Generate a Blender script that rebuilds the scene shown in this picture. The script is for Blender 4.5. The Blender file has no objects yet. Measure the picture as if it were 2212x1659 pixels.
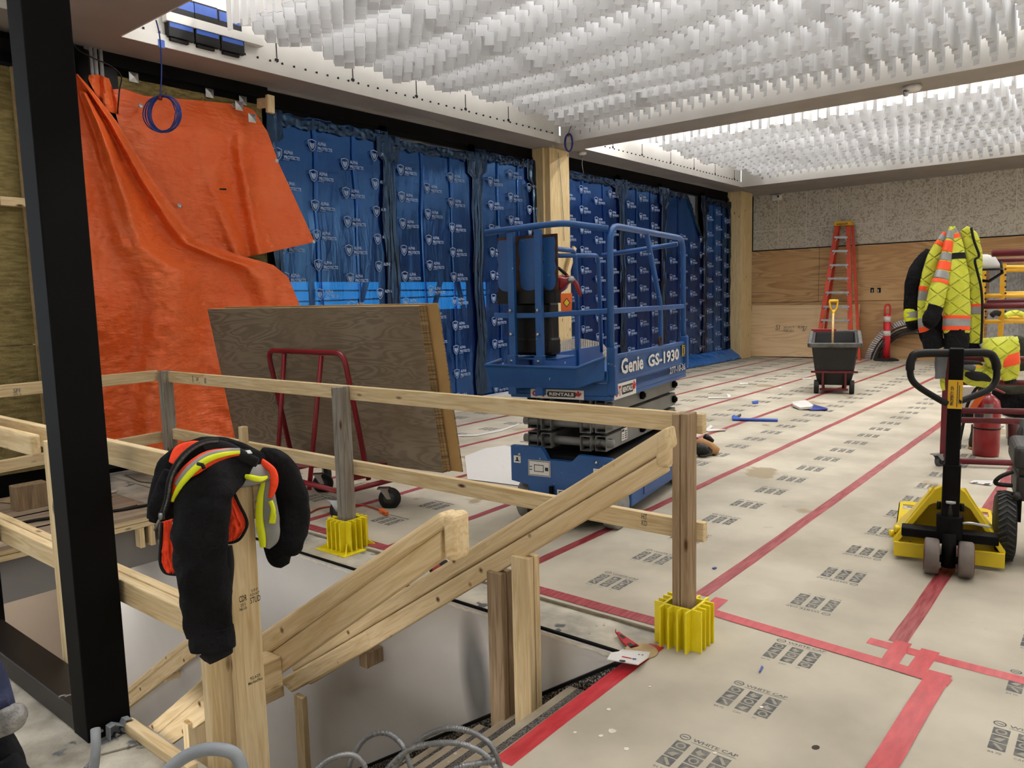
import bpy, bmesh, math, random
from mathutils import Vector as V, Matrix as M, noise as NZ
RND = random.Random(11)
scn = bpy.context.scene
COL = scn.collection
pi = math.pi

# ------------------------------------------------------------------ camera
FL, YAW, PIT, ROL, CH = 1654.31, 0.683626973, 0.110777952, -0.0250344699, 1.58
_f = V((math.cos(YAW)*math.cos(PIT), math.sin(YAW)*math.cos(PIT), -math.sin(PIT)))
_r = V((math.sin(YAW), -math.cos(YAW), 0)); _u = _r.cross(_f)
_r, _u = _r*math.cos(ROL)+_u*math.sin(ROL), -_r*math.sin(ROL)+_u*math.cos(ROL)
CAM = V((0, 0, CH))
cd = bpy.data.cameras.new('camera'); co = bpy.data.objects.new('camera', cd); COL.objects.link(co)
cd.sensor_width = 36; cd.sensor_fit = 'HORIZONTAL'; cd.lens = 36*FL/2212; cd.clip_start = .02; cd.clip_end = 200
co.matrix_world = M(((_r.x, _u.x, -_f.x, 0), (_r.y, _u.y, -_f.y, 0), (_r.z, _u.z, -_f.z, CH), (0, 0, 0, 1)))
scn.camera = co

def RAY(x, y): return _f + _r*((x-1106)/FL) - _u*((y-829.5)/FL)
def AT(x, y, d): return CAM + RAY(x, y)*d
def ON(x, y, **k):
    """point where the sight line of a photo measurement meets a known plane of the room"""
    a, v = next(iter(k.items())); i = 'XYZ'.index(a); d = RAY(x, y); t = (v-CAM[i])/d[i]
    return CAM + d*t
def LOC(x, y, T, axis, val):
    """the same in a thing's own frame T"""
    Ti = T.inverted(); o = Ti @ CAM; d = Ti.to_3x3() @ RAY(x, y); i = 'xyz'.index(axis)
    return o + d*((val-o[i])/d[i])

# ------------------------------------------------------------------ materials
def s1(c):
    c /= 255.; return c/12.92 if c <= .04045 else ((c+.055)/1.055)**2.4
def rgb(c): return (s1(c[0]), s1(c[1]), s1(c[2]), 1)
MATS = {}
def mat(name, c, c2=None, sc=6, st=(1, 1, 1), ro=.6, me=0, bu=0, bs=60, bst=(1, 1, 1), dist=0, det=4, lo=.35, hi=.65, coat=0, rot=(0, 0, 0),
        spots=None, spot_sc=20, spot_t=.62, sheen=0, trl=0, spec=.5, em=0):
    m = bpy.data.materials.new(name); m.use_nodes = True; MATS[name] = m
    nt = m.node_tree; N = nt.nodes; L = nt.links; b = N['Principled BSDF']
    b.inputs['Roughness'].default_value = ro; b.inputs['Metallic'].default_value = me
    b.inputs['Coat Weight'].default_value = coat; b.inputs['Sheen Weight'].default_value = sheen
    b.inputs['Specular IOR Level'].default_value = spec
    tc = N.new('ShaderNodeTexCoord')
    def mapped(scale, r=(0, 0, 0)):
        mp = N.new('ShaderNodeMapping'); L.new(tc.outputs['Object'], mp.inputs[0])
        mp.inputs['Scale'].default_value = scale; mp.inputs['Rotation'].default_value = r; return mp
    col = None
    if c2 is not None:
        n = N.new('ShaderNodeTexNoise'); L.new(mapped(st, rot).outputs[0], n.inputs[0])
        n.inputs['Scale'].default_value = sc; n.inputs['Detail'].default_value = det; n.inputs['Distortion'].default_value = dist
        r = N.new('ShaderNodeValToRGB'); L.new(n.outputs[0], r.inputs[0])
        r.color_ramp.elements[0].position = lo; r.color_ramp.elements[0].color = rgb(c)
        r.color_ramp.elements[1].position = hi; r.color_ramp.elements[1].color = rgb(c2); col = r.outputs[0]
    else:
        q = N.new('ShaderNodeRGB'); q.outputs[0].default_value = rgb(c); col = q.outputs[0]
    if spots:
        n = N.new('ShaderNodeTexNoise'); L.new(tc.outputs['Object'], n.inputs[0]); n.inputs['Scale'].default_value = spot_sc; n.inputs['Detail'].default_value = 5
        r = N.new('ShaderNodeValToRGB'); L.new(n.outputs[0], r.inputs[0]); r.color_ramp.elements[0].position = spot_t; r.color_ramp.elements[1].position = spot_t+.03
        mx = N.new('ShaderNodeMix'); mx.data_type = 'RGBA'; L.new(r.outputs[0], mx.inputs[0]); L.new(col, mx.inputs[6]); mx.inputs[7].default_value = rgb(spots); col = mx.outputs[2]
    L.new(col, b.inputs['Base Color'])
    if bu:
        n = N.new('ShaderNodeTexNoise'); L.new(mapped(bst, rot).outputs[0], n.inputs[0]); n.inputs['Scale'].default_value = bs; n.inputs['Detail'].default_value = 3
        bp = N.new('ShaderNodeBump'); bp.inputs['Strength'].default_value = bu; bp.inputs['Distance'].default_value = .02
        L.new(n.outputs[0], bp.inputs['Height']); L.new(bp.outputs[0], b.inputs['Normal'])
    if trl:
        t = N.new('ShaderNodeBsdfTranslucent'); L.new(col, t.inputs[0]); x = N.new('ShaderNodeMixShader'); x.inputs[0].default_value = trl
        L.new(b.outputs[0], x.inputs[1]); L.new(t.outputs[0], x.inputs[2]); L.new(x.outputs[0], N['Material Output'].inputs[0])
    if em:
        b.inputs['Emission Color'].default_value = rgb(c); b.inputs['Emission Strength'].default_value = em
    return m

def wood(name, c, c2, axis, knots=(88, 58, 34), gr=1.0):
    """sawn lumber: streaks along the board, a few knots"""
    m = bpy.data.materials.new(name); m.use_nodes = True; MATS[name] = m
    nt = m.node_tree; N = nt.nodes; L = nt.links; b = N['Principled BSDF']; b.inputs['Roughness'].default_value = .72
    b.inputs['Specular IOR Level'].default_value = .25
    tc = N.new('ShaderNodeTexCoord'); mp = N.new('ShaderNodeMapping'); L.new(tc.outputs['Object'], mp.inputs[0])
    s = [14, 14, 14]
    if axis == 'S':
        s[1] = .9; m0 = N.new('ShaderNodeMapping'); L.new(tc.outputs['Object'], m0.inputs[0]); m0.inputs['Rotation'].default_value = (math.radians(33.5), 0, 0); L.new(m0.outputs[0], mp.inputs[0])
    else: s['XYZ'.index(axis)] = .9
    mp.inputs['Scale'].default_value = s
    n = N.new('ShaderNodeTexNoise'); L.new(mp.outputs[0], n.inputs[0]); n.inputs['Scale'].default_value = 3.2*gr; n.inputs['Detail'].default_value = 6; n.inputs['Distortion'].default_value = 1.2
    r = N.new('ShaderNodeValToRGB'); L.new(n.outputs[0], r.inputs[0]); e = r.color_ramp.elements
    e[0].position = .3; e[0].color = rgb(c2); e[1].position = .62; e[1].color = rgb(c)
    v = N.new('ShaderNodeTexVoronoi'); mp2 = N.new('ShaderNodeMapping'); L.new(tc.outputs['Object'], mp2.inputs[0])
    mp2.inputs['Scale'].default_value = [7, 7, 7] if axis == 'S' else [3.2 if 'XYZ'[i] == axis else 9 for i in range(3)]
    L.new(mp2.outputs[0], v.inputs[0]); v.inputs['Scale'].default_value = 1.0
    k = N.new('ShaderNodeValToRGB'); L.new(v.outputs['Distance'], k.inputs[0]); k.color_ramp.elements[0].position = .05; k.color_ramp.elements[1].position = .13
    k.color_ramp.elements[0].color = (1, 1, 1, 1); k.color_ramp.elements[1].color = (0, 0, 0, 1)
    mx = N.new('ShaderNodeMix'); mx.data_type = 'RGBA'; L.new(k.outputs[0], mx.inputs[0]); L.new(r.outputs[0], mx.inputs[6]); mx.inputs[7].default_value = rgb(knots)
    L.new(mx.outputs[2], b.inputs['Base Color'])
    bp = N.new('ShaderNodeBump'); bp.inputs['Strength'].default_value = .15; bp.inputs['Distance'].default_value = .01; L.new(n.outputs[0], bp.inputs['Height']); L.new(bp.outputs[0], b.inputs['Normal'])
    return m

def grain(name, c, c2, st, sc=1.0, dist=6, bands='X', ro=.7, rot=(0, 0, 0), spots=None, lo=.2, hi=.9):
    """rotary-cut plywood face: wavy bands"""
    m = bpy.data.materials.new(name); m.use_nodes = True; MATS[name] = m
    nt = m.node_tree; N = nt.nodes; L = nt.links; b = N['Principled BSDF']; b.inputs['Roughness'].default_value = ro; b.inputs['Specular IOR Level'].default_value = .25
    tc = N.new('ShaderNodeTexCoord'); mp = N.new('ShaderNodeMapping'); L.new(tc.outputs['Object'], mp.inputs[0]); mp.inputs['Scale'].default_value = st; mp.inputs['Rotation'].default_value = rot
    w = N.new('ShaderNodeTexNoise'); L.new(mp.outputs[0], w.inputs[0]); w.inputs['Scale'].default_value = sc; w.inputs['Detail'].default_value = 2; w.inputs['Distortion'].default_value = dist*.15
    mu = N.new('ShaderNodeMath'); mu.operation = 'MULTIPLY'; L.new(w.outputs[0], mu.inputs[0]); mu.inputs[1].default_value = 60
    si = N.new('ShaderNodeMath'); si.operation = 'SINE'; L.new(mu.outputs[0], si.inputs[0])
    r = N.new('ShaderNodeMapRange'); L.new(si.outputs[0], r.inputs[0]); r.inputs[1].default_value = -1; r.inputs[2].default_value = 1
    n2 = N.new('ShaderNodeTexNoise'); L.new(tc.outputs['Object'], n2.inputs[0]); n2.inputs['Scale'].default_value = 1.6; n2.inputs['Detail'].default_value = 5
    mm = N.new('ShaderNodeMath'); mm.operation = 'MULTIPLY'; L.new(r.outputs[0], mm.inputs[0]); L.new(n2.outputs[0], mm.inputs[1])
    k = N.new('ShaderNodeValToRGB'); L.new(mm.outputs[0], k.inputs[0]); k.color_ramp.elements[0].position = lo*.5; k.color_ramp.elements[1].position = hi*.6
    k.color_ramp.elements[0].color = rgb(c); k.color_ramp.elements[1].color = rgb(c2); col = k.outputs[0]
    if spots:
        q = N.new('ShaderNodeTexNoise'); L.new(tc.outputs['Object'], q.inputs[0]); q.inputs['Scale'].default_value = 1.1; q.inputs['Detail'].default_value = 4
        t = N.new('ShaderNodeValToRGB'); L.new(q.outputs[0], t.inputs[0]); t.color_ramp.elements[0].position = .45; t.color_ramp.elements[1].position = .75
        mx = N.new('ShaderNodeMix'); mx.data_type = 'RGBA'; L.new(t.outputs[0], mx.inputs[0]); L.new(col, mx.inputs[6]); mx.inputs[7].default_value = rgb(spots); col = mx.outputs[2]
    L.new(col, b.inputs['Base Color'])
    return m

# ------------------------------------------------------------------ mesh builder
TXT = {}
def text_geo(s, bold=0.0):
    k = (s, bold)
    if k not in TXT:
        cu = bpy.data.curves.new('t', 'FONT'); cu.body = s; cu.size = 1; cu.offset = bold; cu.resolution_u = 2
        o = bpy.data.objects.new('t', cu); COL.objects.link(o); bpy.context.view_layer.update()
        dg = bpy.context.evaluated_depsgraph_get(); me = bpy.data.meshes.new_from_object(o.evaluated_get(dg))
        vs = [v.co.copy() for v in me.vertices]; fs = [tuple(p.vertices) for p in me.polygons]
        bpy.data.objects.remove(o); bpy.data.meshes.remove(me)
        x0 = min(v.x for v in vs); x1 = max(v.x for v in vs); y0 = min(v.y for v in vs); y1 = max(v.y for v in vs)
        TXT[k] = ([V((v.x-x0, v.y-y0, 0)) for v in vs], fs, x1-x0, y1-y0)
    return TXT[k]

class MB:
    def __init__(s, T=None): s.v = []; s.f = []; s.m = []; s.sm = []; s.T = T
    def add(s, vs, fs, m=0, sm=False):
        b = len(s.v)
        for p in vs:
            p = V(p); s.v.append(s.T @ p if s.T else p)
        for f in fs: s.f.append(tuple(i+b for i in f)); s.m.append(m); s.sm.append(sm)
        return s
    def box(s, x0, x1, y0, y1, z0, z1, m=0):
        return s.add([(x, y, z) for x in (x0, x1) for y in (y0, y1) for z in (z0, z1)],
                     [(0, 1, 3, 2), (4, 6, 7, 5), (0, 4, 5, 1), (2, 3, 7, 6), (0, 2, 6, 4), (1, 5, 7, 3)], m)
    def bar(s, p, q, w, h, up=(0, 0, 1), m=0):
        p, q = V(p), V(q); d = (q-p).normalized(); a = d.cross(V(up)).normalized()*w/2; b = a.cross(d).normalized()*h/2
        return s.add([e+i*a+j*b for e in (p, q) for i, j in ((-1, -1), (1, -1), (1, 1), (-1, 1))],
                     [(3, 2, 1, 0), (4, 5, 6, 7), (0, 1, 5, 4), (1, 2, 6, 5), (2, 3, 7, 6), (3, 0, 4, 7)], m)
    def quad(s, a, b, c, d, m=0): return s.add([a, b, c, d], [(0, 1, 2, 3)], m)
    def tube(s, pts, r, n=10, m=0, closed=False):
        pts = [V(p) for p in pts]; k = len(pts); rs = r if isinstance(r, (list, tuple)) else [r]*k; vs = []; fs = []
        def tg(i):
            a = pts[(i+1) % k] if closed or i < k-1 else pts[i]; b = pts[i-1] if closed or i > 0 else pts[i]
            return (a-b).normalized()
        t0 = tg(0); nrm = t0.orthogonal().normalized()
        for i in range(k):
            t = tg(i); nrm = (nrm - t*nrm.dot(t)).normalized(); bn = t.cross(nrm)
            for j in range(n):
                a = 2*pi*j/n; vs.append(pts[i]+(nrm*math.cos(a)+bn*math.sin(a))*rs[i])
        for i in range(k if closed else k-1):
            for j in range(n):
                a, b = i*n+j, i*n+(j+1) % n; c, d = ((i+1) % k)*n+j, ((i+1) % k)*n+(j+1) % n; fs.append((a, b, d, c))
        if not closed: fs += [tuple(range(n))[::-1], tuple(range((k-1)*n, k*n))]
        return s.add(vs, fs, m, True)
    def lathe(s, prof, o=(0, 0, 0), ax=(0, 0, 1), n=24, m=0):
        ax = V(ax).normalized(); a = ax.orthogonal().normalized(); b = ax.cross(a); o = V(o); vs = []; fs = []
        for r, z in prof:
            for j in range(n):
                t = 2*pi*j/n; vs.append(o+ax*z+(a*math.cos(t)+b*math.sin(t))*max(r, 1e-4))
        for i in range(len(prof)-1):
            for j in range(n): fs.append((i*n+j, i*n+(j+1) % n, (i+1)*n+(j+1) % n, (i+1)*n+j))
        fs += [tuple(range(n))[::-1], tuple(range((len(prof)-1)*n, len(prof)*n))]
        return s.add(vs, fs, m, True)
    def prism(s, poly, o, ax, ay, az, m=0):
        o, ax, ay, az = V(o), V(ax), V(ay), V(az); k = len(poly)
        vs = [o+ax*x+ay*y for x, y in poly]; vs += [p+az for p in vs]
        return s.add(vs, [tuple(range(k))[::-1], tuple(range(k, 2*k))]+[(i, (i+1) % k, (i+1) % k+k, i+k) for i in range(k)], m)
    def grid(s, fn, nu, nv, m=0, sm=True, cu=False):
        vs = [fn(i/nu, j/nv) for j in range(nv+1) for i in range(nu+(0 if cu else 1))]; w = nu+(0 if cu else 1)
        fs = [(j*w+i, j*w+(i+1) % w, (j+1)*w+(i+1) % w, (j+1)*w+i) for j in range(nv) for i in range(nu)]
        return s.add(vs, fs, m, sm)
    def text(s, t, o, ax, ay, h, m=0, w=None, bold=0.0, center=False):
        vs, fs, tw, th = text_geo(t, bold); ax, ay, o = V(ax).normalized(), V(ay).normalized(), V(o)
        ky = h/th; kx = (w/tw) if w else ky
        if center: o = o-ax*(tw*kx/2)-ay*(h/2)
        return s.add([o+ax*(v.x*kx)+ay*(v.y*ky) for v in vs], fs, m)
    def build(s, name, mats, parent=None, bevel=0, solid=0, sub=0, smooth=None, seg=2, off=-1):
        off_v = V((0, 0, 0)); p = parent
        while p is not None: off_v += p.location; p = p.parent
        me = bpy.data.meshes.new(name); me.from_pydata([tuple(v-off_v) for v in s.v], [], s.f)
        for mm in (mats if isinstance(mats, (list, tuple)) else [mats]): me.materials.append(MATS[mm])
        for i, po in enumerate(me.polygons): po.material_index = s.m[i]; po.use_smooth = s.sm[i] if smooth is None else smooth
        bm = bmesh.new(); bm.from_mesh(me); bmesh.ops.recalc_face_normals(bm, faces=bm.faces); bm.to_mesh(me); bm.free()
        o = bpy.data.objects.new(name, me); COL.objects.link(o)
        if parent: o.parent = parent
        if solid: q = o.modifiers.new('s', 'SOLIDIFY'); q.thickness = solid; q.offset = off
        if sub: q = o.modifiers.new('u', 'SUBSURF'); q.levels = q.render_levels = sub
        if bevel: q = o.modifiers.new('b', 'BEVEL'); q.width = bevel; q.segments = seg; q.limit_method = 'ANGLE'; q.angle_limit = math.radians(40)
        return o

def tag(o, label, cat, group=None):
    o['label'] = label; o['category'] = cat
    if group: o['group'] = group
    return o
def thing(name, label, cat, loc, group=None):
    o = bpy.data.objects.new(name, None); o.empty_display_size = .1; COL.objects.link(o); o.location = loc
    return tag(o, label, cat, group)
def struct(o): o['kind'] = 'structure'; return o
def copy_tree(o, parent=None):
    c = o.copy(); COL.objects.link(c); c.parent = parent
    for ch in [x for x in bpy.data.objects if x.parent == o]: copy_tree(ch, c)
    return c
def spline(P, n):
    """Catmull-Rom through tuples"""
    out = []; k = len(P)
    for i in range(k-1):
        p0, p1, p2, p3 = P[max(i-1, 0)], P[i], P[i+1], P[min(i+2, k-1)]
        for j in range(n):
            t = j/n; out.append(tuple(.5*(2*b+(c-a)*t+(2*a-5*b+4*c-d)*t*t+(3*b-a-3*c+d)*t**3) for a, b, c, d in zip(p0, p1, p2, p3)))
    out.append(tuple(P[-1])); return out
def bump(p, f, a): return a*NZ.noise(V(p)*f)
def nfn(x, y, f, s=0.): return NZ.noise(V((x*f, y*f, s)))
# ------------------------------------------------------------------ material library
mat('white_paint', (218, 216, 212), (226, 224, 220), sc=3, ro=.6)
mat('soffit', (152, 146, 140), (160, 154, 148), sc=2, ro=.7)
mat('baffle', (246, 247, 249), ro=.55, trl=.17)
mat('black_steel', (9, 8, 8), (15, 14, 14), sc=3, ro=.6, spec=.10)
mat('black_sill', (14, 11, 10), (26, 20, 18), sc=4, ro=.4, spots=(170, 165, 160), spot_sc=9, spot_t=.70)
mat('concrete', (150, 146, 136), (205, 198, 180), sc=5, det=8, ro=.85, bu=.2, bs=30, spots=(96, 98, 100), spot_sc=6, spot_t=.63)
mat('near_slab', (132, 126, 114), (206, 200, 184), sc=4, det=8, ro=.9, bu=.25, bs=40, spots=(88, 92, 98), spot_sc=5, spot_t=.64)
mat('paper', (170, 162, 145), (198, 190, 172), sc=1.7, det=9, ro=.75, bu=.05, bs=12, spots=(158, 143, 118), spot_sc=1.3, spot_t=.66, spec=.3)
mat('paper_edge', (120, 112, 98), (150, 140, 120), sc=20, ro=.9)
mat('ink', (92, 93, 94), (128, 126, 120), sc=30, ro=.85, spec=.1)
mat('ink_light', (160, 154, 141), ro=.9, spec=.1)
mat('red_tape', (172, 24, 38), (194, 52, 60), sc=9, st=(1, 4, 1), ro=.35, bu=.05, bs=30)
mat('red_tape_old', (130, 32, 42), (164, 80, 80), sc=12, st=(.5, 5, 1), ro=.5)
mat('drywall', (204, 200, 195), (212, 208, 203), sc=1.5, ro=.85)
mat('drywall_shaded', (120, 116, 112), (128, 124, 119), sc=1.5, ro=.85)  # darker drywall for the bulkhead, shade under the deck put into its colour
mat('drywall_tan', (168, 150, 132), (176, 158, 140), sc=1.5, ro=.85)
mat('plaster_white', (236, 230, 216), (214, 206, 190), sc=20, ro=.9)
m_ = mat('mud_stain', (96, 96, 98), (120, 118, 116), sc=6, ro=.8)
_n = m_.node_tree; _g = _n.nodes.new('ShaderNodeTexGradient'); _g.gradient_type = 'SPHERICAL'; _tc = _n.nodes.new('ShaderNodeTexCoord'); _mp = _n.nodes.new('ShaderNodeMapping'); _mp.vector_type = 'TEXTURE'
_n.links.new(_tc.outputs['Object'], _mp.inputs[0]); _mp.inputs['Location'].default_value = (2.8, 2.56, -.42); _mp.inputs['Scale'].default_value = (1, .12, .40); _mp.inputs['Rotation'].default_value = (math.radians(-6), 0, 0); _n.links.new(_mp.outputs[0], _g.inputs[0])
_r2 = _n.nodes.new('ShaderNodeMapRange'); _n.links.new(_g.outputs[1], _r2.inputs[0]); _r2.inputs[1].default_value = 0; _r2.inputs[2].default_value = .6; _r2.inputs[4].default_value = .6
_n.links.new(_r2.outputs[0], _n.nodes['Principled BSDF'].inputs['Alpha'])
mat('terrazzo', (16, 16, 16), (168, 158, 146), sc=95, det=1, lo=.48, hi=.64, ro=.4)
mat('tread', (150, 138, 118), (182, 168, 146), sc=5, det=7, ro=.7, spots=(205, 198, 184), spot_sc=14, spot_t=.68)
mat('grit', (40, 40, 40), (120, 116, 110), sc=160, det=1, ro=.9)
mat('insul', (122, 108, 64), (158, 142, 92), sc=9, st=(1, 1, 5), det=6, ro=.95, bu=.6, bs=60)
mat('kraft', (196, 172, 130), (178, 152, 110), sc=12, ro=.9, bu=.3, bs=20)
mat('marble', (164, 154, 138), (208, 200, 186), sc=13, det=2, dist=1.9, lo=.40, hi=.50, ro=.5, spots=(214, 206, 194), spot_sc=30, spot_t=.64)
mat('grout', (228, 220, 206), ro=.9)
grain('ply_wall', (208, 170, 124), (178, 138, 94), (.9, .7, 5.5), sc=.55, dist=5, spots=(192, 150, 104))
grain('ply_lean', (246, 214, 170), (234, 198, 152), (.9, .7, 5.5), sc=.55, dist=4)
grain('ply_grey', (146, 133, 114), (124, 111, 93), (1.0, 1.3, 6.5), sc=1.1, dist=5, spots=(116, 96, 73))
mat('ply_edge', (196, 168, 122), (120, 96, 66), sc=2, st=(1, 1, 30), ro=.8)
mat('ply_tan', (190, 154, 98), (172, 134, 80), sc=3, st=(6, .6, .6), ro=.7)
mat('deck_ply', (148, 128, 108), (176, 156, 132), sc=2.5, st=(.5, 5, 1), det=8, ro=.85, spots=(186, 176, 160), spot_sc=5, spot_t=.66)
L1, L2 = (234, 212, 170), (206, 176, 126)
for a in 'XYZS': wood('wood'+a, L1, L2, a)
for a in 'Z': wood('wood_old'+a, (172, 148, 118), (132, 109, 84), a)
wood('wood_greyZ', (166, 159, 148), (124, 117, 108), 'Z')
for a in 'S': wood('wood_rail'+a, (230, 206, 164), (206, 176, 128), a)
wood('glulam', (228, 206, 160), (206, 178, 128), 'Z')
mat('end_grain', (222, 190, 132), (196, 158, 100), sc=25, ro=.8)
mat('galv', (170, 172, 174), (200, 202, 204), sc=8, ro=.35, me=.9)
mat('steel', (150, 152, 155), (186, 188, 190), sc=8, ro=.3, me=.9)
mat('black_plastic', (7, 7, 7), (13, 13, 13), sc=8, ro=.5, spec=.3)
mat('dark_plastic', (38, 38, 37), (54, 53, 51), sc=5, ro=.6)
mat('grey_pvc', (126, 131, 137), (140, 145, 150), sc=5, ro=.5)
mat('white_plastic', (226, 224, 220), ro=.45)
mat('blue_tape', (36, 78, 170), (46, 90, 184), sc=6, ro=.5)
mat('blue_wire', (34, 52, 128), (44, 66, 150), sc=6, ro=.4)
mat('green_line', (30, 120, 60), ro=.5)

def film(name, base, fac=.45, gloss=.17):
    """blue stretch film: coloured, glossy, half see-through"""
    m = bpy.data.materials.new(name); m.use_nodes = True; MATS[name] = m
    nt = m.node_tree; N = nt.nodes; L = nt.links; b = N['Principled BSDF']; b.inputs['Base Color'].default_value = rgb(base)
    b.inputs['Roughness'].default_value = .16; b.inputs['Specular IOR Level'].default_value = .8; b.inputs['Specular Tint'].default_value = (.5, .75, 1, 1); gl_ = N.new('ShaderNodeBsdfGlossy'); gl_.inputs[0].default_value = (.12, .38, .86, 1); gl_.inputs['Roughness'].default_value = .13; x2 = N.new('ShaderNodeMixShader'); x2.inputs[0].default_value = gloss
    t = N.new('ShaderNodeBsdfTransparent'); t.inputs[0].default_value = (.02, .30, .80, 1)
    x = N.new('ShaderNodeMixShader'); x.inputs[0].default_value = fac; L.new(b.outputs[0], x.inputs[1]); L.new(t.outputs[0], x.inputs[2]); L.new(x.outputs[0], x2.inputs[1]); L.new(gl_.outputs[0], x2.inputs[2]); L.new(x2.outputs[0], N['Material Output'].inputs[0])
    tc = N.new('ShaderNodeTexCoord'); mp = N.new('ShaderNodeMapping'); L.new(tc.outputs['Object'], mp.inputs[0]); mp.inputs['Scale'].default_value = (3, 3, .7)
    n = N.new('ShaderNodeTexNoise'); L.new(mp.outputs[0], n.inputs[0]); n.inputs['Scale'].default_value = 2.4; n.inputs['Detail'].default_value = 5; n.inputs['Distortion'].default_value = 1.5
    bp = N.new('ShaderNodeBump'); bp.inputs['Strength'].default_value = .25; bp.inputs['Distance'].default_value = .03; L.new(n.outputs[0], bp.inputs['Height']); L.new(bp.outputs[0], b.inputs['Normal']); L.new(bp.outputs[0], gl_.inputs['Normal'])
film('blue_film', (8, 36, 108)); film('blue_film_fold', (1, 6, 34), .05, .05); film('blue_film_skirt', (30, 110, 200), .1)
mat('logo_white', (150, 172, 204), ro=.6, spec=.2)
mat('outside_dark', (30, 36, 44), (44, 52, 60), sc=1, ro=.9)
g = bpy.data.materials.new('pane'); g.use_nodes = True; MATS['pane'] = g
_b = g.node_tree.nodes['Principled BSDF']; _b.inputs['Roughness'].default_value = .02; _b.inputs['Base Color'].default_value = (1, 1, 1, 1)
_t = g.node_tree.nodes.new('ShaderNodeBsdfTransparent'); _x = g.node_tree.nodes.new('ShaderNodeMixShader'); _x.inputs[0].default_value = .9
g.node_tree.links.new(_b.outputs[0], _x.inputs[1]); g.node_tree.links.new(_t.outputs[0], _x.inputs[2]); g.node_tree.links.new(_x.outputs[0], g.node_tree.nodes['Material Output'].inputs[0])

# ------------------------------------------------------------------ floor, stairwell
HX0, HX1, HY0, HY1 = 1.24, 2.80, 1.60, 5.86
XB, YW, ZS = 18.85, 7.63, 3.95
b = MB()
b.box(HX1+.03, XB, -6, YW, -.25, 0); b.box(-4, HX1+.03, -6, HY0, -.25, 0)
floor = struct(b.build('floor', 'concrete'))
b = MB(); b.box(-4, HX0, HY0, YW, -.25, 0)
struct(b.build('floor_landing', 'near_slab'))
# protective paper over the slab, with taped seams and printing
PT = .012
b = MB(); b.box(3.10, 18.8, 1.60, 7.45, 0, PT); b.box(-3, 18.8, -6, 1.60, 0, PT)
paper = struct(b.build('floor_covering', 'paper'))
def tape(x0, y0, x1, y1, w, m, z, nm='tape_strip', k=10):
    p, q = V((x0, y0, 0)), V((x1, y1, 0)); d = (q-p).normalized(); s = V((-d.y, d.x, 0))*w/2; b = MB()
    def fn(u, v):
        c = p.lerp(q, v); e = .006*nfn(c.x, c.y, 3, w*7); return c+s*((u*2-1)+e/w*2)+V((0, 0, z))
    b.grid(fn, 1, max(2, int((q-p).length*6))); return b.build(nm, m, paper)
for i, y in enumerate((.748, 1.694, 2.705, 3.66, 4.612, 5.56, 6.52)):
    tape(3.60 if y < 2 else 3.16, y, 18.6, y, .075 if i < 2 else .066, 'red_tape_old', PT+.001)
tape(1.86, 1.60, 2.95, 1.60, .075, 'red_tape', PT+.001); tape(3.02, 1.585, 3.62, 1.585, .07, 'red_tape', PT+.0022)
tape(3.44, 1.64, 3.33, .50, .075, 'red_tape', PT+.003); tape(3.62, .735, 3.33, .735, .07, 'red_tape', PT+.002); tape(3.60, .62, 3.34, .63, .072, 'red_tape', PT+.0015)
tape(3.40, .545, 2.0, .60, .085, 'red_tape', PT+.004); tape(3.545, .86, 3.50, -.6, .068, 'red_tape', PT+.0012)
tape(3.17, 1.55, 3.17, 6.0, .085, 'red_tape_old', PT+.0024)
b = MB(); 
def edge_fn(u, v):
    y = 1.66+v*4.2; return V((3.085+.012*nfn(y, 0, 6), y, PT*u))
b.grid(edge_fn, 1, 60); b.build('torn_edge', 'paper_edge', paper)

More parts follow.
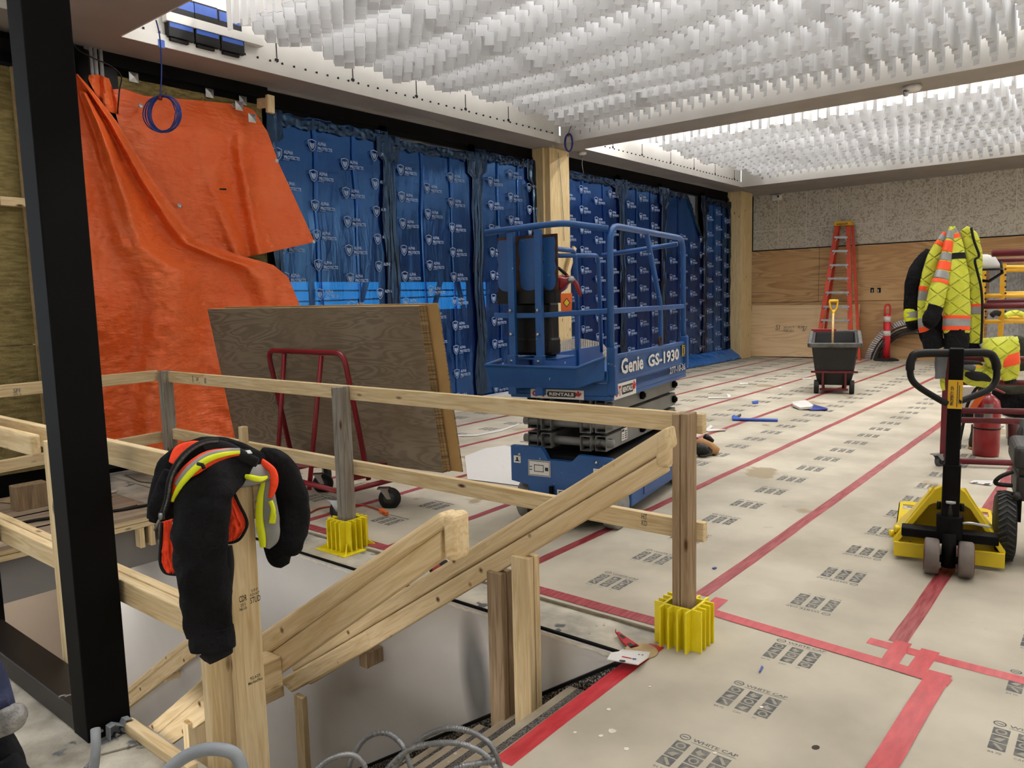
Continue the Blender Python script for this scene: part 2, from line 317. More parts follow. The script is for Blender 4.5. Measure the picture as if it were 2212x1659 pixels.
def mark(b, cx, cy, flip, near):
    """one printed block: maker's ring, WHITE CAP, nine small pictures"""
    s = -1 if flip else 1; ax, ay = V((0, -s, 0)), V((s, 0, 0)); o = V((cx, cy, PT+.0006))
    P = lambda x, y, dz=0: o+ax*x+ay*y+V((0, 0, dz))
    if near:
        n = 20
        for r0, r1 in ((.019, .014),):
            vs = [P(-.085+math.cos(2*pi*i/n)*r*1.1, .108+math.sin(2*pi*i/n)*r) for r in (r0, r1) for i in range(n)]
            b.add(vs, [(i, (i+1) % n, n+(i+1) % n, n+i) for i in range(n)])
        b.quad(P(-.096, .105), P(-.074, .105), P(-.074, .111), P(-.096, .111))
        b.text('WHITE CAP', P(-.055, .098), ax, ay, .019, w=.165, bold=.02)
        b.quad(P(-.055, .089), P(.11, .089), P(.11, .0915), P(-.055, .0915))
    else:
        b.quad(P(-.1, .095), P(.11, .095), P(.11, .108), P(-.1, .108))
    for i in range(3):
        x = -.1+i*.075
        for j in range(3):
            y = .025-j*.055
            b.quad(P(x, y), P(x+.052, y), P(x+.052, y+.049), P(x, y+.049))
            c = (x+.026, y+.0245); k = (i*3+j+int(flip)) % 4; dz = .0003
            if k == 0:
                for a0 in range(0, 10): b.add([P(c[0]+math.cos(t)*q, c[1]+math.sin(t)*q, dz) for t, q in ((a0*.628, .019), (a0*.628+.628, .019), (a0*.628+.628, .012), (a0*.628, .012))], [(0, 1, 2, 3)], 1)
            elif k == 1: b.add([P(c[0]-.018, c[1]-.01, dz), P(c[0]+.004, c[1]-.018, dz), P(c[0]+.018, c[1]+.012, dz), P(c[0]-.004, c[1]+.008, dz)], [(0, 1, 2, 3)], 1)
            elif k == 2: b.add([P(c[0]-.016, c[1]+.016, dz), P(c[0]+.012, c[1]-.02, dz), P(c[0]+.02, c[1]-.012, dz), P(c[0]-.006, c[1]+.02, dz)], [(0, 1, 2, 3)], 1)
            else: b.add([P(c[0]-.018, c[1]-.004, dz), P(c[0], c[1]-.018, dz), P(c[0]+.018, c[1], dz), P(c[0]+.002, c[1]+.004, dz), P(c[0]-.008, c[1]+.018, dz)], [(0, 1, 2, 3, 4)], 1)
        if near: b.text(('B4 70', 'CAP', '[R]')[i], P(x+.004, -.112), ax, ay, .012)
b = MB()
for k in range(-2, 3): mark(b, 2.735+(k-1)*.478 if True else 0, 1.085, False, True)
for k in range(1, 32): mark(b, 3.84+(k-1)*.478, 1.185, True, k < 8)
for k in range(32): mark(b, 3.50+k*.478, 2.18, False, k < 8)
for k in range(32): mark(b, 3.45+k*.478+.2, 3.12, k % 2 == 1, k < 5)
for k in range(31): mark(b, 3.6+k*.478, 4.12, False, False)
for k in range(31): mark(b, 3.7+k*.478, 5.1, False, False)
for k in range(31): mark(b, 3.6+k*.478, 6.05, False, False)
for k in range(31): mark(b, 3.6+k*.478, 6.98, False, False)
for k in range(32): mark(b, 2.05+k*.478, .22, False, k < 12)
for k in range(31): mark(b, 2.3+k*.478, -.75, False, False)
b.build('printed_mark', ['ink', 'ink_light'], paper)

# stairwell walls
b = MB()
b.box(HX1, HX1+.028, HY0, 8.2, -3.6, -.009)
well = struct(b.build('wall_stairwell', 'drywall'))
b = MB()
b.grid(lambda u, v: V((HX1-.003, HY0+.1+u*3.6, -.0095-v*(.012+.016*abs(nfn(u*60, 0, 1))))), 120, 1); b.build('plaster_edge', 'plaster_white', well)
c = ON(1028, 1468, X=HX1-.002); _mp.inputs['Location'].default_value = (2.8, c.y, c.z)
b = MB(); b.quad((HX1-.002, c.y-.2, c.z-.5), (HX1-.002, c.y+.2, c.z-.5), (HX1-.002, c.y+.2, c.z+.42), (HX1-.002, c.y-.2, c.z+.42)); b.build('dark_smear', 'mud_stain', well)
b = MB(); b.box(1.3, HX1, 5.95, 6.05, -.42, -.1); b.box(1.3, HX1, 6.05, 8.1, -.42, -.36); struct(b.build('wall_bulkhead', 'drywall_shaded'))
b = MB(); b.box(-4.0, HX1, 8.1, 8.2, -3.6, -.25); struct(b.build('wall_stair_end', 'drywall_tan'))
b = MB(); b.box(-4.1, -4, HY0, 8.1, -3.6, -.25); b.box(-4, HX1, HY0-.1, HY0, -3.6, -.25); struct(b.build('wall_stair_near', 'drywall'))
b = MB(); b.box(-4, HX1, HY0, 8.1, -3.7, -3.6); struct(b.build('floor_below', 'concrete'))
# stair: terrazzo stringer along the wall, treads with grit strips
b = MB(); b.prism([(1.60, -.02), (1.72, -.05), (4.45, -1.86), (4.45, -2.3), (1.60, -.46)], (HX1-.03, 0, 0), (0, 1, 0), (0, 0, 1), (.028, 0, 0))
stair = struct(b.build('trim_stringer', 'terrazzo'))
b = MB(); b.prism([(1.60, -.005), (1.72, -.035), (4.45, -1.845), (4.45, -1.862), (1.72, -.052), (1.60, -.022)], (HX1-.035, 0, 0), (0, 1, 0), (0, 0, 1), (.032, 0, 0)); b.build('stringer_cap', 'black_steel', stair)
stt = thing('staircase', 'concrete stairs with dark grit strips descending beside the grey drywall', 'stairs', (2.1, 1.6, 0))
for i in range(9):
    y = HY0+.285*i+.02; z = -.192*(i+1)
    b = MB(); b.box(1.36, HX1-.06, y, y+.315, z-.05, z); b.box(1.36, HX1-.06, y-.02, y+.02, z, z+.186)
    t = b.build('tread', 'tread', stt, bevel=.006)
    b = MB(); b.box(1.38, HX1-.07, y+.235, y+.268, z+.0005, z+.002); b.build('grit_strip', 'grit', t)
b = MB(); b.box(1.36, HX1-.031, HY0+2.55, 5.3, -2.0, -1.92); b.build('landing', 'tread', stt)
for i in range(8):
    b = MB(); y = 5.3+.26*i; z = -1.9-.176*(i+1); b.box(1.36, HX1-.031, y, y+.3, z-.05, z); b.build('tread', 'tread', stt)
b = MB(); b.box(1.36, 1.40, HY0, 4.4, -2.4, -.5); b.build('inner_stringer', 'black_steel', stt)
# dark joint between slab and drywall, dusty lip
b = MB(); b.box(HX1+.015, HX1+.031, HY0, 5.8, -.06, .0015); struct(b.build('trim_joint', 'black_steel'))

# plywood deck over the far end of the opening
dk = thing('plywood_deck', 'dusty plywood deck on lumber framing over the far stair opening', 'deck', (2, 6.5, 0))
b = MB(); b.box(.9, HX1+.02, HY1, YW-.22, -.022, .004); b.build('deck_sheet', 'deck_ply', dk)
b = MB(); b.box(.9, HX1-.02, HY1+.003, HY1+.04, -.06, -.022); b.box(.9, HX1-.02, HY1+.003, HY1+.04, -.102, -.064); b.build('header', 'woodX', dk, bevel=.003)
for x in (2.62, 2.70):
    b = MB(); b.box(x, x+.036, HY1+.0, HY1+.085, -.26, -.103); b.build('block', 'woodZ', dk, bevel=.003)
b = MB(); b.box(1.2, 2.75, 6.15, 6.162, .004, .010); b.box(1.2, 2.75, 6.6, 6.612, .004, .010); b.build('seam', 'black_steel', dk)
b = MB(); b.box(2.32, 2.36, 5.9, 7.3, .004, .012); b.build('cover_edge', 'paper_edge', dk)

# ------------------------------------------------------------------ window wall
b = MB()
b.box(2.9, 17.65, YW, YW+.16, 3.80, ZS+.05); b.box(2.9, 5.12, YW-.10, YW+.1, 3.83, ZS); b.box(2.9, 5.12, YW-.02, YW+.1, 3.76, 3.83)
b.box(-4, 2.74, YW-.02, YW+.2, 3.70, ZS); b.box(-4, 2.74, YW-.14, YW+.2, 3.78, 3.86)
wl = struct(b.build('wall_left', 'black_steel'))
b = MB(); b.box(2.9, 18.85, YW, YW+.2, -.25, .04); b.box(-4, 2.9, YW-.02, YW+.2, -.25, .16); b.build('sill', 'black_steel', wl)
WX = [5.12, 6.855, 8.56, 10.07, 10.66, 12.64, 14.27, 16.22, 17.6]
nwin = 0
for i in range(8):
    if i == 3: continue
    nwin += 1; x0, x1 = WX[i], WX[i+1]; b = MB()
    b.box(x0-.05, x0+.05, YW-.02, YW+.14, 0, 3.82); b.box(x1-.05, x1+.05, YW-.02, YW+.14, 0, 3.82); b.box(x0, x1, YW+.02, YW+.12, 3.74, 3.82); b.box(x0, x1, YW+.02, YW+.12, .04, .12)
    w = struct(b.build('window_%d' % nwin, 'black_steel'))
    b = MB(); b.box(x0+.05, x1-.05, YW+.06, YW+.07, .12, 3.74); b.build('pane', 'pane', w)
# insulated wall at the left
b = MB()
for z0, z1 in ((.16, 1.28), (1.285, 2.49), (2.50, 3.66)):
    for x0, x1 in ((.2, 2.02), (2.03, 2.62)):
        b.grid(lambda u, v, x0=x0, x1=x1, z0=z0, z1=z1: V((x0+(x1-x0)*u, YW-.03-.02*abs(nfn(u*8+x0, v*8+z0, 1.5)), z0+(z1-z0)*v)), 24, 24)
wi = b.build('insulation_batt', 'insul', wl)
b = MB(); b.box(2.62, 2.66, YW-.06, YW+.02, .16, 3.66); b.build('kraft_edge', 'kraft', wl)
b = MB(); b.box(2.70, 2.96, YW-.12, YW+.1, 0, ZS); b.box(2.66, 2.72, YW-.2, YW, 0, ZS); b.build('steel_mullion', 'black_steel', wl)
b = MB()
b.grid(lambda u, v: V((3.5+1.57*u, YW-.04-.02*abs(nfn(u*9, v*3, 2)), 3.38+.385*v)), 30, 8); b.box(3.5, 5.05, YW-.01, YW+.02, .1, 3.4); b.build('insulation_strip', 'insul', wl)
# short lumber block on the left wall
tag(MB().bar((2.42, YW-.1, 2.51), (2.74, YW-.1, 2.51), .09, .075).build('lumber_block', 'woodX', bevel=.003), 'short lumber block screwed to the insulated wall left of the black column', 'block')

# outside: dark slabs added to mask the sky down to a bright band
b = MB(); b.box(2, 22, 8.75, 8.85, 1.88, 4.6); b.box(2, 22, 8.75, 8.85, -.3, 1.44); b.box(10.2, 22, 8.75, 8.85, .9, 2.07)
hb = struct(b.build('outside_mask', 'outside_dark'))
b = MB()
for x, dx in ((6.35, 0), (6.9, .5), (8.45, .45), (9.5, -.35)): b.bar((x, 8.6, .9), (x+dx, 8.6, 2.1), .06, .06, (0, 1, 0))
for z, zz in ((1.60, 1.66), (1.76, 1.74)): b.bar((5.2, 8.66, z), (10.2, 8.66, zz), .03, .022)
b.build('brace', 'outside_dark', hb)

# ------------------------------------------------------------------ back wall
b = MB(); b.box(XB+.05, XB+.25, -6, YW+.2, -.25, 4.8); wb = struct(b.build('wall_back', 'grout'))
b = MB(); ys = [7.5, 6.87, 6.2, 5.5, 4.5, 3.45, 3.0, 2.0, 1.0, 0, -1.1, -2.3, -3.4, -4.6, -6]
for y1, y0 in zip(ys, ys[1:]):
    for z0, z1 in ((2.62, 3.09), (3.09, 3.98)): b.box(XB+.01, XB+.06, y0+.006, y1-.006, z0+.005, z1-.005)
b.build('marble_slab', 'marble', wb, bevel=.004)
b = MB(); b.box(XB+.013, XB+.05, -6, 7.5, 2.62, 3.98); b.build('mortar', 'grout', wb)
b = MB(); b.box(XB-.002, XB+.04, -3, 7.5, .01, 2.6); b.build('seam_backing', 'black_plastic', wb)
b = MB()
for y1, y0 in ((7.55, 5.88), (5.88, 3.44), (3.44, 1.0), (1.0, -1.44)): b.box(XB-.006, XB+.02, y0+.004, y1-.004, 1.335, 2.595)
for y1, y0 in ((7.55, 5.1), (5.1, 2.66), (2.66, .22), (.22, -2.2)): b.box(XB-.006, XB+.02, y0+.004, y1-.004, .0, 1.325)
b.build('plywood_sheathing', 'ply_wall', wb)
b = MB(); b.box(XB-.012, XB+.03, -6, 7.5, 2.598, 2.618); b.build('ledger', 'black_steel', wb)
b = MB(); b.box(XB, XB+.06, 7.5, 7.64, 0, 3.98); b.build('dark_gap', 'black_steel', wb)
# glulam timber posts
b = MB(); b.box(10.08, 10.62, 7.33, YW+.05, 0, ZS); b.box(10.02, 10.08, 7.42, YW+.02, 0, ZS); struct(b.build('column_timber', 'glulam', bevel=.006))
b = MB(); b.box(17.62, 18.3, 7.30, YW+.05, 0, ZS); struct(b.build('column_timber_corner', 'glulam', bevel=.006))
# enclosing walls behind the photographer
b = MB(); b.box(-4.2, -4, -6, YW, -.25, 4.8); struct(b.build('wall_near', 'white_paint'))
b = MB(); b.box(-4, XB, -6.2, -6, -.25, 4.8); struct(b.build('wall_right', 'white_paint'))

# ------------------------------------------------------------------ ceiling
YC, ZT = 7.03, 4.80
BAYS = [(-4, 2.68), (3.33, 9.97), (10.64, 17.0)]
b = MB()
b.box(-4, XB+.05, YC+.013, YW+.2, ZS+.0006, ZS+.03)
for x0, x1 in ((2.68, 3.33), (9.97, 10.64), (17.0, XB+.05)): b.box(x0+.013, x1-.013, -6, YC+.013, ZS+.0006, ZS+.03)
ceil = struct(b.build('ceiling', 'soffit'))
b = MB()
for x0, x1 in BAYS:
    b.box(x0, x1, YC, YC+.012, ZS, ZS+.11); b.box(x0, x1, YC+.03, YC+.05, ZS+.1, ZT)
    for x, d in ((x0, 1), (x1, -1)):
        if x > -3: b.box(min(x, x-.012*d), max(x, x-.012*d), -6, YC, ZS, ZT if d < 0 else ZT)
b.box(-4, XB, -6, YW, ZT, ZT+.05)
b.build('cove', 'white_paint', ceil)
b = MB()
for x0, x1 in BAYS:
    k = int((x1-x0)/.145)
    for i in range(k): b.box(x0+.06+i*.145, x0+.072+i*.145, YC+.0105, YC+.03, ZS+.113, ZS+.137)
    b.box(x0, x1, YC+.02, YC+.031, ZS+.108, ZS+.114)
    for xs in ([1.6, 2.6, 3.6, 4.5, 5.4] if x0 > 3 and x0 < 9 else [.9, 1.9, 3.0, 4.0, 5.0, 6.0]): b.box(x0+xs, x0+xs+.008, YC+.024, YC+.03, ZS+.13, ZS+.34); b.box(x0+xs-.02, x0+xs+.02, YC+.02, YC+.03, ZS+.14, ZS+.165)
b.build('track', 'black_plastic', ceil)
# hanging baffles: pleated white blades, the lower edges follow gentle waves
def baffles(x0, x1, y0, y1, name):
    b = MB(); sg, sp = .067, .165; ny = int((y1-y0)/sp); nx = int((x1-x0)/sg); vs = []; fs = []
    for j in range(ny):
        y = y1-j*sp
        for i in range(nx):
            xa, xb_ = x0+i*sg, x0+(i+1)*sg-.004; ya, yb = (y-.034, y+.032) if i % 2 else (y+.034, y-.032); x = xa
            zb = 4.10-.075*max(0, 1-(x1-x)/.7)**2+.042*math.sin(x*2*pi/.78+.8*math.sin(y*.8))+.035*math.sin(x*1.6+y*1.2)+.007*(((i*7+j*5) % 5)/2-1)
            k = len(vs); vs += [V((xa, ya, zb)), V((xb_, yb, zb)), V((xb_, yb, 4.44)), V((xa, ya, 4.44))]; fs.append((k, k+1, k+2, k+3))
    b.add(vs, fs); o = b.build(name, 'baffle', ceil, smooth=False); q = o.modifiers.new('s', 'SOLIDIFY'); q.thickness = .004
    return o
baffles(4.12, 9.90, -4.2, 6.58, 'baffle_array'); baffles(11.8, 16.95, -4.2, 6.5, 'baffle_array'); baffles(-3.8, 2.3, -4.2, 6.62, 'baffle_array')
b = MB()
for x0, x1 in ((4.1, 9.7), (11.75, 17.0), (-3.8, 2.3)):
    for i in range(8): y = 6.55-i*1.4; b.box(x0, x1, y-.02, y+.02, 4.42, 4.47)
    b.box(x0-.012, x0+.002, -4.2, 6.66, 4.40, 4.44)
b.build('hanger_rail', 'white_paint', ceil)
for x in (4.07, 11.74):
    b = MB()
    for i in range(85): y = 6.55-i*.125; b.add([(x, y, 4.07+.03*math.sin(i*1.9)), (x+.01, y-.068, 4.07+.03*math.sin(i*1.9)), (x+.01, y-.068, 4.46), (x, y, 4.46)], [(0, 1, 2, 3)])
    b.build('end_blade_row', 'baffle', ceil, solid=.004, smooth=False)

# ------------------------------------------------------------------ light
def area(name, x0, x1, y0, y1, z, e, c=(1, .97, .93)):
    l = bpy.data.lights.new(name, 'AREA'); l.shape = 'RECTANGLE'; l.size = x1-x0; l.size_y = y1-y0; l.energy = e; l.color = c
    o = bpy.data.objects.new(name, l); COL.objects.link(o); o.location = ((x0+x1)/2, (y0+y1)/2, z); return o
for x0, x1, e in ((4.0, 9.95, 1060), (11.2, 16.9, 1480), (-3.6, 2.2, 900)):
    n = int((x1-x0)/.78)
    for i in range(n): area('ceiling_led_strip', x0+.2+i*.78, x0+.28+i*.78, -5.4, 6.45, 4.72, e/n).rotation_euler = (0, math.radians(28), 0)
    area('ceiling_led_strip', x1-.22, x1-.17, -5.4, 6.45, 4.6, e/n*.35).rotation_euler = (0, math.radians(-25), 0)  # extra strip tilted the other way, added to brighten the beam lip
l = area('stairwell_fill', -.6, .2, 2.0, 5.0, -.5, 60); l.rotation_euler = (0, math.radians(-70), 0)  # unseen fill lamp, added to brighten the stairwell drywall
area('stairwell_fill', 1.6, 2.6, 6.6, 7.6, -.5, 16)  # second added fill, lights the tan end wall below the deck
w = bpy.data.worlds.new('world'); scn.world = w; w.use_nodes = True
w.node_tree.nodes['Background'].inputs[0].default_value = (.86, .93, 1, 1); w.node_tree.nodes['Background'].inputs[1].default_value = 1.5
scn.view_settings.view_transform = 'Standard'; scn.view_settings.look = 'None'; scn.view_settings.exposure = 0; scn.view_settings.gamma = 1; scn.view_settings.use_curve_mapping = False
cy = scn.cycles; cy.max_bounces = 5; cy.diffuse_bounces = 3; cy.glossy_bounces = 2; cy.transmission_bounces = 3; cy.transparent_max_bounces = 6; cy.use_adaptive_sampling = True; cy.adaptive_threshold = .08; cy.adaptive_min_samples = 16; cy.caustics_reflective = False; cy.caustics_refractive = False; cy.sample_clamp_indirect = 6
# ------------------------------------------------------------------ guard rails and handrails of new lumber
def board(nm, p, q, w, h, m, par, up=(0, 0, 1), bev=.004): return MB().bar(p, q, w, h, up).build(nm, m, par, bevel=bev)
def stamp(b, txts, o, ax, ay, m=0):
    for t, dx, dy, h, w in txts: b.text(t, V(o)+V(ax)*dx+V(ay)*dy, ax, ay, h, m, w=w, bold=.01)

# far guard along the stair opening
gd = thing('guardrail', 'long lumber guardrail on grey posts along the far side of the stair opening', 'guardrail', (3.05, 1.55, 0))
GX = 3.03
RX = 3.122
board('top_rail', (RX, 1.452, 1.010), (RX, 6.30, 1.008), .038, .089, 'woodY', gd)
board('mid_rail', (RX, 1.447, .520), (RX, 6.30, .528), .038, .089, 'woodY', gd)
b = MB(); stamp(b, [('DF', 0, 0, .03, .035), ('|||', -.06, -.01, .05, .014), ('A BB', .12, -.012, .045, .03)], (RX-.0205, 5.75, .995), (0, -1, 0), (0, 0, 1)); b.build('stamp', 'ink', gd)
b = MB(); stamp(b, [('HT', 0, .02, .025, .03), ('KD', .0, -.012, .025, .03)], (RX-.0205, 1.76, .515), (0, -1, 0), (0, 0, 1)); b.build('stamp', 'ink', gd)
def post2(x, y, z0, z1, m, par, nm='post'):
    b = MB(); b.box(x-.0445, x+.0445, y-.039, y-.002, z0, z1); b.box(x-.0445, x+.0445, y+.0005, y+.038, z0, z1-.004)
    return b.build(nm, m, par, bevel=.004)
p_ = post2(3.06, 1.52, .05, 1.065, 'wood_oldZ', gd)
post2(3.06, 3.90, .02, 1.055, 'wood_greyZ', gd); post2(3.10, 6.24, .0, 1.06, 'wood_greyZ', gd)
# return along the deck
board('top_rail', (3.07, 6.32, 1.018), (1.4, 6.32, 1.005), .038, .089, 'woodX', gd); board('mid_rail', (3.07, 6.32, .50), (1.3, 6.32, .45), .038, .089, 'woodX', gd)
b = MB(); stamp(b, [('SPF', 0, -.01, .03, .05), ('HT-2', .0, -.03, .015, .05), ('KD', .32, 0, .025, .04), ('S-DRY', .34, -.022, .018, .07)], (2.0, 6.2985, 1.0), (1, 0, 0), (0, 0, 1)); b.build('stamp', 'ink', gd)
board('upright', (2.98, 4.92, .02), (2.98, 4.92, .72), .05, .05, 'woodZ', gd, up=(1, 0, 0))

mat('yellow_base', (238, 216, 18), (244, 224, 36), sc=5, ro=.45)
def post_base(x, y, label, plate):
    t = thing('post_base', label, 'post base', (x, y, 0), 'yellow plastic guardrail bases')
    b = MB(); h0, h1 = (.004, .20)
    o, i = .068, .056
    for sx in (-1, 1):
        b.box(x+sx*o-.006, x+sx*o+.006, y-o, y+o, h0, h1); b.box(x-o, x+o, y+sx*o-.006, y+sx*o+.006, h0, h1)
    for k in (-.062, -.022, .022, .062):
        for sx in (-1, 1):
            b.box(min(x+sx*o, x+sx*.115), max(x+sx*o, x+sx*.115), y+k-.005, y+k+.005, h0, h1); b.box(x+k-.005, x+k+.005, min(y+sx*o, y+sx*.115), max(y+sx*o, y+sx*.115), h0, h1)
    b.build('ribbed_socket', 'yellow_base', t, bevel=.002)
    if plate:
        b = MB(); b.box(x-.15, x+.15, y-.15, y+.15, .0, .008); b.build('foot_plate', 'yellow_base', t, bevel=.002)
        for sx in (-1, 1):
            for sy in (-1, 1): b = MB(); b.prism([(.09, .008), (.145, .008), (.09, .06)], (x, y, 0), V((sx, sy, 0)).normalized()*1.25, (0, 0, 1), V((-sy, sx, 0)).normalized()*.008); b.build('gusset', 'yellow_base', t)
    return t
post_base(3.06, 1.52, 'yellow ribbed post base nearest the red tape corner, sunk through the paper', False)
post_base(3.06, 3.90, 'yellow ribbed post base with visible square foot plate on the concrete strip', True)

# wall handrail
hr = thing('handrail', 'sloping lumber handrail on two posts and wall bracket beside the grey drywall', 'handrail', (2.62, 1.4, 0))
SL = -.672
def zr(y, y0, z0): return z0+SL*(y-y0)
HXR = 2.655
def plank(nm, X, th, tl, tr, br, bl, m, par, bev=.008):
    P = [ON(*q, X=X) for q in (tl, tr, br, bl)]
    return MB().add(P+[p+V((th, 0, 0)) for p in P], [(0, 1, 2, 3), (7, 6, 5, 4), (0, 4, 5, 1), (1, 5, 6, 2), (2, 6, 7, 3), (3, 7, 4, 0)]).build(nm, m, par, bevel=bev, seg=3)
plank('cap_rail', 2.60, .075, (624, 1424), (1440, 922), (1447, 968), (632, 1453), 'wood_railS', hr, .014)
plank('side_rail', 2.605, .04, (632, 1454), (1425, 985), (1440, 1020), (668, 1480), 'wood_railS', hr, .008)
plank('side_rail', 2.598, .04, (600, 1470), (790, 1362), (800, 1402), (628, 1497), 'wood_railS', hr, .012)
b = MB(); b.bar((2.62, 1.385, .92), (2.62, 1.385, 1.045), .06, .045, (1, 0, 0)); b.build('end_block', 'wood_railS', hr, bevel=.016, seg=3)
b = MB(); b.bar((HXR-.05, 2.245, -.56), (HXR-.05, 2.245, zr(2.245, 1.38, .905)), .09, .038, (1, 0, 0)); b.bar((HXR-.005, 2.245, -.56), (HXR-.005, 2.245, zr(2.245, 1.38, .905)), .09, .038, (1, 0, 0)); b.build('post', 'wood_oldZ', hr, bevel=.004)
b = MB(); b.bar((HXR-.05, 2.09, -.42), (HXR-.05, 2.09, zr(2.09, 1.38, .905)), .1, .038, (1, 0, 0)); b.bar((HXR-.005, 2.09, -.42), (HXR-.005, 2.09, zr(2.09, 1.38, .905)), .1, .038, (1, 0, 0)); b.build('post', 'woodZ', hr, bevel=.004)
b = MB(); b.bar((HXR-.02, 3.90, -1.76), (HXR-.02, 3.90, -.83), .085, .04, (1, 0, 0)); b.build('post', 'woodZ', hr, bevel=.004)
board('wall_bracket', (HXR+.02, 3.33, -.45), (2.80, 3.33, -.45), .07, .09, 'wood_oldZ', hr)
b = MB(); q = ON(600, 1458, X=2.6); b.box(2.42, 2.60, q.y-.05, q.y+.05, q.z-.03, q.z+.03); b.build('turn_block', 'woodX', hr, bevel=.008)
b = MB(); q = ON(610, 1482, X=2.6); b.box(2.36, 2.60, q.y-.02, q.y+.025, q.z-.06, q.z+.02); b.build('turn_block', 'woodX', hr, bevel=.008)
# second handrail, near side
h2 = thing('handrail', 'sloping lumber handrail with rounded free top end behind the stud post', 'handrail', (1.65, 1.6, 0))
X2 = 1.655
plank('cap_rail', 1.65, .075, (555, 1372), (948, 1106), (966, 1136), (563, 1424), 'wood_railS', h2, .016)
plank('side_rail', 1.66, .04, (563, 1426), (952, 1146), (952, 1210), (572, 1478), 'wood_railS', h2, .005)
plank('cap_rail', 1.62, .06, (292, 1592), (480, 1428), (482, 1462), (318, 1604), 'wood_railS', h2, .01)
plank('side_rail', 1.63, .04, (310, 1598), (482, 1464), (484, 1528), (345, 1625), 'wood_railS', h2, .005)
b = MB(); b.bar((1.69, 1.615, .925), (1.69, 1.615, .775), .085, .045, (0, 1, 0)); b.build('end_block', 'wood_railS', h2, bevel=.018, seg=3)
board('spacer', (1.44, 2.62, .13), (1.66, 2.62, .13), .1, .12, 'woodX', h2)
board('post', (1.65, 3.3, -1.3), (1.65, 3.3, -.32), .05, .085, 'woodZ', h2, up=(1, 0, 0))
h3 = thing('handrail', 'lower flight lumber handrail on a wall block, seen below the left rails', 'handrail', (2.7, 5.4, -1))
b = MB(); b.bar((2.69, 5.32, -.875), (2.69, 7.1, -.875+SL*1.78), .06, .05); b.build('cap_rail', 'wood_railS', h3, bevel=.01)
b = MB(); b.bar((2.685, 5.32, -.95), (2.685, 7.1, -.95+SL*1.78), .04, .12); b.build('side_rail', 'wood_railS', h3, bevel=.006)
board('wall_bracket', (2.68, 5.78, -1.28), (2.80, 5.78, -1.28), .05, .12, 'woodX', h3); board('post', (2.62, 4.98, -1.9), (2.62, 4.98, -1.02), .05, .085, 'woodZ', h3, up=(1, 0, 0))

# near guard between the camera and the stairs
ng = thing('guardrail', 'pale lumber guardrail with doubled rails behind the black steel frame', 'guardrail', (1.3, 2.4, 0))
xa, xb = ON(503, 1420, Y=2.35).x, ON(561, 1420, Y=2.35).x
sp = MB(); sp.box(1.335, 1.440, 2.34, 2.378, -.9, .985); s1o = sp.build('stud_post', 'woodZ', ng, bevel=.004)
b = MB(); b.box(1.250, 1.345, 2.385, 2.423, -.9, .6); b.build('stud_post', 'woodZ', ng, bevel=.004)
b = MB(); b.box(1.445, 1.50, 2.35, 2.385, .84, .985); b.build('cleat', 'woodX', ng, bevel=.003)
b = MB(); zs = ON(530, 1305, Y=2.34).z
stamp(b, [('CDR', -.03, .012, .022, .03), ('NLGA', -.03, -.018, .010, .028), ('251', -.026, -.004, .010, .018), ('STUD', .012, -.006, .022, .040), ('KD-HT', .014, .020, .010, .036), ('S-P-F', .018, .034, .010, .026)], (1.39, 2.3395, zs), (1, 0, 0), (0, 0, 1))
zs = ON(540, 1470, Y=2.34).z
stamp(b, [('92.625', -.018, 0, .011, .04), ('MarketPlus', -.026, -.016, .011, .056)], (1.40, 2.3395, zs), (1, 0, 0), (0, 0, 1)); b.build('stamp', 'black_plastic', s1o)
board('top_rail', (1.325, 2.40, 1.012), (1.325, 4.9, 1.012), .038, .095, 'woodY', ng)
board('outer_top_rail', (1.215, 3.62, 1.008), (1.215, 4.9, 1.008), .04, .092, 'woodY', ng, bev=.010)
board('mid_rail', (1.245, 2.40, .515), (1.245, 4.9, .515), .04, .09, 'woodY', ng); board('mid_rail', (1.292, 2.44, .513), (1.292, 4.9, .513), .04, .09, 'woodY', ng)
b = MB(); b.box(1.195, 1.235, 3.40, 3.49, -.12, 1.045); b.build('post', 'woodZ', ng, bevel=.004)
pl = tag(MB().bar((1.185, 2.88, .02), (1.185, 2.40, .02), .04, .04).build('floor_plate', 'woodY', bevel=.004), 'dusty strip of lumber along the stair edge right of the steel column', 'lumber strip')
lb = tag(MB().box(2.10, 2.34, 6.78, 6.92, .004, .20).build('timber_block', 'wood_oldZ', bevel=.004), 'brown timber block standing on the plywood deck at the left', 'block')

# black steel frame close to the camera
fr = thing('steel_frame', 'tall black steel frame column and sill at the near left corner', 'steel frame', (1.12, 2.95, 0))
b = MB(); b.box(1.05, 1.205, 2.895, 3.02, 0, 3.949); b.build('column', 'black_steel', fr, bevel=.004)
b = MB(); b.box(1.05, 1.205, 4.20, 4.33, 0, 3.949); b.build('column', 'black_steel', fr, bevel=.004)
b = MB(); b.box(1.052, 1.19, 3.02, 4.20, .005, .10); b.build('sill', 'black_sill', fr, bevel=.004)
b = MB(); b.box(1.055, 1.185, 3.02, 4.2, 3.80, 3.945); b.build('head', 'black_steel', fr)
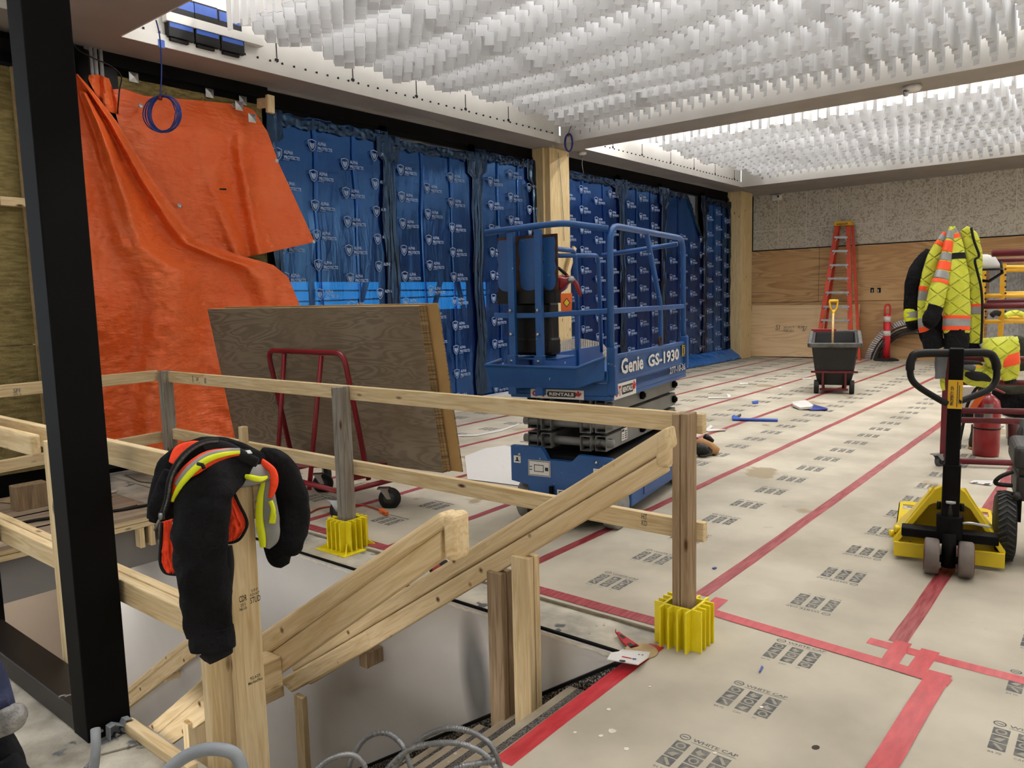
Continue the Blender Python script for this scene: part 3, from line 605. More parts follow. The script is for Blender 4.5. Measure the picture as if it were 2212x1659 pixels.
# ------------------------------------------------------------------ scissor lift
mat('lift_blue', (22, 76, 138), (28, 86, 150), sc=4, ro=.42, spots=(190, 198, 208), spot_sc=18, spot_t=.70)
mat('lift_rust', (44, 24, 14), (84, 50, 26), sc=14, ro=.8)
mat('scissor_grey', (112, 113, 112), (128, 128, 126), sc=3, ro=.5, spots=(80, 78, 74), spot_sc=8, spot_t=.66)
mat('tire_grey', (120, 119, 115), (150, 148, 143), sc=6, ro=.8)
mat('sticker', (226, 226, 222), ro=.5); mat('sticker_ink', (40, 40, 42), ro=.6); mat('maple_red', (184, 26, 34), ro=.5)
mat('ext_red', (138, 14, 24), (158, 24, 34), sc=5, ro=.3, coat=.3); mat('tag_orange', (238, 110, 40), ro=.6); mat('rubber', (13, 13, 13), (24, 24, 23), sc=10, ro=.7)
mat('cord_orange', (176, 62, 36), (196, 76, 46), sc=8, ro=.5); mat('yellow_mark', (232, 190, 40), ro=.5)
LT = M.Translation((4.232, 2.612, 0)) @ M.Rotation(math.radians(9.28), 4, 'Z')
def lm(): return MB(LT)
LW, LL = .76, 1.60
lift = thing('scissor_lift', 'blue scissor lift with battered railings parked before the blue film', 'scissor lift', LT @ V((.8, .38, 0)))
# chassis
b = lm(); b.box(.36, 1.36, .01, .75, .10, .47); b.build('chassis', 'lift_blue', lift, bevel=.015)
b = lm(); b.box(.03, 1.78, .01, .75, .31, .47); b.box(.03, 1.78, .14, .62, .10, .31); b.build('chassis', 'lift_blue', lift, bevel=.01)
b = lm()
b.prism([(.0, .52), (.0, .31), (.13, .29), (.19, .12), (.25, .09), (.51, .09), (.57, .12), (.63, .29), (.76, .31), (.76, .56), (.52, .56), (.47, .48), (.29, .48), (.24, .53)], (-.02, 0, 0), (0, 1, 0), (0, 0, 1), (.05, 0, 0))
ch = b.build('front_plate', 'lift_blue', lift, bevel=.004)
b = lm(); b.box(.05, 1.72, .05, .71, .47, .50); b.build('deck_pan', 'black_plastic', lift)
b = lm(); b.box(-.06, .05, .14, .62, .10, .20); b.build('bumper', 'black_plastic', lift, bevel=.01)
for y in (.28, .44):
    b = lm(); b.box(-.045, -.02, y-.012, y+.012, .13, .30); b.build('tow_lug', 'black_steel', ch)
def sticker(par, T, o, ax, ay, w, h, parts=(), nm='sticker', base='sticker'):
    b = MB(T); o, ax, ay = V(o), V(ax), V(ay); n = ax.cross(ay)*.0015
    b.prism([(0, 0), (w, 0), (w, h), (0, h)], o, ax, ay, n)
    s = b.build(nm, base, par)
    if parts:
        c = MB(T); e = n*1.3
        for p in parts:
            if p[0] == 'r': c.add([o+e+ax*x+ay*y for x, y in ((p[1], p[2]), (p[3], p[2]), (p[3], p[4]), (p[1], p[4]))], [(0, 1, 2, 3)])
            elif p[0] == 'o':
                x0, y0, x1, y1, q = p[1:]
                for r in ((x0, y0, x1, y0+q), (x0, y1-q, x1, y1), (x0, y0, x0+q, y1), (x1-q, y0, x1, y1)): c.add([o+e+ax*x+ay*y for x, y in ((r[0], r[1]), (r[2], r[1]), (r[2], r[3]), (r[0], r[3]))], [(0, 1, 2, 3)])
            elif p[0] == 't': c.text(p[1], o+e+ax*p[2]+ay*p[3], ax, ay, p[4], w=p[5], bold=.02)
        c.build('print', 'sticker_ink', s)
    return s
FN = ((0, -1, 0), (0, 0, 1))   # reading directions on the front
sticker(ch, LT, (-.0215, .62, .36), *FN, .17, .11, [('o', .004, .004, .166, .106, .004), ('o', .045, .03, .12, .08, .005), ('r', .13, .04, .155, .065), ('r', .01, .06, .03, .066), ('r', .01, .04, .03, .046)])
sticker(ch, LT, (-.0215, .735, .44), *FN, .055, .05, [('r', .02, .012, .035, .04), ('r', .012, .01, .045, .018)])
sticker(ch, LT, (-.0215, .13, .40), *FN, .055, .05, [('r', .02, .012, .035, .04), ('r', .012, .01, .045, .018)])
sticker(ch, LT, (-.0215, .40, .235), *FN, .05, .045, [('r', .008, .006, .042, .012), ('o', .012, .014, .038, .036, .006)])
for y, z in ((.69, .50), (.11, .49), (.05, .47)):
    b = lm(); b.lathe([(.012, 0), (.012, .008), (.004, .012)], (-.02, y, z), (-1, 0, 0), 12); b.build('bolt', 'steel', ch)
sticker(lift, LT, (1.05, .0085, .22), (1, 0, 0), (0, 0, 1), .22, .18, [('r', .01, .15, .21, .172)]+[('r', .01+.1*c, .01+.012*k, .01+.1*c+.085, .016+.012*k) for k in range(11) for c in (0, 1)], 'spec_label')
b = lm(); b.box(.60, .98, .003, .02, .14, .50); b.build('side_tray', 'lift_blue', lift, bevel=.004)
b = lm(); b.box(1.42, 1.70, .003, .02, .18, .44); b.build('side_tray', 'lift_blue', lift, bevel=.004)
b = lm(); b.box(1.30, 1.34, .0, .02, .36, .42); b.box(.99, 1.03, .0, .02, .20, .26); b.box(.99, 1.03, .0, .02, .30, .34); b.build('slot', 'black_plastic', lift)
for x in (.165, 1.55):
    for y in (.052, .708):
        t = lm(); s = -1 if y < .3 else 1
        t.lathe([(.06, -.05), (.135, -.05), (.148, -.04), (.148, .04), (.135, .05), (.06, .05)], (x, y, .148), (0, s, 0), 32); wv = t.build('wheel', 'tire_grey', lift)
        t = lm(); t.lathe([(.10, .045), (.10, .052), (.055, .053), (.05, .062), (.018, .064)], (x, y, .148), (0, s, 0), 24); t.build('hub', 'scissor_grey', wv)
# scissor stack: square arms in pairs with pins
for k in range(3):
    z = .535+.125*k
    for y in (.10, .20, .50, .62):
        b = lm(); xo = .10+.03*(y < .15 or y > .6)
        b.box(xo-.004, 1.62, y, y+.006, z, z+.105); b.box(xo-.004, 1.62, y+.074, y+.08, z, z+.105); b.box(xo, 1.62, y, y+.08, z, z+.006); b.box(xo, 1.62, y, y+.08, z+.099, z+.105); b.box(xo+.10, xo+.12, y, y+.08, z, z+.105)
        b.build('arm', 'scissor_grey', lift, bevel=.003)
    b = lm(); b.tube([(.16, .06, z+.052), (.16, .74, z+.052)], .030, 14); b.build('cross_pin', 'scissor_grey', lift)
    for x in (.17, .80, 1.56):
        b = lm(); b.lathe([(.030, 0), (.030, .022), (.018, .024), (.018, .034)], (x, .098, z+.055), (0, -1, 0), 14); b.build('pin', 'black_steel', lift)
sticker(lift, LT, (.40, .0975, .562), (1, 0, 0), (0, 0, 1), .11, .085, [('r', .006, .062, .05, .08)]+[('r', .06, .01+.016*k, .10, .018+.016*k) for k in range(4)]+[('r', .008, .012+.014*k, .045, .017+.014*k) for k in range(3)])
# platform
ZP = .93
b = lm(); b.box(0, LL, 0, LW, ZP, ZP+.085); b.box(0, LL, 0, LW, ZP-.03, ZP); pf = b.build('platform', 'lift_blue', lift, bevel=.006)
b = lm(); b.box(.0, LL, .0, .022, ZP+.03, 1.20); b.box(.0, LL, -.008, .0, 1.175, 1.20); b.box(.0, LL, -.006, 0, 1.02, 1.035); sidep = b.build('toe_board', 'lift_blue', lift, bevel=.004)
b = lm(); b.box(.0, LL, LW-.02, LW, ZP+.03, 1.16); b.build('toe_board', 'lift_blue', lift, bevel=.004)
# entry end: flared step tray
A, B_, C1 = LOC(1048, 789, LT, 'x', -.13), LOC(1245, 795, LT, 'x', -.13), LOC(1306, 772, LT, 'y', .03)
A2, B2, C2 = LOC(1064, 836, LT, 'x', -.09), LOC(1243, 838, LT, 'x', -.09), LOC(1306, 819, LT, 'y', .03)
D, D2 = V((.10, A.y+.01, A.z+.02)), V((.10, A2.y, A2.z))
b = lm(); b.quad(A2, B2, B_, A); b.quad(B2, C2, C1, B_); b.quad(D2, A2, A, D); b.add([A2, B2, C2, V((.3, .4, A2.z)), D2], [(0, 1, 2, 3, 4)]); b.build('step_tray', 'lift_blue', lift, solid=.008, off=0, smooth=False)
b = lm(); b.tube([D, A, B_, C1], .011, 8); b.build('tray_rim', 'lift_blue', lift)
b = lm(); b.box(-.03, .0, .02, .74, 1.02, 1.10); b.box(.0, .30, .40, .74, 1.16, 1.175); b.build('threshold', 'lift_blue', lift, bevel=.004)
TS = .045
def stube(nm, pts, m='lift_blue', par=lift, w=.042, h=.042, up=(0, 0, 1)):
    b = lm()
    for p, q in zip(pts, pts[1:]): b.bar(p, q, w, h, up if abs((V(q)-V(p)).normalized().z) < .9 else (1, 0, 0))
    return b.build(nm, m, par, bevel=.005)
def rtube(nm, pts, r=.021, n=8): 
    b = lm(); b.tube([V(p) for p in spline(pts, 6)], r, 12); return b.build(nm, 'lift_blue', lift)
yA, yB = LOC(1108, 700, LT, 'x', -.06).y, LOC(1166, 700, LT, 'x', -.06).y
ZR = 2.03
for y in (yA, yB):
    stube('post', [(-.06, y, .95), (-.06, y, ZR)], w=.05, h=.038)
    stube('post_sleeve', [(-.07, y, .93), (-.07, y, 1.20)], w=.062, h=.05)
    for z in (1.16, 1.50, 1.34):
        b = lm(); b.lathe([(.010, 0), (.010, .01)], (-.092, y, z), (-1, 0, 0), 10); b.build('bolt', 'steel', lift)
# top rails
def rail(nm, pts, w=.038, h=.05, r=.06):
    P = [V(p) for p in pts]; out = [P[0]]
    for i in range(1, len(P)-1):
        a = P[i]+(P[i-1]-P[i]).normalized()*r; c = P[i]+(P[i+1]-P[i]).normalized()*r
        for k in range(5): t = k/4; out.append(a*(1-t)**2+P[i]*2*t*(1-t)+c*t*t)
    out.append(P[-1]); b = lm(); b.tube(out, w*.56, 12); return b.build(nm, 'lift_blue', lift)
yL = LOC(1055, 500, LT, 'x', -.06).y
rail('top_rail', [(-.10, yL, ZR), (-.06, yB-.02, ZR+.025), (-.03, .30, ZR+.03), (.03, .03, ZR-.02)], h=.05)
rail('corner_post', [(.02, .012, .95), (.02, .012, ZR), (1.56, .012, ZR), (1.56, .012, 1.0)], r=.13)
stube('post_sleeve', [(.02, .005, .94), (.02, .005, 1.25)], w=.06, h=.05); stube('post_sleeve', [(1.56, .0, .98), (1.56, .0, 1.24)], w=.055, h=.05)
rail('brace', [(.70, .012, ZR-.01), (1.0, .012, 1.50), (1.0, .012, 1.1)], r=.1, w=.032)
stube('mid_rail', [(.04, .012, 1.485), (1.56, .012, 1.485)], w=.03, h=.034)
stube('mid_rail', [(-.06, yL-.03, 1.47), (-.04, yA, 1.465), (-.04, yB, 1.465), (.02, .03, 1.485)], w=.03, h=.034)
# far side rails
rail('far_rail', [(.28, LW-.02, 1.10), (.28, LW-.02, 1.45), (.06, LW-.02, ZR-.08), (1.05, LW-.02, ZR-.08), (1.08, LW-.02, 1.45)], r=.07, w=.034)
rail('far_rail', [(.75, LW-.02, 1.9), (1.52, LW-.02, 1.93), (1.56, LW-.02, 1.1)], r=.08, w=.032)
stube('far_mid_rail', [(.04, LW-.02, 1.46), (1.56, LW-.02, 1.46)], w=.028, h=.03)
for x in (.28, 1.08): stube('far_post', [(x, LW-.02, 1.0), (x, LW-.02, 1.46)], w=.036, h=.036)
stube('back_rail', [(1.56, .02, 1.485), (1.56, LW-.02, 1.46)], w=.03, h=.03); rail('back_rail', [(1.56, .06, ZR-.04), (1.56, LW-.04, ZR-.1)], w=.034)
# control guard panel: blue paint flaking to rust
pz0, pz1 = 1.62, 2.0
y0, y1 = LOC(1076, 560, LT, 'x', .0).y, LOC(1204, 560, LT, 'x', .0).y
b = lm(); b.box(.0, .012, y1, y0, pz0, pz1); gp = b.build('guard_panel', 'lift_rust', lift)
def patch(a, c, seed):
    pts = []
    for k in range(9): pts.append((a+.012*nfn(k, seed, .9)-.01*(k % 2), pz1-.02-(pz1-pz0-.06)*k/8))
    for k in range(5): t = (k+1)/6; pts.append((a+(c-a)*t, pz0+.03-.02*math.sin(t*pi)))
    for k in range(9): pts.append((c+.012*nfn(k, seed+5, .9)+.008*(k % 2), pz0+.04+(pz1-pz0-.06)*k/8))
    b = lm(); b.prism(pts, (-.0025, 0, 0), (0, 1, 0), (0, 0, 1), (.0022, 0, 0)); b.build('paint_patch', 'lift_blue', gp)
W_ = y0-y1
patch(y1+.02, y1+W_*.22, 1); patch(y1+W_*.34, y1+W_*.62, 2); patch(y1+W_*.74, y1+W_*.99, 3)
b = lm(); b.box(-.03, .05, y1, y0, pz0-.075, pz0+.01); b.box(-.034, -.03, y1+.01, y1+.10, pz0-.065, pz0-.005); b.build('control_bar', 'black_plastic', lift, bevel=.004)
# black tank under the bar
ya, yb = LOC(1120, 700, LT, 'x', .06).y, LOC(1194, 700, LT, 'x', .06).y
b = lm(); b.box(.02, .17, yb, ya, 1.19, 1.555); b.box(.012, .178, yb-.006, ya+.006, 1.19, 1.315); tk = b.build('black_tank', 'black_plastic', lift, bevel=.022)
b = lm(); b.lathe([(.035, 0), (.035, .05), (.028, .055)], (.09, (ya+yb)/2, 1.552), (0, 0, 1), 18); b.build('tank_cap', 'black_plastic', tk)
# decals on the side
b = MB(LT); sx, so = (1, 0, 0), (0, 0, 1)
b.text('Genie', (.14, -.0095, 1.062), sx, so, .105, w=.42, bold=.03); b.text('GS-1930', (.66, -.0095, 1.062), sx, so, .092, w=.72, bold=.03)
b.text('277-10-36', (1.14, -.0125, .968), sx, so, .052, w=.40, bold=.01)
b.build('lettering', 'sticker', sidep)
sticker(sidep, LT, (1.46, -.0085, 1.08), sx, so, .10, .09, [('o', .006, .006, .094, .084, .008), ('r', .02, .02, .05, .07)], 'warning_label', 'yellow_mark')
def rental(par, o, ax, ay, w, h):
    o, ax, ay = V(o), V(ax).normalized(), V(ay); n = ax.cross(ay)
    s = MB(LT); s.prism([(0, 0), (w, 0), (w, h), (0, h)], o, ax, ay, n*.0012); s = s.build('rental_sticker', 'sticker', par)
    b = MB(LT); e = n*.0018; b.text('C T', o+e+ax*(w*.03)+ay*(h*.16), ax, ay, h*.68, w=w*.27, bold=.05)
    cx, cy_, r = w*.90, h*.55, h*.42; leaf = [(0, -1), (.08, -.45), (.6, -.5), (.5, -.25), (1, .15), (.8, .25), (.85, .55), (.5, .48), (.25, .25), (.35, .75), (.2, .7), (0, 1)]
    lf = leaf+[(-x, y) for x, y in leaf[::-1][1:-1]]
    b.add([o+e+ax*(cx+x*r)+ay*(cy_+y*r) for x, y in lf], [tuple(range(len(lf)))]); b.build('red_print', 'maple_red', s)
    b = MB(LT); pts = [(w*.34, h*.2), (w*.84, h*.2), (w*.87, h*.5), (w*.84, h*.8), (w*.34, h*.8), (w*.31, h*.5)]; b.add([o+e+ax*x+ay*y for x, y in pts], [tuple(range(6))]); b.text('&', o+e+ax*(w*.13)+ay*(h*.3), ax, ay, h*.35); b.build('black_print', 'sticker_ink', s)
    b = MB(LT); b.text('RENTALS', o+e*1.6+ax*(w*.36)+ay*(h*.33), ax, ay, h*.36, w=w*.46, bold=.04); b.build('white_print', 'sticker', s)
rental(pf, (.03, -.0015, ZP-.025), (1, 0, 0), (0, 0, 1), .40, .10)
rental(pf, (-.0015, .60, ZP-.028), (0, -1, 0), (0, 0, 1), .40, .062)
b = lm(); b.tube([(.95+.022*math.cos(t), -.0, 1.235+.035*math.sin(t)) for t in [k*pi/8 for k in range(16)]], .006, 6, closed=True); b.build('lashing_ring', 'lift_rust', lift)
b = lm(); b.box(.20, .205, .50, .58, 1.17, 1.26); b.lathe([(.03, 0), (.03, .02)], (.2, .54, 1.26), (1, 0, 0), 14); b.build('latch', 'black_steel', lift)

# fire extinguisher strapped in the lift
def hose_pts(pts): return spline(pts, 8)
D1 = (LT @ V((.12, .3, 1.6)) - CAM).dot(_f)
fe = thing('fire_extinguisher', 'small red fire extinguisher with orange tag lying in the lift railing', 'fire extinguisher', AT(1215, 625, D1))
b = MB(); a, c = AT(1196, 617, D1+.06), AT(1222, 608, D1-.02); ax = (c-a).normalized()
b.lathe([(.002, -.22), (.055, -.20), (.06, -.16), (.06, -.02), (.05, .02), (.024, .05), (.022, .07)], c-ax*.04, ax, 20); b.build('cylinder', 'ext_red', fe)
b = MB(); h = c+ax*.045
b.lathe([(.02, 0), (.022, .02), (.014, .045)], h-ax*.02, ax, 12); b.lathe([(.018, 0), (.018, .012)], h+V((-.03, -.03, 0)), V((-1, -.8, 0)), 12); b.build('valve', 'steel', fe)
b = MB(); b.tube([AT(*p, D1-.02) for p in ((1222, 596), (1236, 600), (1247, 615), (1254, 640))], [.008, .012, .012, .008], 8); b.tube([AT(*p, D1-.02) for p in ((1228, 606), (1240, 612), (1251, 636))], .008, 8); b.build('lever', 'ext_red', fe)
b = MB(); b.tube([AT(*p, D1) for p in spline([(1205, 578), (1215, 586), (1224, 594), (1230, 604)], 5)], .011, 8); b.build('hose', 'rubber', fe)
b = MB(); q = [AT(x, y, D1-.06) for x, y in ((1211, 634), (1236, 633), (1235, 675), (1212, 676))]; n_ = (_f*-.0015); b.add(q+[p+_f*.002 for p in q], [(0, 1, 2, 3), (7, 6, 5, 4), (0, 3, 7, 4), (1, 5, 6, 2), (0, 4, 5, 1), (3, 2, 6, 7)]); tg_ = b.build('tag', 'tag_orange', fe)
b = MB(); dd = D1-.064
b.add([AT(x, y, dd) for x, y in ((1224, 643), (1232, 654), (1224, 664), (1216, 654))], [(0, 1, 2, 3)]); b.build('tag_print', 'sticker_ink', tg_)
b = MB(); dd = D1-.067
b.add([AT(x, y, dd) for x, y in ((1224, 646), (1230, 654), (1224, 661.5), (1218, 654))], [(0, 1, 2, 3)]); b.build('tag_diamond', 'yellow_mark', tg_)
# ------------------------------------------------------------------ blue protective film over the windows
def shield(b, o, ax, ay, s):
    """shield outline with an animal head inside"""
    o, ax, ay = V(o), V(ax), V(ay); P = lambda x, y: o+ax*(x*s)+ay*(y*s)
    out = [(-.42, .42), (0, .55), (.42, .42), (.40, 0), (.26, -.30), (0, -.52), (-.26, -.30), (-.40, 0)]; k = len(out)
    vs = [P(*p) for p in out]+[P(x*.86, y*.86) for x, y in out]; b.add(vs, [(i, (i+1) % k, k+(i+1) % k, k+i) for i in range(k)])
    for hd in ([(-.26, .30), (-.13, .18), (0, .20), (0, -.30), (-.10, -.24), (-.24, -.02)], [(.26, .30), (.13, .18), (.03, .20), (.03, -.30), (.10, -.24), (.24, -.02)]): b.add([P(*p) for p in hd], [tuple(range(6))])
def logos(x0, x1, z0, z1, ph, par, step=.47, rows=.345):
    b = MB(); c = 0; x = x0+.03+ph
    while x < x1-.12:
        z = z0+.1+(rows*.45 if c % 2 else 0)+ph*.3
        while z < z1-.1:
            shield(b, (x+.035, YW-.089, z), (1, 0, 0), (0, 0, 1), .135)
            w = min(1, (x1-x-.10)/.2)
            b.text('ALPHA', (x+.112, YW-.089, z+.014), (1, 0, 0), (0, 0, 1), .040, w=.125, bold=.04)
            if x+.30 < x1+.02:
                b.text('PROTECTS', (x+.112, YW-.089, z-.042), (1, 0, 0), (0, 0, 1), .040, w=.21, bold=.04)
                b.quad((x+.098, YW-.089, z-.055), (x+.18, YW-.089, z-.055), (x+.18, YW-.089, z-.050), (x+.098, YW-.089, z-.050))
            z += rows
        x += step; c += 1
    b.build('printed_logo', 'logo_white', par)
FILMS = [(5.13, 6.80, 3.74, 0, 'blue printed film over the window beside the orange tarp'), (6.92, 8.50, 3.70, .1, 'blue printed film over the second window from the tarp, gap at its top'),
         (8.62, 9.97, 3.76, .2, 'blue printed film over the window left of the middle timber post'), (10.68, 12.58, 3.72, .05, 'blue printed film directly right of the middle timber post'),
         (12.70, 14.21, 3.74, .12, 'blue printed film over the second window right of the middle timber post'), (14.33, 16.16, 3.74, .2, 'blue printed film with a torn drooping top corner'),
         (16.28, 17.58, 3.72, .02, 'blue printed film over the last window beside the corner post')]
for i, (x0, x1, zt, ph, lab) in enumerate(FILMS):
    x0 -= .035 if i not in (0, 3) else 0; x1 += .035 if i not in (2, 6) else 0
    def fn(u, v, x0=x0, x1=x1, zt=zt, i=i):
        x = x0+(x1-x0)*u; t = zt-.07*abs(nfn(u*5, i*3.1, 1.2))-.05*math.sin(u*pi)*(i in (1, 4))
        if i == 1 and .15 < u < .75: t -= .10*math.sin((u-.15)/.6*pi)
        if i == 5 and u > .55: t -= 1.0*(u-.55)/.45
        z = .03+(t-.03)*v
        return V((x, YW-.060-.012*nfn(x*2.5, z*.8, 1, i)-.006*nfn(x*9, z*2, 1, i+9), z))
    f = MB().grid(fn, 40, 40).build('protective_film', 'blue_film'); tag(f, lab, 'plastic film', 'blue printed films over the windows')
    logos(x0+.02, x1-.03, .05, zt-.16 if i != 5 else 2.9, ph, f)
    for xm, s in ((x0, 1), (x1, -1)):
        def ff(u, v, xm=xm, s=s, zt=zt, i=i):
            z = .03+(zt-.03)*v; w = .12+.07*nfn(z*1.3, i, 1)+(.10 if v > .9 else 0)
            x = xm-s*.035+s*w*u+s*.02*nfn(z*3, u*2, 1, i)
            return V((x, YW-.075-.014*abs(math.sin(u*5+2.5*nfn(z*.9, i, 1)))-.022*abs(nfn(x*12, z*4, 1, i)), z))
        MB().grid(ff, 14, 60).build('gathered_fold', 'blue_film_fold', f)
    for k in (.33, .68):
        xs = x0+(x1-x0)*k
        def fs(u, v, xs=xs, zt=zt, i=i):
            z = .05+(zt-.15)*v; return V((xs+(.055+.03*nfn(z*2, i, 1.3))*u+.03*nfn(z*1.5, i+xs, 1.1), YW-.076-.004*math.sin(u*pi)-.004*abs(nfn(u*5, z*4, 1)), z))
        if i != 5 or k < .5: MB().grid(fs, 4, 30).build('overlap', 'blue_film', f)
    # crumpled hem along the top
    def fh(u, v, x0=x0, x1=x1, zt=zt, i=i):
        x = x0+(x1-x0)*u; t = zt-.05*abs(nfn(u*6, i, 1))-(1.0*max(0, (u-.55)/.45) if i == 5 else 0)
        return V((x, YW-.078-.05*abs(nfn(u*30, v*3, 1, i)), t-.02-.11*v-.06*abs(nfn(u*11, i, 1))*v))
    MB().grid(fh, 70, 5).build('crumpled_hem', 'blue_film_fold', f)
b = MB(); b.grid(lambda u, v: V((10.75+6.85*u, YW-.10-.26*math.sin(v*pi*.62)-.04*nfn(u*40, v*3, 1), .012+.24*(1-v)**1.3+.025*abs(nfn(u*60, v*5, 1)))), 160, 10)
tag(b.build('film_skirt', 'blue_film_skirt'), 'bright blue film bunched over the sill along the floor at the far windows', 'plastic film')
b = MB(); b.box(7.6, 10.0, 7.30, YW-.14, PT, .16); tag(b.build('white_curb', 'white_paint', bevel=.01), 'long white curb panel lying along the floor below the blue film', 'panel')

# ------------------------------------------------------------------ orange tarp
def tarp_mat():
    m = mat('tarp_orange', (242, 104, 44), (246, 116, 58), sc=3, ro=.36, bu=.9, bs=9, bst=(1, 1, 2.6), spec=.4, dist=1)
tarp_mat(); mat('tarp_dark', (150, 40, 16), ro=.6)
tp = thing('tarp', 'crumpled orange tarp draped over the insulated wall and down to the floor', 'tarp', (4.2, 7.4, 0))
def poly_at(P, t):
    """point on a polyline of (v, x, y)"""
    for (v0, x0, y0), (v1, x1, y1) in zip(P, P[1:]):
        if t <= v1: k = (t-v0)/max(v1-v0, 1e-6); return (x0+(x1-x0)*k, y0+(y1-y0)*k)
    return P[-1][1:]
def wr(x, z, s): return .030*nfn(x*3, z*2, 1, s)+.012*nfn(x*9, z*9, 1, s+2)+.006*nfn(x*25, z*18, 1, s+4)
LA = [(0, 150, 158), (1, 205, 985)]
RA = [(0, 168, 160), (.05, 195, 190), (.14, 252, 262), (.27, 330, 388), (.40, 402, 482), (.46, 440, 524), (.50, 520, 552), (.53, 590, 572), (.57, 622, 598), (.64, 646, 655), (.8, 650, 790), (1, 640, 985)]
def front(u, v):
    # rows run along the long diagonal fold
    xl, yl = poly_at(LA, v); xr, yr = poly_at(RA, v); x = xl+(xr-xl)*u; y = yl+(yr-yl)*u
    p = ON(x, y, Y=7.42); env = math.sin(pi*min(1, u*1.02))**.5 if 0 < u < 1 else 0
    ridge = .22*math.exp(-((u-(.62-.30*v))/.10)**2)*(v > .06) + .20*math.exp(-((u-(.30+.05*math.sin(v*4)))/.07)**2)*v + .13*math.exp(-((u-.86)/.06)**2)
    sag = .10*math.sin(max(0, v-.40)*7+u*3.3)*math.exp(-((v-.60)/.16)**2)
    d = .05+.10*v+ridge*.9+sag+wr(p.x, p.z, 3)*(1+v)
    return ON(x, y, Y=7.44-d)
MB().grid(front, 90, 130).build('front_fold', 'tarp_orange', tp)
LB = [(0, 236, 194), (.3, 262, 290), (1, 452, 575)]
RB = [(0, 548, 238), (.15, 578, 285), (.35, 602, 352), (1, 680, 523)]
TOP = [(0, 236, 194), (.1, 266, 191), (.25, 312, 207), (.6, 432, 217), (.9, 520, 226), (1, 548, 238)]
BOT = [(0, 452, 600), (.5, 545, 566), (1, 680, 524)]
def back(u, v):
    xl, yl = poly_at(LB, v); xr, yr = poly_at(RB, v); xt, yt = poly_at(TOP, u); xb, yb = poly_at(BOT, u)
    x = (1-v)*xt+v*xb+(1-u)*xl+u*xr-((1-u)*(1-v)*TOP[0][1]+u*(1-v)*TOP[-1][1]+(1-u)*v*BOT[0][1]+u*v*BOT[-1][1])
    y = (1-v)*yt+v*yb+(1-u)*yl+u*yr-((1-u)*(1-v)*TOP[0][2]+u*(1-v)*TOP[-1][2]+(1-u)*v*BOT[0][2]+u*v*BOT[-1][2])
    p = ON(x, y, Y=7.5)
    d = .03+.12*math.exp(-((u-(.86-.30*v))/.05)**2)*min(1, v*3)+.09*math.exp(-((u-(.60-.25*v))/.07)**2)*v+.08*v*u+wr(p.x, p.z, 8)+.05*math.sin(u*5+v*2)*v
    return ON(x, y, Y=7.55-d)
MB().grid(back, 80, 90).build('back_sheet', 'tarp_orange', tp)
FT = [(0, 186, 162), (.5, 214, 161), (1, 236, 170)]; FB = [(0, 205, 200), (.5, 232, 240), (1, 262, 250)]
def flap(u, v):
    a, c = poly_at(FT, u), poly_at(FB, u); x, y = a[0]+(c[0]-a[0])*v, a[1]+(c[1]-a[1])*v; return ON(x, y, Y=7.46-.05*abs(math.sin(u*6+v*2))-wr(u, v, 1))
MB().grid(flap, 24, 16).build('corner_flap', 'tarp_orange', tp)
def gro(px, py, Y):
    c = ON(px, py, Y=Y); b = MB(); b.lathe([(.022, -.003), (.022, .003), (.012, .005), (.010, .002)], c, (0, -1, 0), 14); b.build('grommet', 'galv', tp)
for q in ((304, 228, 7.43), (388, 444, 7.14), (598, 347, 7.34), (678, 522, 7.32), (505, 227, 7.46)): gro(*q)
# square insulation washers
for k, (px, py, lab) in enumerate(((289, 167, 'square metal insulation washer nearest the steel conduits above the tarp'), (453, 201, 'square metal insulation washer on the strip above the tarp middle'), (525, 217, 'square metal insulation washer at the right end of the insulation strip'), (517, 229, 'square washer pinning the tarp top edge'), (545, 255, 'tilted square washer pinning the tarp right corner'))):
    c = ON(px, py, Y=YW-.07 if k < 3 else 7.40); b = MB(); s = .045
    b.add([c+V((-s, 0, -s)), c+V((s, 0, -s)), c+V((s, 0, s)), c+V((-s, 0, s)), c+V((0, -.014, 0))], [(0, 1, 4), (1, 2, 4), (2, 3, 4), (3, 0, 4), (0, 3, 2, 1)])
    w = b.build('insulation_washer', 'galv', smooth=False); tag(w, lab, 'washer', 'square insulation washers')
# lumber bracket at the tarp's right corner
br = thing('lumber_bracket', 'two short lumber pieces nailed as a T above the tarp right corner', 'lumber bracket', ON(575, 228, Y=7.4))
b = MB(); p = ON(558, 224, Y=7.5); q = ON(584, 221, Y=7.3); b.bar(p, q, .04, .10); b.build('arm', 'woodX', br, bevel=.003)
b = MB(); p = ON(583, 206, Y=7.28); q = ON(584, 244, Y=7.28); b.bar(p, q, .085, .045, (0, 1, 0)); b.build('end_piece', 'woodZ', br, bevel=.003)

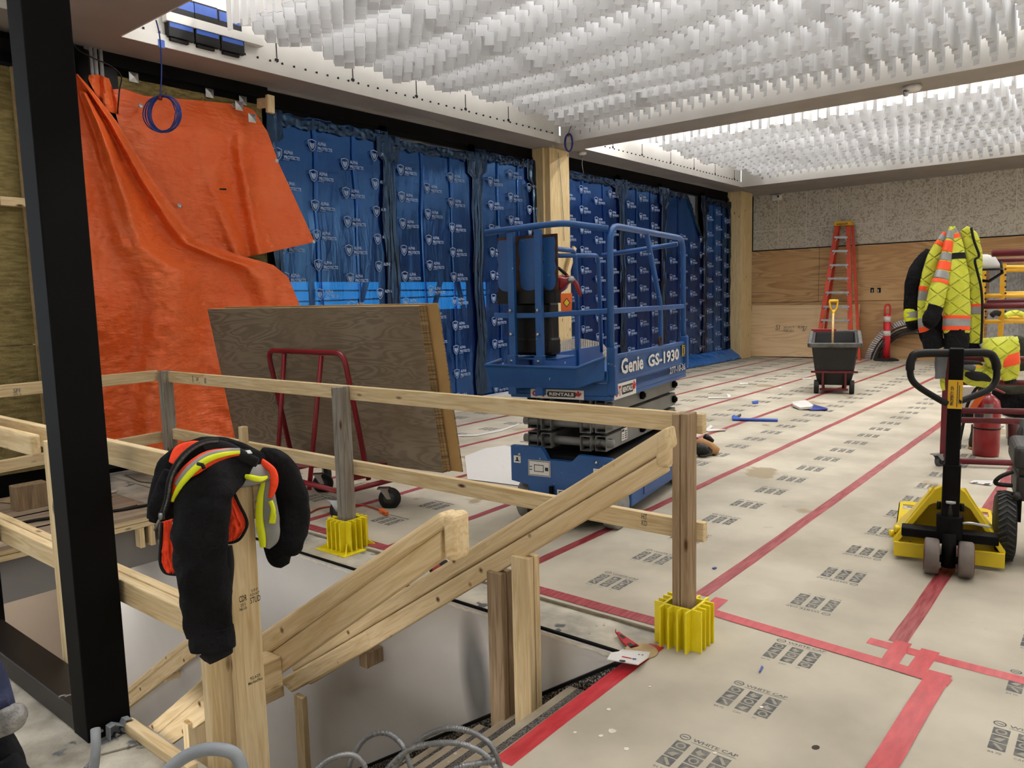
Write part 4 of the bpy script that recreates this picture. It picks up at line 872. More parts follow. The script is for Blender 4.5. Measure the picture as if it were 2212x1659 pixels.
# ------------------------------------------------------------------ panel cart with sheets
mat('cart_red', (122, 16, 30), (138, 22, 38), sc=5, ro=.35, spots=(170, 120, 110), spot_sc=26, spot_t=.74)
ct = thing('panel_cart', 'dark red tube panel cart on black casters carrying plywood', 'cart', (3.8, 5.0, 0))
zb = .185
def tb(nm, P, r=.02, par=ct): return MB().tube(P, r, 12).build(nm, 'cart_red', par)
N_, A_, L_, F_ = V((3.50, 4.50, zb)), V((4.18, 4.42, zb+.02)), V((3.58, 5.62, zb)), V((4.18, 5.6, zb))
tb('base_tube', [N_, L_]); tb('base_tube', [N_, A_]); tb('base_tube', [A_, F_]); tb('base_tube', [L_, F_])
b = MB(); b.bar((3.66, 4.75, zb+.05), (4.2, 4.68, zb+.05), .05, .09); b.build('deck_beam', 'cart_red', ct); b = MB(); b.bar((3.6, 5.45, zb+.05), (4.2, 5.45, zb+.05), .05, .09); b.build('deck_beam', 'cart_red', ct)
b = MB(); b.bar((3.62, 5.40, .28), (4.0, 4.75, .26), .05, .05); b.build('deck_beam', 'cart_red', ct)
def U(nm, P, r): 
    out = [V(P[0])]; P = [V(p) for p in P]
    for i in range(1, len(P)-1):
        a = P[i]+(P[i-1]-P[i]).normalized()*r; c = P[i]+(P[i+1]-P[i]).normalized()*r
        for k in range(7): t = k/6; out.append(a*(1-t)**2+P[i]*2*t*(1-t)+c*t*t)
    out.append(P[-1]); return tb(nm, out, .021)
ut = [ON(x, y, X=3.72) for x, y in ((578, 757), (742, 763))]
U('push_handle', [(3.84, 5.58, .2), ut[0], ut[1], (3.84, 4.60, .2)], .10)
for (xt, yt), (xb_, yb_) in (((614, 762), (598, 1025)), ((694, 766), (668, 1058))):
    p, q = ON(xt, yt, X=3.71), ON(xb_, yb_, X=3.555); p.z -= .01; tb('strut', [p, q], .019)
def caster(x, y, ang, par=ct, r=.085, w=.045, m='rubber', zt=zb):
    T = M.Translation((x, y, 0)) @ M.Rotation(ang, 4, 'Z'); b = MB(T)
    b.lathe([(.03, -w/2), (r-.012, -w/2), (r, -w/2+.010), (r, w/2-.010), (r-.012, w/2), (.03, w/2)], (0, 0, r), (0, 1, 0), 28); c = b.build('caster', m, par)
    b = MB(T); b.lathe([(r*.55, w/2), (r*.55, w/2+.004), (.016, w/2+.004)], (0, 0, r), (0, 1, 0), 18); b.lathe([(r*.55, w/2), (r*.55, w/2+.004), (.016, w/2+.004)], (0, 0, r), (0, -1, 0), 18); b.build('hub', 'dark_plastic', c)
    b = MB(T)
    for s in (-1, 1): b.prism([(-.016, r), (.016, r), (.07, zt-.02), (.01, zt-.02)], (0, s*(w/2+.007), 0), (1, 0, 0), (0, 0, 1), (0, s*.004, 0))
    b.box(-.0, .09, -w/2-.012, w/2+.012, zt-.024, zt-.015); b.build('fork', 'steel', c)
caster(3.842, 4.365, 2.2); caster(3.40, 4.40, 1.9); caster(3.86, 5.21, 2.3); caster(4.12, 5.5, 1.2)
BR, BL, TR = V((4.166, 4.10, .252)), V((3.88, 6.53, .262)), V((3.962, 4.10, 1.545))
du = (BL-BR); dv = (TR-BR); dn = V((1, .12, .15)).normalized()
def sheet(off, th, m, lab, s0=0, s1=1., t1=1., edge=True):
    o = BR+dn*off+du*s0; T = M.Identity(4); b = MB()
    P = [o, o+du*(s1-s0), o+du*(s1-s0)+dv*t1, o+dv*t1]; Q = [p+dn*th for p in P]
    b.add(P+Q, [(0, 1, 2, 3)], 0); b.add(P+Q, [(7, 6, 5, 4), (0, 4, 5, 1), (1, 5, 6, 2), (2, 6, 7, 3), (3, 7, 4, 0)], 1)
    return tag(b.build('plywood_sheet', [m, 'ply_edge' if edge else m]), lab, 'plywood sheet', 'sheets on the panel cart')
sheet(0, .018, 'ply_grey', 'weathered grey plywood sheet, front of the stack on the red cart')
sheet(.020, .016, 'ply_edge', 'second plywood sheet of the cart stack, its pale edge showing', -.004, .985)
sheet(.038, .016, 'ply_edge', 'third plywood sheet of the cart stack behind the weathered one', -.012, .98, .995)
sheet(.062, .014, 'ply_tan', 'tan sheet at the back of the cart stack sticking out to the right', -.055, .93, 1.005)
# orange extension cord on the floor
b = MB(); P = [(640, 1090), (660, 1110), (690, 1098), (735, 1092), (775, 1090), (810, 1098), (830, 1107)]
b.tube([ON(x, y, Z=PT+.008) for x, y in spline(P, 8)], .006, 8); ec = b.build('extension_cord', 'cord_orange' if 'cord_orange' in MATS else 'cart_red'); tag(ec, 'orange extension cord on the floor under the red cart', 'cord')
b = MB(); p, q = ON(822, 1102, Z=PT+.016), ON(836, 1110, Z=PT+.016); b.bar(p, q, .03, .028); b.build('plug', 'tag_orange', ec, bevel=.005)
# flat white drop sheet between cart and lift
P = [(1004, 985), (1050, 968), (1090, 962), (1112, 968), (1150, 1000), (1130, 1050), (1010, 1035)]
b = MB(); q = [ON(x, y, Z=PT+.006) for x, y in P]; c = sum(q, V())/len(q)
def ds(u, v):
    t = u*len(q); i = int(t) % len(q); e = q[i].lerp(q[(i+1) % len(q)], t-int(t)); p = c.lerp(e, v); return p+V((0, 0, .012*abs(nfn(p.x*6, p.y*6, 1))*(1.2-v)))
b.grid(ds, 56, 10); tag(b.build('drop_sheet', 'white_plastic'), 'crumpled white plastic drop sheet on the floor left of the lift', 'drop sheet')
# ------------------------------------------------------------------ far end of the hall
mat('ladder_orange', (196, 62, 34), (208, 74, 42), sc=6, ro=.5); mat('aluminium', (196, 198, 202), (214, 216, 219), sc=10, ro=.35, me=.6)
mat('ladder_yellow', (226, 176, 24), ro=.5); mat('bin_black', (17, 17, 16), (30, 29, 28), sc=5, ro=.6, spots=(72, 70, 67), spot_sc=7, spot_t=.67)
mat('bin_rim', (62, 61, 59), (96, 95, 92), sc=6, ro=.6); mat('caster_grey', (66, 70, 76), (84, 88, 94), sc=6, ro=.55); mat('armour', (112, 113, 114), (138, 139, 140), sc=8, ro=.38, me=.6); mat('conduit_steel', (176, 177, 178), (206, 207, 208), sc=8, ro=.4, me=.25); mat('bollard_red', (206, 34, 44), (214, 44, 54), sc=5, ro=.5); mat('dark_red', (92, 16, 28), (108, 24, 36), sc=6, ro=.4, spots=(168, 150, 146), spot_sc=22, spot_t=.72)
mat('scaffold_yellow', (212, 158, 26), (224, 172, 44), sc=6, ro=.45, spots=(226, 214, 190), spot_sc=18, spot_t=.68)
mat('jack_yellow', (226, 196, 14), (236, 206, 30), sc=4, ro=.38, spots=(90, 80, 30), spot_sc=16, spot_t=.70, coat=.2)
mat('wheel_brown', (104, 94, 88), (126, 116, 108), sc=8, ro=.7); mat('hub_red', (130, 34, 34), ro=.6)
mat('tan_leather', (150, 108, 62), (178, 134, 84), sc=8, ro=.7); mat('bucket_white', (206, 202, 196), ro=.5); mat('mug_red', (70, 20, 14), ro=.3)
mat('boot_brown', (46, 36, 26), (62, 50, 36), sc=9, ro=.8); mat('grey_sheet', (148, 144, 140), (120, 117, 114), sc=2, st=(14, 14, .5), ro=.8)
mat('silver_track', (204, 208, 212), (232, 235, 238), sc=8, ro=.28, me=.75)
ld = thing('step_ladder', 'tall orange fibreglass step ladder with yellow top leaning on the plywood wall', 'ladder', (18.1, 5.0, 0))
def down(p, q):
    """carry a leaning line down to the floor"""
    t = p.z/(p.z-q.z); return p+(q-p)*t
TLx = ON(1808, 488, X=18.62); TRx = ON(1832, 488, X=18.62); BLx = down(TLx, ON(1771, 720, X=18.05)); BRx = down(TRx, ON(1837, 720, X=18.05))
for p, q in ((TLx, BLx), (TRx, BRx)): b = MB(); b.bar(p, q, .095, .035, (1, 0, 0)); b.build('rail', 'ladder_orange', ld)
o = V((.14, 0, 0)); sh = V((0, -.085, 0))
for p, q, s in ((TLx, BLx, -.03), (TRx, BRx, -.075)): b = MB(); b.bar(p+o*.6+V((0, s, 0)), q+o*2+V((0, s*1.4, 0)), .06, .03, (1, 0, 0)); b.build('rear_rail', 'ladder_orange', ld)
for y in (512, 542, 572.5, 601.5, 631.6, 661.8, 690.7, 720, 750):
    zt = ON(1800, y, X=18.35).z; tt = (zt-TLx.z)/(BLx.z-TLx.z)
    a, c = TLx.lerp(BLx, tt), TRx.lerp(BRx, tt); b = MB(); b.bar(a+V((-.02, 0, 0)), c+V((-.02, 0, 0)), .09, .045); st_ = b.build('step', 'aluminium', ld)
    for e, s in ((a, -1), (c, 1)): b = MB(); b.bar(e+V((-.03, s*.07, 0)), e+V((-.03, 0, -.11)), .012, .02); b.build('brace', 'aluminium', st_)
b = MB(); b.bar(TLx+V((0, .04, .05)), TRx+V((0, -.09, .05)), .2, .10); tp_ = b.build('top_cap', 'ladder_yellow', ld, bevel=.015)
b = MB(); q = (TLx+TRx)/2+V((-.102, -.02, .035)); b.text('WERNER', q, (0, -1, 0), (0, 0, 1), .045, w=.26, bold=.02, center=True); b.build('cap_print', 'sticker_ink', tp_)

lp = [ON(1611, 769, X=18.42), ON(1846, 773, X=18.42), ON(1858, 658, X=18.80), ON(1625, 660, X=18.80)]
b = MB(); b.add(lp+[p+V((.018, 0, .004)) for p in lp], [(0, 1, 2, 3), (7, 6, 5, 4), (0, 4, 5, 1), (1, 5, 6, 2), (2, 6, 7, 3), (3, 7, 4, 0)]); ls = b.build('plywood_sheet', 'ply_lean'); tag(ls, 'clean plywood sheet leaning against the back wall left of the ladder', 'plywood sheet')
b = MB()
for px, py, t, h, w in ((1684, 712, 'SI', .12, .1), (1702, 709, 'SELECT', .05, .26), (1702, 716, 'CSP 18.5', .05, .24), (1733, 709, 'PLY', .06, .1), (1742, 715, 'S/', .12, .1)):
    p = ON(px, py, X=18.58); b.text(t, p+V((-.012, .1, 0)), (0, -1, 0), (.30, 0, .95), h, w=w)
b.build('grade_stamp', 'ink', ls)
for i, (px, lab) in enumerate(((1884, 'left one of two open electrical boxes in the back plywood wall'), (1899, 'right one of two open electrical boxes in the back plywood wall'))):
    c = ON(px, 627, X=XB-.012); t = thing('electrical_box', lab, 'electrical box', c, 'electrical boxes in the plywood')
    b = MB(); b.box(c.x-.004, c.x+.004, c.y-.036, c.y+.036, c.z-.055, c.z+.055); b.build('cavity', 'black_plastic', t)
    b = MB(); b.box(c.x-.012, c.x-.004, c.y-.012+.02*i, c.y+.004+.02*i, c.z-.045, c.z+.02); b.build('wire_end', 'white_plastic', t)
c = ON(1680, 420, X=XB-.02); c.z = 3.865; ec_ = thing('emergency_light', 'small white wall device with round lens below the back soffit', 'wall device', c)
b = MB(); b.box(c.x-.04, c.x+.02, c.y-.11, c.y+.13, c.z-.07, c.z+.07); b.build('housing', 'white_plastic', ec_, bevel=.03, seg=4)
b = MB(); b.lathe([(.06, 0), (.06, .03), (.045, .04)], (c.x-.04, c.y-.03, c.z), (-1, 0, 0), 24); b.build('lens_ring', 'white_plastic', ec_); b = MB(); b.lathe([(.028, 0), (.02, .012)], (c.x-.08, c.y-.04, c.z+.01), (-1, 0, 0), 16); b.build('lens', 'dark_plastic', ec_)

# channelizer post
c = ON(1914, 779, Z=PT); bo = thing('delineator_post', 'red and white delineator post on black rubber base by the back wall', 'bollard', c)
b = MB(); b.lathe([(.26, 0), (.26, .03), (.20, .05), (.06, .06)], c, (0, 0, 1), 8); b.build('base', 'rubber', bo, smooth=False)
b = MB(); b.lathe([(.078, .05), (.075, .50), (.070, 1.02), (.03, 1.04)], c, (0, 0, 1), 20); b.build('tube', 'bollard_red', bo)
for z0, z1 in ((.55, .66), (.86, .98)): b = MB(); b.lathe([(.077, z0), (.076, z1)], c, (0, 0, 1), 20); b.build('reflective_band', 'white_plastic', bo)
b = MB(); b.tube(spline([tuple(c+V((0, .05, 1.02))), tuple(c+V((0, .055, 1.15))), tuple(c+V((0, .03, 1.23))), tuple(c+V((0, -.03, 1.23))), tuple(c+V((0, -.055, 1.15))), tuple(c+V((0, -.05, 1.02)))], 4), .018, 8); b.build('loop_handle', 'bollard_red', bo)
b = MB(); d_ = (CAM-c); d_.z = 0; d_.normalize(); b.text('MCL', c+d_*.081+V((0, .03, .30)), (0, 0, 1), V((0, 0, 1)).cross(d_)*-1, .06, w=.2, bold=.03); b.build('lettering', 'sticker_ink', bo)

# arched bundles of flexible steel track
def arch(lab, pts, X, rad_px, nm='flexible_track', dep=.30, n=34):
    t = thing(nm, lab, 'metal track', ON(*pts[0], X=X)); P = spline(pts, 8); m = len(P)-1; b = MB(); c = MB()
    cx = pts[-1][0]+6; cyy = max(p[1] for p in pts)
    for k in range(n):
        a, e = k/n, (k+.72)/n
        def at(s): i = min(int(s*m), m-1); f = s*m-i; return (P[i][0]+(P[i+1][0]-P[i][0])*f, P[i][1]+(P[i+1][1]-P[i][1])*f)
        (x0, y0), (x1, y1) = at(a), at(e)
        def inn(x, y): L = math.hypot(cx-x, cyy-y); return (x+(cx-x)/L*rad_px, y+(cyy-y)/L*rad_px)
        q = [ON(x0, y0, X=X), ON(x1, y1, X=X), ON(*inn(x1, y1), X=X), ON(*inn(x0, y0), X=X)]
        b.add(q+[p+V((dep, 0, 0)) for p in q], [(0, 1, 2, 3), (7, 6, 5, 4), (0, 4, 5, 1), (1, 5, 6, 2), (2, 6, 7, 3), (3, 7, 4, 0)])
    b.build('link_band', 'silver_track', t)
    for j in (1.5, 2.1, 2.7):
        for s in range(1):
            Q = []
            for x, y in P: L = math.hypot(cx-x, cyy-y); r = min(rad_px*j, L*.9); Q.append(ON(x+(cx-x)/L*r, y+(cyy-y)/L*r, X=X+.08))
            b = MB(); b.tube([q for q in Q if q.z > .01], .028, 6); b.build('inner_strip', 'dark_plastic' if j > 2 else 'galv', t)
    return t
arch('silver ribbed track arched between the floor and the plywood wall behind the delineator post', [(1867, 779), (1872, 760), (1886, 735), (1906, 713), (1932, 697), (1962, 689), (1995, 690)], 18.52, 12, dep=.22)
b = MB(); t = thing('flexible_track', 'silver ribbed track bundle arched behind the lift platform', 'metal track', (8.6, 6.9, .3))
def pw(px, py): return ON(px, py, Y=6.9)
for j, dy in enumerate((0, 7, 14)):
    P = [pw(x, y+dy) for x, y in spline([(1185, 800), (1196, 755), (1215, 741), (1240, 735), (1268, 738), (1300, 750), (1320, 800)], 6)]; c = MB()
    for k in range(len(P)-1): c.bar(P[k], P[k].lerp(P[k+1], .75), .05, .12, (0, 1, 0))
    c.build('link_band', 'silver_track', t)

# rubbish bin on wheels with a shovel
bp = ON(1801, 852, Z=PT); ang = math.atan2(bp.y, bp.x); BT = M.Translation(bp) @ M.Rotation(ang, 4, 'Z')
bn = thing('wheeled_bin', 'black plastic wheeled tilt bin with a red frame on the far floor', 'bin', bp)
b = MB(BT)
def ring(x0, x1, w, z0, z1=None): z1 = z0 if z1 is None else z1; return [(x0, -w/2, z0), (x0, w/2, z0), (x1, w/2, z1), (x1, -w/2, z1)]
R_ = [ring(.12, .75, .46, .13), ring(.05, .95, .55, .34), ring(0, 1.05, .66, .76, .90), ring(.05, 1.0, .58, .76, .90), ring(.1, .9, .55, .44), ring(.15, .72, .46, .2)]
for r0, r1 in zip(R_, R_[1:]): b.add(r0+r1, [(i, (i+1) % 4, 4+(i+1) % 4, 4+i) for i in range(4)])
b.add(R_[0], [(3, 2, 1, 0)]); b.add(R_[-1], [(0, 1, 2, 3)]); b.build('tub', 'bin_black', bn, bevel=.02)
b = MB(BT); rr = ring(-.03, 1.08, .71, .75, .89)
for i in range(4): b.bar(rr[i], rr[(i+1) % 4], .06, .07)
b.build('rim', 'bin_rim', bn, bevel=.015)
for y in (-.16, -.02, .14): b = MB(BT); b.bar((.02, y, .70), (.085, y, .40), .05, .03, (1, 0, 0)); b.build('rib', 'bin_black', bn, bevel=.005)
b = MB(BT); b.box(1.03, 1.10, -.02, .36, .84, .95); b.build('red_lip', 'hub_red', bn, bevel=.01)
b = MB(BT); b.bar((.03, -.33, .34), (.03, .33, .34), .03, .03); b.bar((.05, -.16, .06), (.03, -.16, .34), .03, .03, (1, 0, 0)); b.bar((.05, .16, .06), (.03, .16, .34), .03, .03, (1, 0, 0)); b.bar((.06, -.2, .07), (.06, .2, .07), .03, .03); b.build('frame', 'dark_red', bn)
for y in (-.25, .25): b = MB(BT); b.lathe([(.03, -.035), (.10, -.035), (.105, -.025), (.105, .025), (.10, .035), (.03, .035)], (.10, y, .106), (0, 1, 0), 22); b.build('wheel', 'rubber', bn)
for y in (-.14, .16): b = MB(BT); b.lathe([(.02, -.02), (.07, -.02), (.07, .02), (.02, .02)], (.68, y, .072), (0, 1, 0), 18); b.build('wheel', 'rubber', bn)
sv = thing('shovel', 'shovel with yellow D handle standing in the black bin', 'shovel', BT @ V((.5, 0, .3)))
dS = (BT @ V((.5, 0, .6))-CAM).dot(_f)
b = MB(); b.tube([AT(1798, 742, dS-.2), AT(1800, 675, dS)], .017, 8); b.build('shaft', 'end_grain', sv)
b = MB(); P = [(1800, 676), (1793, 664), (1792, 651), (1800, 649), (1809, 651), (1808, 664)]; b.tube([AT(x, y, dS) for x, y in P], .016, 8, closed=True); b.lathe([(.02, 0), (.026, .10)], AT(1800, 676, dS)-V((0, 0, .05)), (0, 0, 1), 10); b.tube([AT(1792, 650, dS), AT(1810, 650, dS)], .024, 10); b.build('d_handle', 'ladder_yellow', sv)
b = MB(BT); b.box(.36, .40, -.12, .10, .25, .50); b.build('blade', 'steel', sv)

# ceiling devices
c = ON(1970, 186, Z=ZS-.001); dt = thing('ceiling_alarm', 'white ceiling alarm with clear bulb under the cross beam', 'alarm', c)
b = MB(); b.lathe([(.10, 0), (.105, .03), (.09, .055), (.0, .06)], c, (0, 0, -1), 28); b.build('base', 'white_plastic', dt); b = MB(); b.lathe([(.03, 0), (.034, .03), (.022, .06), (0, .066)], c+V((-.06, .05, -.055)), (0, 0, -1), 18); b.build('bulb', 'steel', dt)
c = ON(1258, 329, Z=ZS-.001); dt = thing('smoke_sensor', 'round white sensor under the soffit by the middle timber post', 'sensor', c)
b = MB(); b.lathe([(.065, 0), (.065, .03), (.04, .045), (0, .046)], c, (0, 0, -1), 24); b.build('base', 'white_plastic', dt); b = MB(); b.tube([c+V((0, 0, -.04)), c+V((.0, .01, -.2)), c+V((.03, 0, -.34))], .005, 6); b.build('wire', 'grey_pvc', dt)

# hanging coils of blue cable
def coil(lab, px, py, rx, ry, dep, tops, n=9, yaw=0):
    t = thing('cable_coil', lab, 'cable', AT(px, py, dep))
    b = MB(); P = []
    for k in range(n*28):
        a = k/28*2*pi; j = k//28; P.append(AT(px+math.cos(a)*(rx+11*nfn(j+.37, 1, .9)*rx/30)+11*nfn(j+.21, 5, 1.3)*rx/30, py+math.sin(a)*(ry+6*nfn(j+.4, 3, .8)), dep+.06*nfn(j+.3, 2, .7)+.006*j))
    b.tube(P, .0055, 6); b.build('loops', 'blue_wire', t)
    b = MB(); b.tube([AT(x, y, d) for x, y, d in tops], .006, 6); b.build('lead', 'blue_wire', t)
    for q in tops[:1]: b = MB(); p = AT(q[0], q[1]+2, q[2]); b.lathe([(.02, -.012), (.02, .012)], p, _r, 10); b.build('tie', 'hub_red', t)
    return t
coil('large coil of blue cable hanging in front of the orange tarp', 353, 246, 33, 38, 7.0, spline([(346, 210, 7.0), (349, 150, 7.0), (345, 80, 6.8), (337, 44, 6.6)], 5))
coil('narrow coil of blue cable hanging by the middle timber post', 1229, 308, 7.5, 18, 11.6, spline([(1228, 290, 11.6), (1231, 278, 11.5), (1237, 268, 11.5)], 4), n=6)

# led drivers on the cove wall
def driver(px, py, lab):
    c = ON(px, py, Y=YC+.03); t = thing('led_driver', lab, 'led driver', c, 'black drivers with blue tape on the cove wall'); w, h = .125, .085
    b = MB(); b.box(c.x-w, c.x+w, c.y-.075, c.y, c.z-h-.02, c.z+h); b.box(c.x-w+.02, c.x+w-.05, c.y-.06, c.y-.01, c.z-h-.05, c.z-h-.02); b.build('housing', 'black_plastic', t, bevel=.005)
    b = MB(); b.box(c.x-w+.012, c.x+w-.012, c.y-.0775, c.y-.0755, c.z-h+.065, c.z+h-.018); b.build('tape_cover', 'blue_tape', t)
for px, py, lab in ((383, 63, 'driver with blue tape, left of the lower row by the coil lead'), (440, 78, 'driver with blue tape, middle of the lower row'), (494, 93, 'driver with blue tape, right end of the lower row'),
                    (385, 20, 'driver with blue tape, left of the upper row, half hidden by the soffit'), (436, 34, 'driver with blue tape, middle of the upper row'), (488, 50, 'driver with blue tape, upper row, half behind the first white baffles')): driver(px, py, lab)
p, q = ON(357, 37, Y=YC-.04), ON(567, 89, Y=YC-.04); z = (p.z+q.z)/2
b = MB(); b.box(p.x, q.x, YC-.06, YC+.02, z-.042, z+.042); tag(b.build('wire_duct', 'white_plastic', bevel=.004), 'white wire duct running between the two rows of drivers', 'duct')
c = ON(350, 94, Y=YC-.012); b = MB(); b.box(c.x-.03, c.x+.03, YC-.004, YC-.001, c.z-.035, c.z+.035); tag(b.build('tape_patch', 'blue_tape'), 'small square of blue tape on the white cove edge', 'tape')

# pipes above the tarp corner
b = MB(); p = ON(171, 75, Y=7.50); b.lathe([(.068, 0), (.068, 1.0)], V((p.x, p.y, ZS-1.05)), (0, 0, 1), 24); tag(b.build('black_pipe', 'black_plastic'), 'thick black wrapped pipe beside the near steel column', 'pipe')
for k, px in enumerate((187, 196, 206, 218)):
    p = ON(px, 130, Y=7.52); q = thing('conduit', ('steel conduit next to the thick black pipe', 'second steel conduit from the thick black pipe', 'third steel conduit from the thick black pipe', 'steel conduit farthest from the thick black pipe')[k], 'conduit', (p.x, p.y, 3.3), 'steel conduits above the tarp')
    b = MB(); b.lathe([(.019, 3.0), (.019, ZS)], (p.x, p.y, 0), (0, 0, 1), 14); b.build('pipe', 'conduit_steel', q); b = MB(); b.lathe([(.027, 3.58), (.027, 3.66)], (p.x, p.y, 0), (0, 0, 1), 14); b.build('coupling', 'conduit_steel', q)
b = MB(); b.box(2.97, 3.52, 7.57, 7.60, 2.8, ZS); b.build('shaft_panel', 'black_plastic', wl)
b = MB(); b.tube([ON(x, y, Y=7.25) for x, y in spline([(154, 88), (170, 108), (205, 127), (240, 143), (262, 165), (258, 195), (254, 245)], 6)], .006, 6); tag(b.build('loose_wire', 'black_plastic'), 'thin black wire looping over the tarp corner by the conduits', 'wire')

# ------------------------------------------------------------------ pallet jack
C_ = ON(2047, 1248, Z=PT); C_ = V((4.64, .728, PT)); JT = M.Translation(C_) @ M.Rotation(math.radians(10.7), 4, 'Z')
pj = thing('pallet_jack', 'yellow pallet jack with tall black loop handle on the red taped floor', 'pallet jack', C_)
def jm(): return MB(JT)
for s in (-1, 1):
    b = jm(); b.lathe([(.03, -.036), (.092, -.036), (.098, -.028), (.098, .028), (.092, .036), (.03, .036)], (0, s*.081, .10), (0, 1, 0), 28); wv = b.build('steer_wheel', 'wheel_brown', pj)
    b = jm(); b.lathe([(.082, .0365), (.082, .039), (.01, .04)], (0, s*.081, .10), (0, s, 0), 20); b.build('hub', 'hub_red', wv)
b = jm(); b.tube([(0, -.12, .09), (0, .12, .09)], .02, 10); b.lathe([(.035, .05), (.035, .24)], (0, 0, 0), (0, 0, 1), 16); b.build('steer_axle', 'black_steel', pj)
b = jm(); b.box(.04, .14, -.06, .06, .16, .30); b.lathe([(.062, .20), (.066, .33), (.05, .335)], (.04, 0, 0), (0, 0, 1), 22); b.box(.06, .16, -.235, .235, .175, .225); b.build('pump_body', 'black_steel', pj, bevel=.006)
b = jm(); b.lathe([(.026, .33), (.026, .40), (.036, .405), (.036, .418), (.018, .42), (.018, .46)], (.02, 0, 0), (0, 0, 1), 18); b.build('piston', 'steel', pj)
b = jm(); b.tube(spline([(0.0, -.06, .30), (.0, -.10, .305), (.02, -.19, .29)], 4), .008, 6); b.build('release_rod', 'steel', pj)
def plate(pts, x, th, nm, m='jack_yellow', par=pj, bev=.004): b = jm(); b.prism(pts, (x, 0, 0), (0, 1, 0), (0, 0, 1), (th, 0, 0)); return b.build(nm, m, par, bevel=bev)
plate([(.27, .03), (.278, .11), (.075, .43), (.04, .452), (-.04, .452), (-.075, .43), (-.278, .11), (-.27, .03), (-.25, .03), (-.252, .10), (-.10, .335), (-.075, .35), (.075, .35), (.10, .335), (.252, .10), (.25, .03)], .19, .05, 'frame_arch')
plate([(.10, .34), (.235, .10), (.235, .09), (-.235, .09), (-.235, .10), (-.10, .34)], .56, .012, 'back_plate')
b = jm(); b.box(.22, .57, -.10, .10, .34, .352); b.build('bridge_top', 'jack_yellow', pj)
for s in (-1, 1): b = jm(); b.quad((.235, s*.278, .10), (.235, s*.072, .44), (.57, s*.072, .36), (.57, s*.278, .09)); b.build('side_plate', 'jack_yellow', pj, solid=.006)
for s in (-1, 1):
    plate([(s*.275, .02), (s*.275, .105), (s*.115, .105), (s*.105, .095), (s*.105, .03), (s*.115, .02)], .17, .02, 'toe_bar')
    b = jm(); y0, y1 = (s*.115, s*.275) if s > 0 else (s*.275, s*.115)
    # fork top with a roller window near the tip
    o_ = [(.24, y0), (1.16, y0), (1.205, y0+.02), (1.22, (y0+y1)/2-.03), (1.22, (y0+y1)/2+.03), (1.205, y1-.02), (1.16, y1), (.24, y1)]
    b.box(.24, 1.0, y0, y1, .083, .09); b.box(1.0, 1.12, y0, y0+.025, .083, .09); b.box(1.0, 1.12, y1-.025, y1, .083, .09); b.prism([(1.12, y0), (1.17, y0), (1.21, y0+.03), (1.225, (y0+y1)/2), (1.21, y1-.03), (1.17, y1), (1.12, y1)], (0, 0, .083), (1, 0, 0), (0, 1, 0), (0, 0, .007))
    b.box(.24, 1.17, y0, y0+.006, .03, .09); b.box(.24, 1.17, y1-.006, y1, .03, .09); fk = b.build('fork', 'jack_yellow', pj)
    b = jm(); b.tube([(1.06, y0+.03, .06), (1.06, y1-.03, .06)], .026, 14); b.build('load_roller', 'bucket_white', fk)
    b = jm(); b.box(1.09, 1.11, y0+.05, y1-.05, .055, .08); b.build('roller_bracket', 'boot_brown', fk)
    b = jm(); b.lathe([(.022, 0), (.022, .03)], (.30, y1 if s > 0 else y0, .115), (0, s, 0), 12); b.tube([(.24, s*.262, .17), (.34, s*.262, .10)], .018, 8); b.build('lug', 'jack_yellow', pj)
dJ = (JT @ V((0.0, 0, 1.1))-CAM).dot(_f)
HB, HT = JT @ V((.03, 0, .40)), JT @ V((-.02, 0, 1.25))
b = MB(); b.bar(HB, HT, .05, .068, tuple((JT.to_3x3() @ V((0, 1, 0))))); b.build('handle_shaft', 'black_steel', pj, bevel=.006)
b = MB(); b.bar(JT @ V((.03, 0, .30)), JT @ V((.015, 0, .62)), .062, .085, tuple((JT.to_3x3() @ V((0, 1, 0))))); b.build('shaft_socket', 'black_steel', pj, bevel=.006)
for s in (-1, 1): b = jm(); b.lathe([(.022, 0), (.022, .02)], (.03, s*.045, .38), (0, s, 0), 12); b.build('pivot_bolt', 'black_steel', pj)
P = [(2045, 872), (2020, 858), (1985, 836), (1969, 818), (1966, 795), (1970, 775), (1985, 764), (2060, 763), (2130, 763), (2148, 776), (2153, 800), (2150, 825), (2135, 842), (2100, 857), (2070, 868)]
b = MB(); S_ = spline([(x, y, 0) for x, y in P], 7); rad = []
b.tube([AT(x, y, dJ-.01) for x, y, _ in S_], [.022 if y < 800 else .017 for x, y, _ in S_], 12); b.build('loop_grip', 'black_plastic', pj)
b = MB(); b.tube([AT(x, y, dJ-.03) for x, y in ((2066, 783), (2090, 783), (2115, 784), (2122, 788))], [.014, .012, .009, .006], 8); b.build('release_lever', 'black_plastic', pj)
ux = JT.to_3x3() @ V((0, -1, 0)); nx_ = JT.to_3x3() @ V((-1, 0, 0)); sl = (HT-HB).normalized()
b = MB(); o_ = HB.lerp(HT, (ON(2050, 883, X=4.6).z-HB.z)/(HT.z-HB.z)) + nx_*.026; hh = .155
b.add([o_-ux*.034, o_+ux*.034, o_+ux*.034+sl*hh, o_-ux*.034+sl*hh], [(0, 1, 2, 3)]); sk = b.build('property_label', 'ladder_yellow', pj, solid=.001)
b = MB(); b.text('PROPERTY OF:', o_+nx_*.002+sl*.018-ux*.006, sl, -ux, .016, w=.105, bold=.02)
for k in (0, 1): b.add([o_+nx_*.002+ux*(.008+.009*k)+sl*z for z in (.008+.02*k, .147-.02*k)]+[o_+nx_*.002+ux*(.0115+.009*k)+sl*z for z in (.147-.02*k, .008+.02*k)], [(0, 1, 2, 3)])
b.build('label_print', 'sticker_ink', sk)

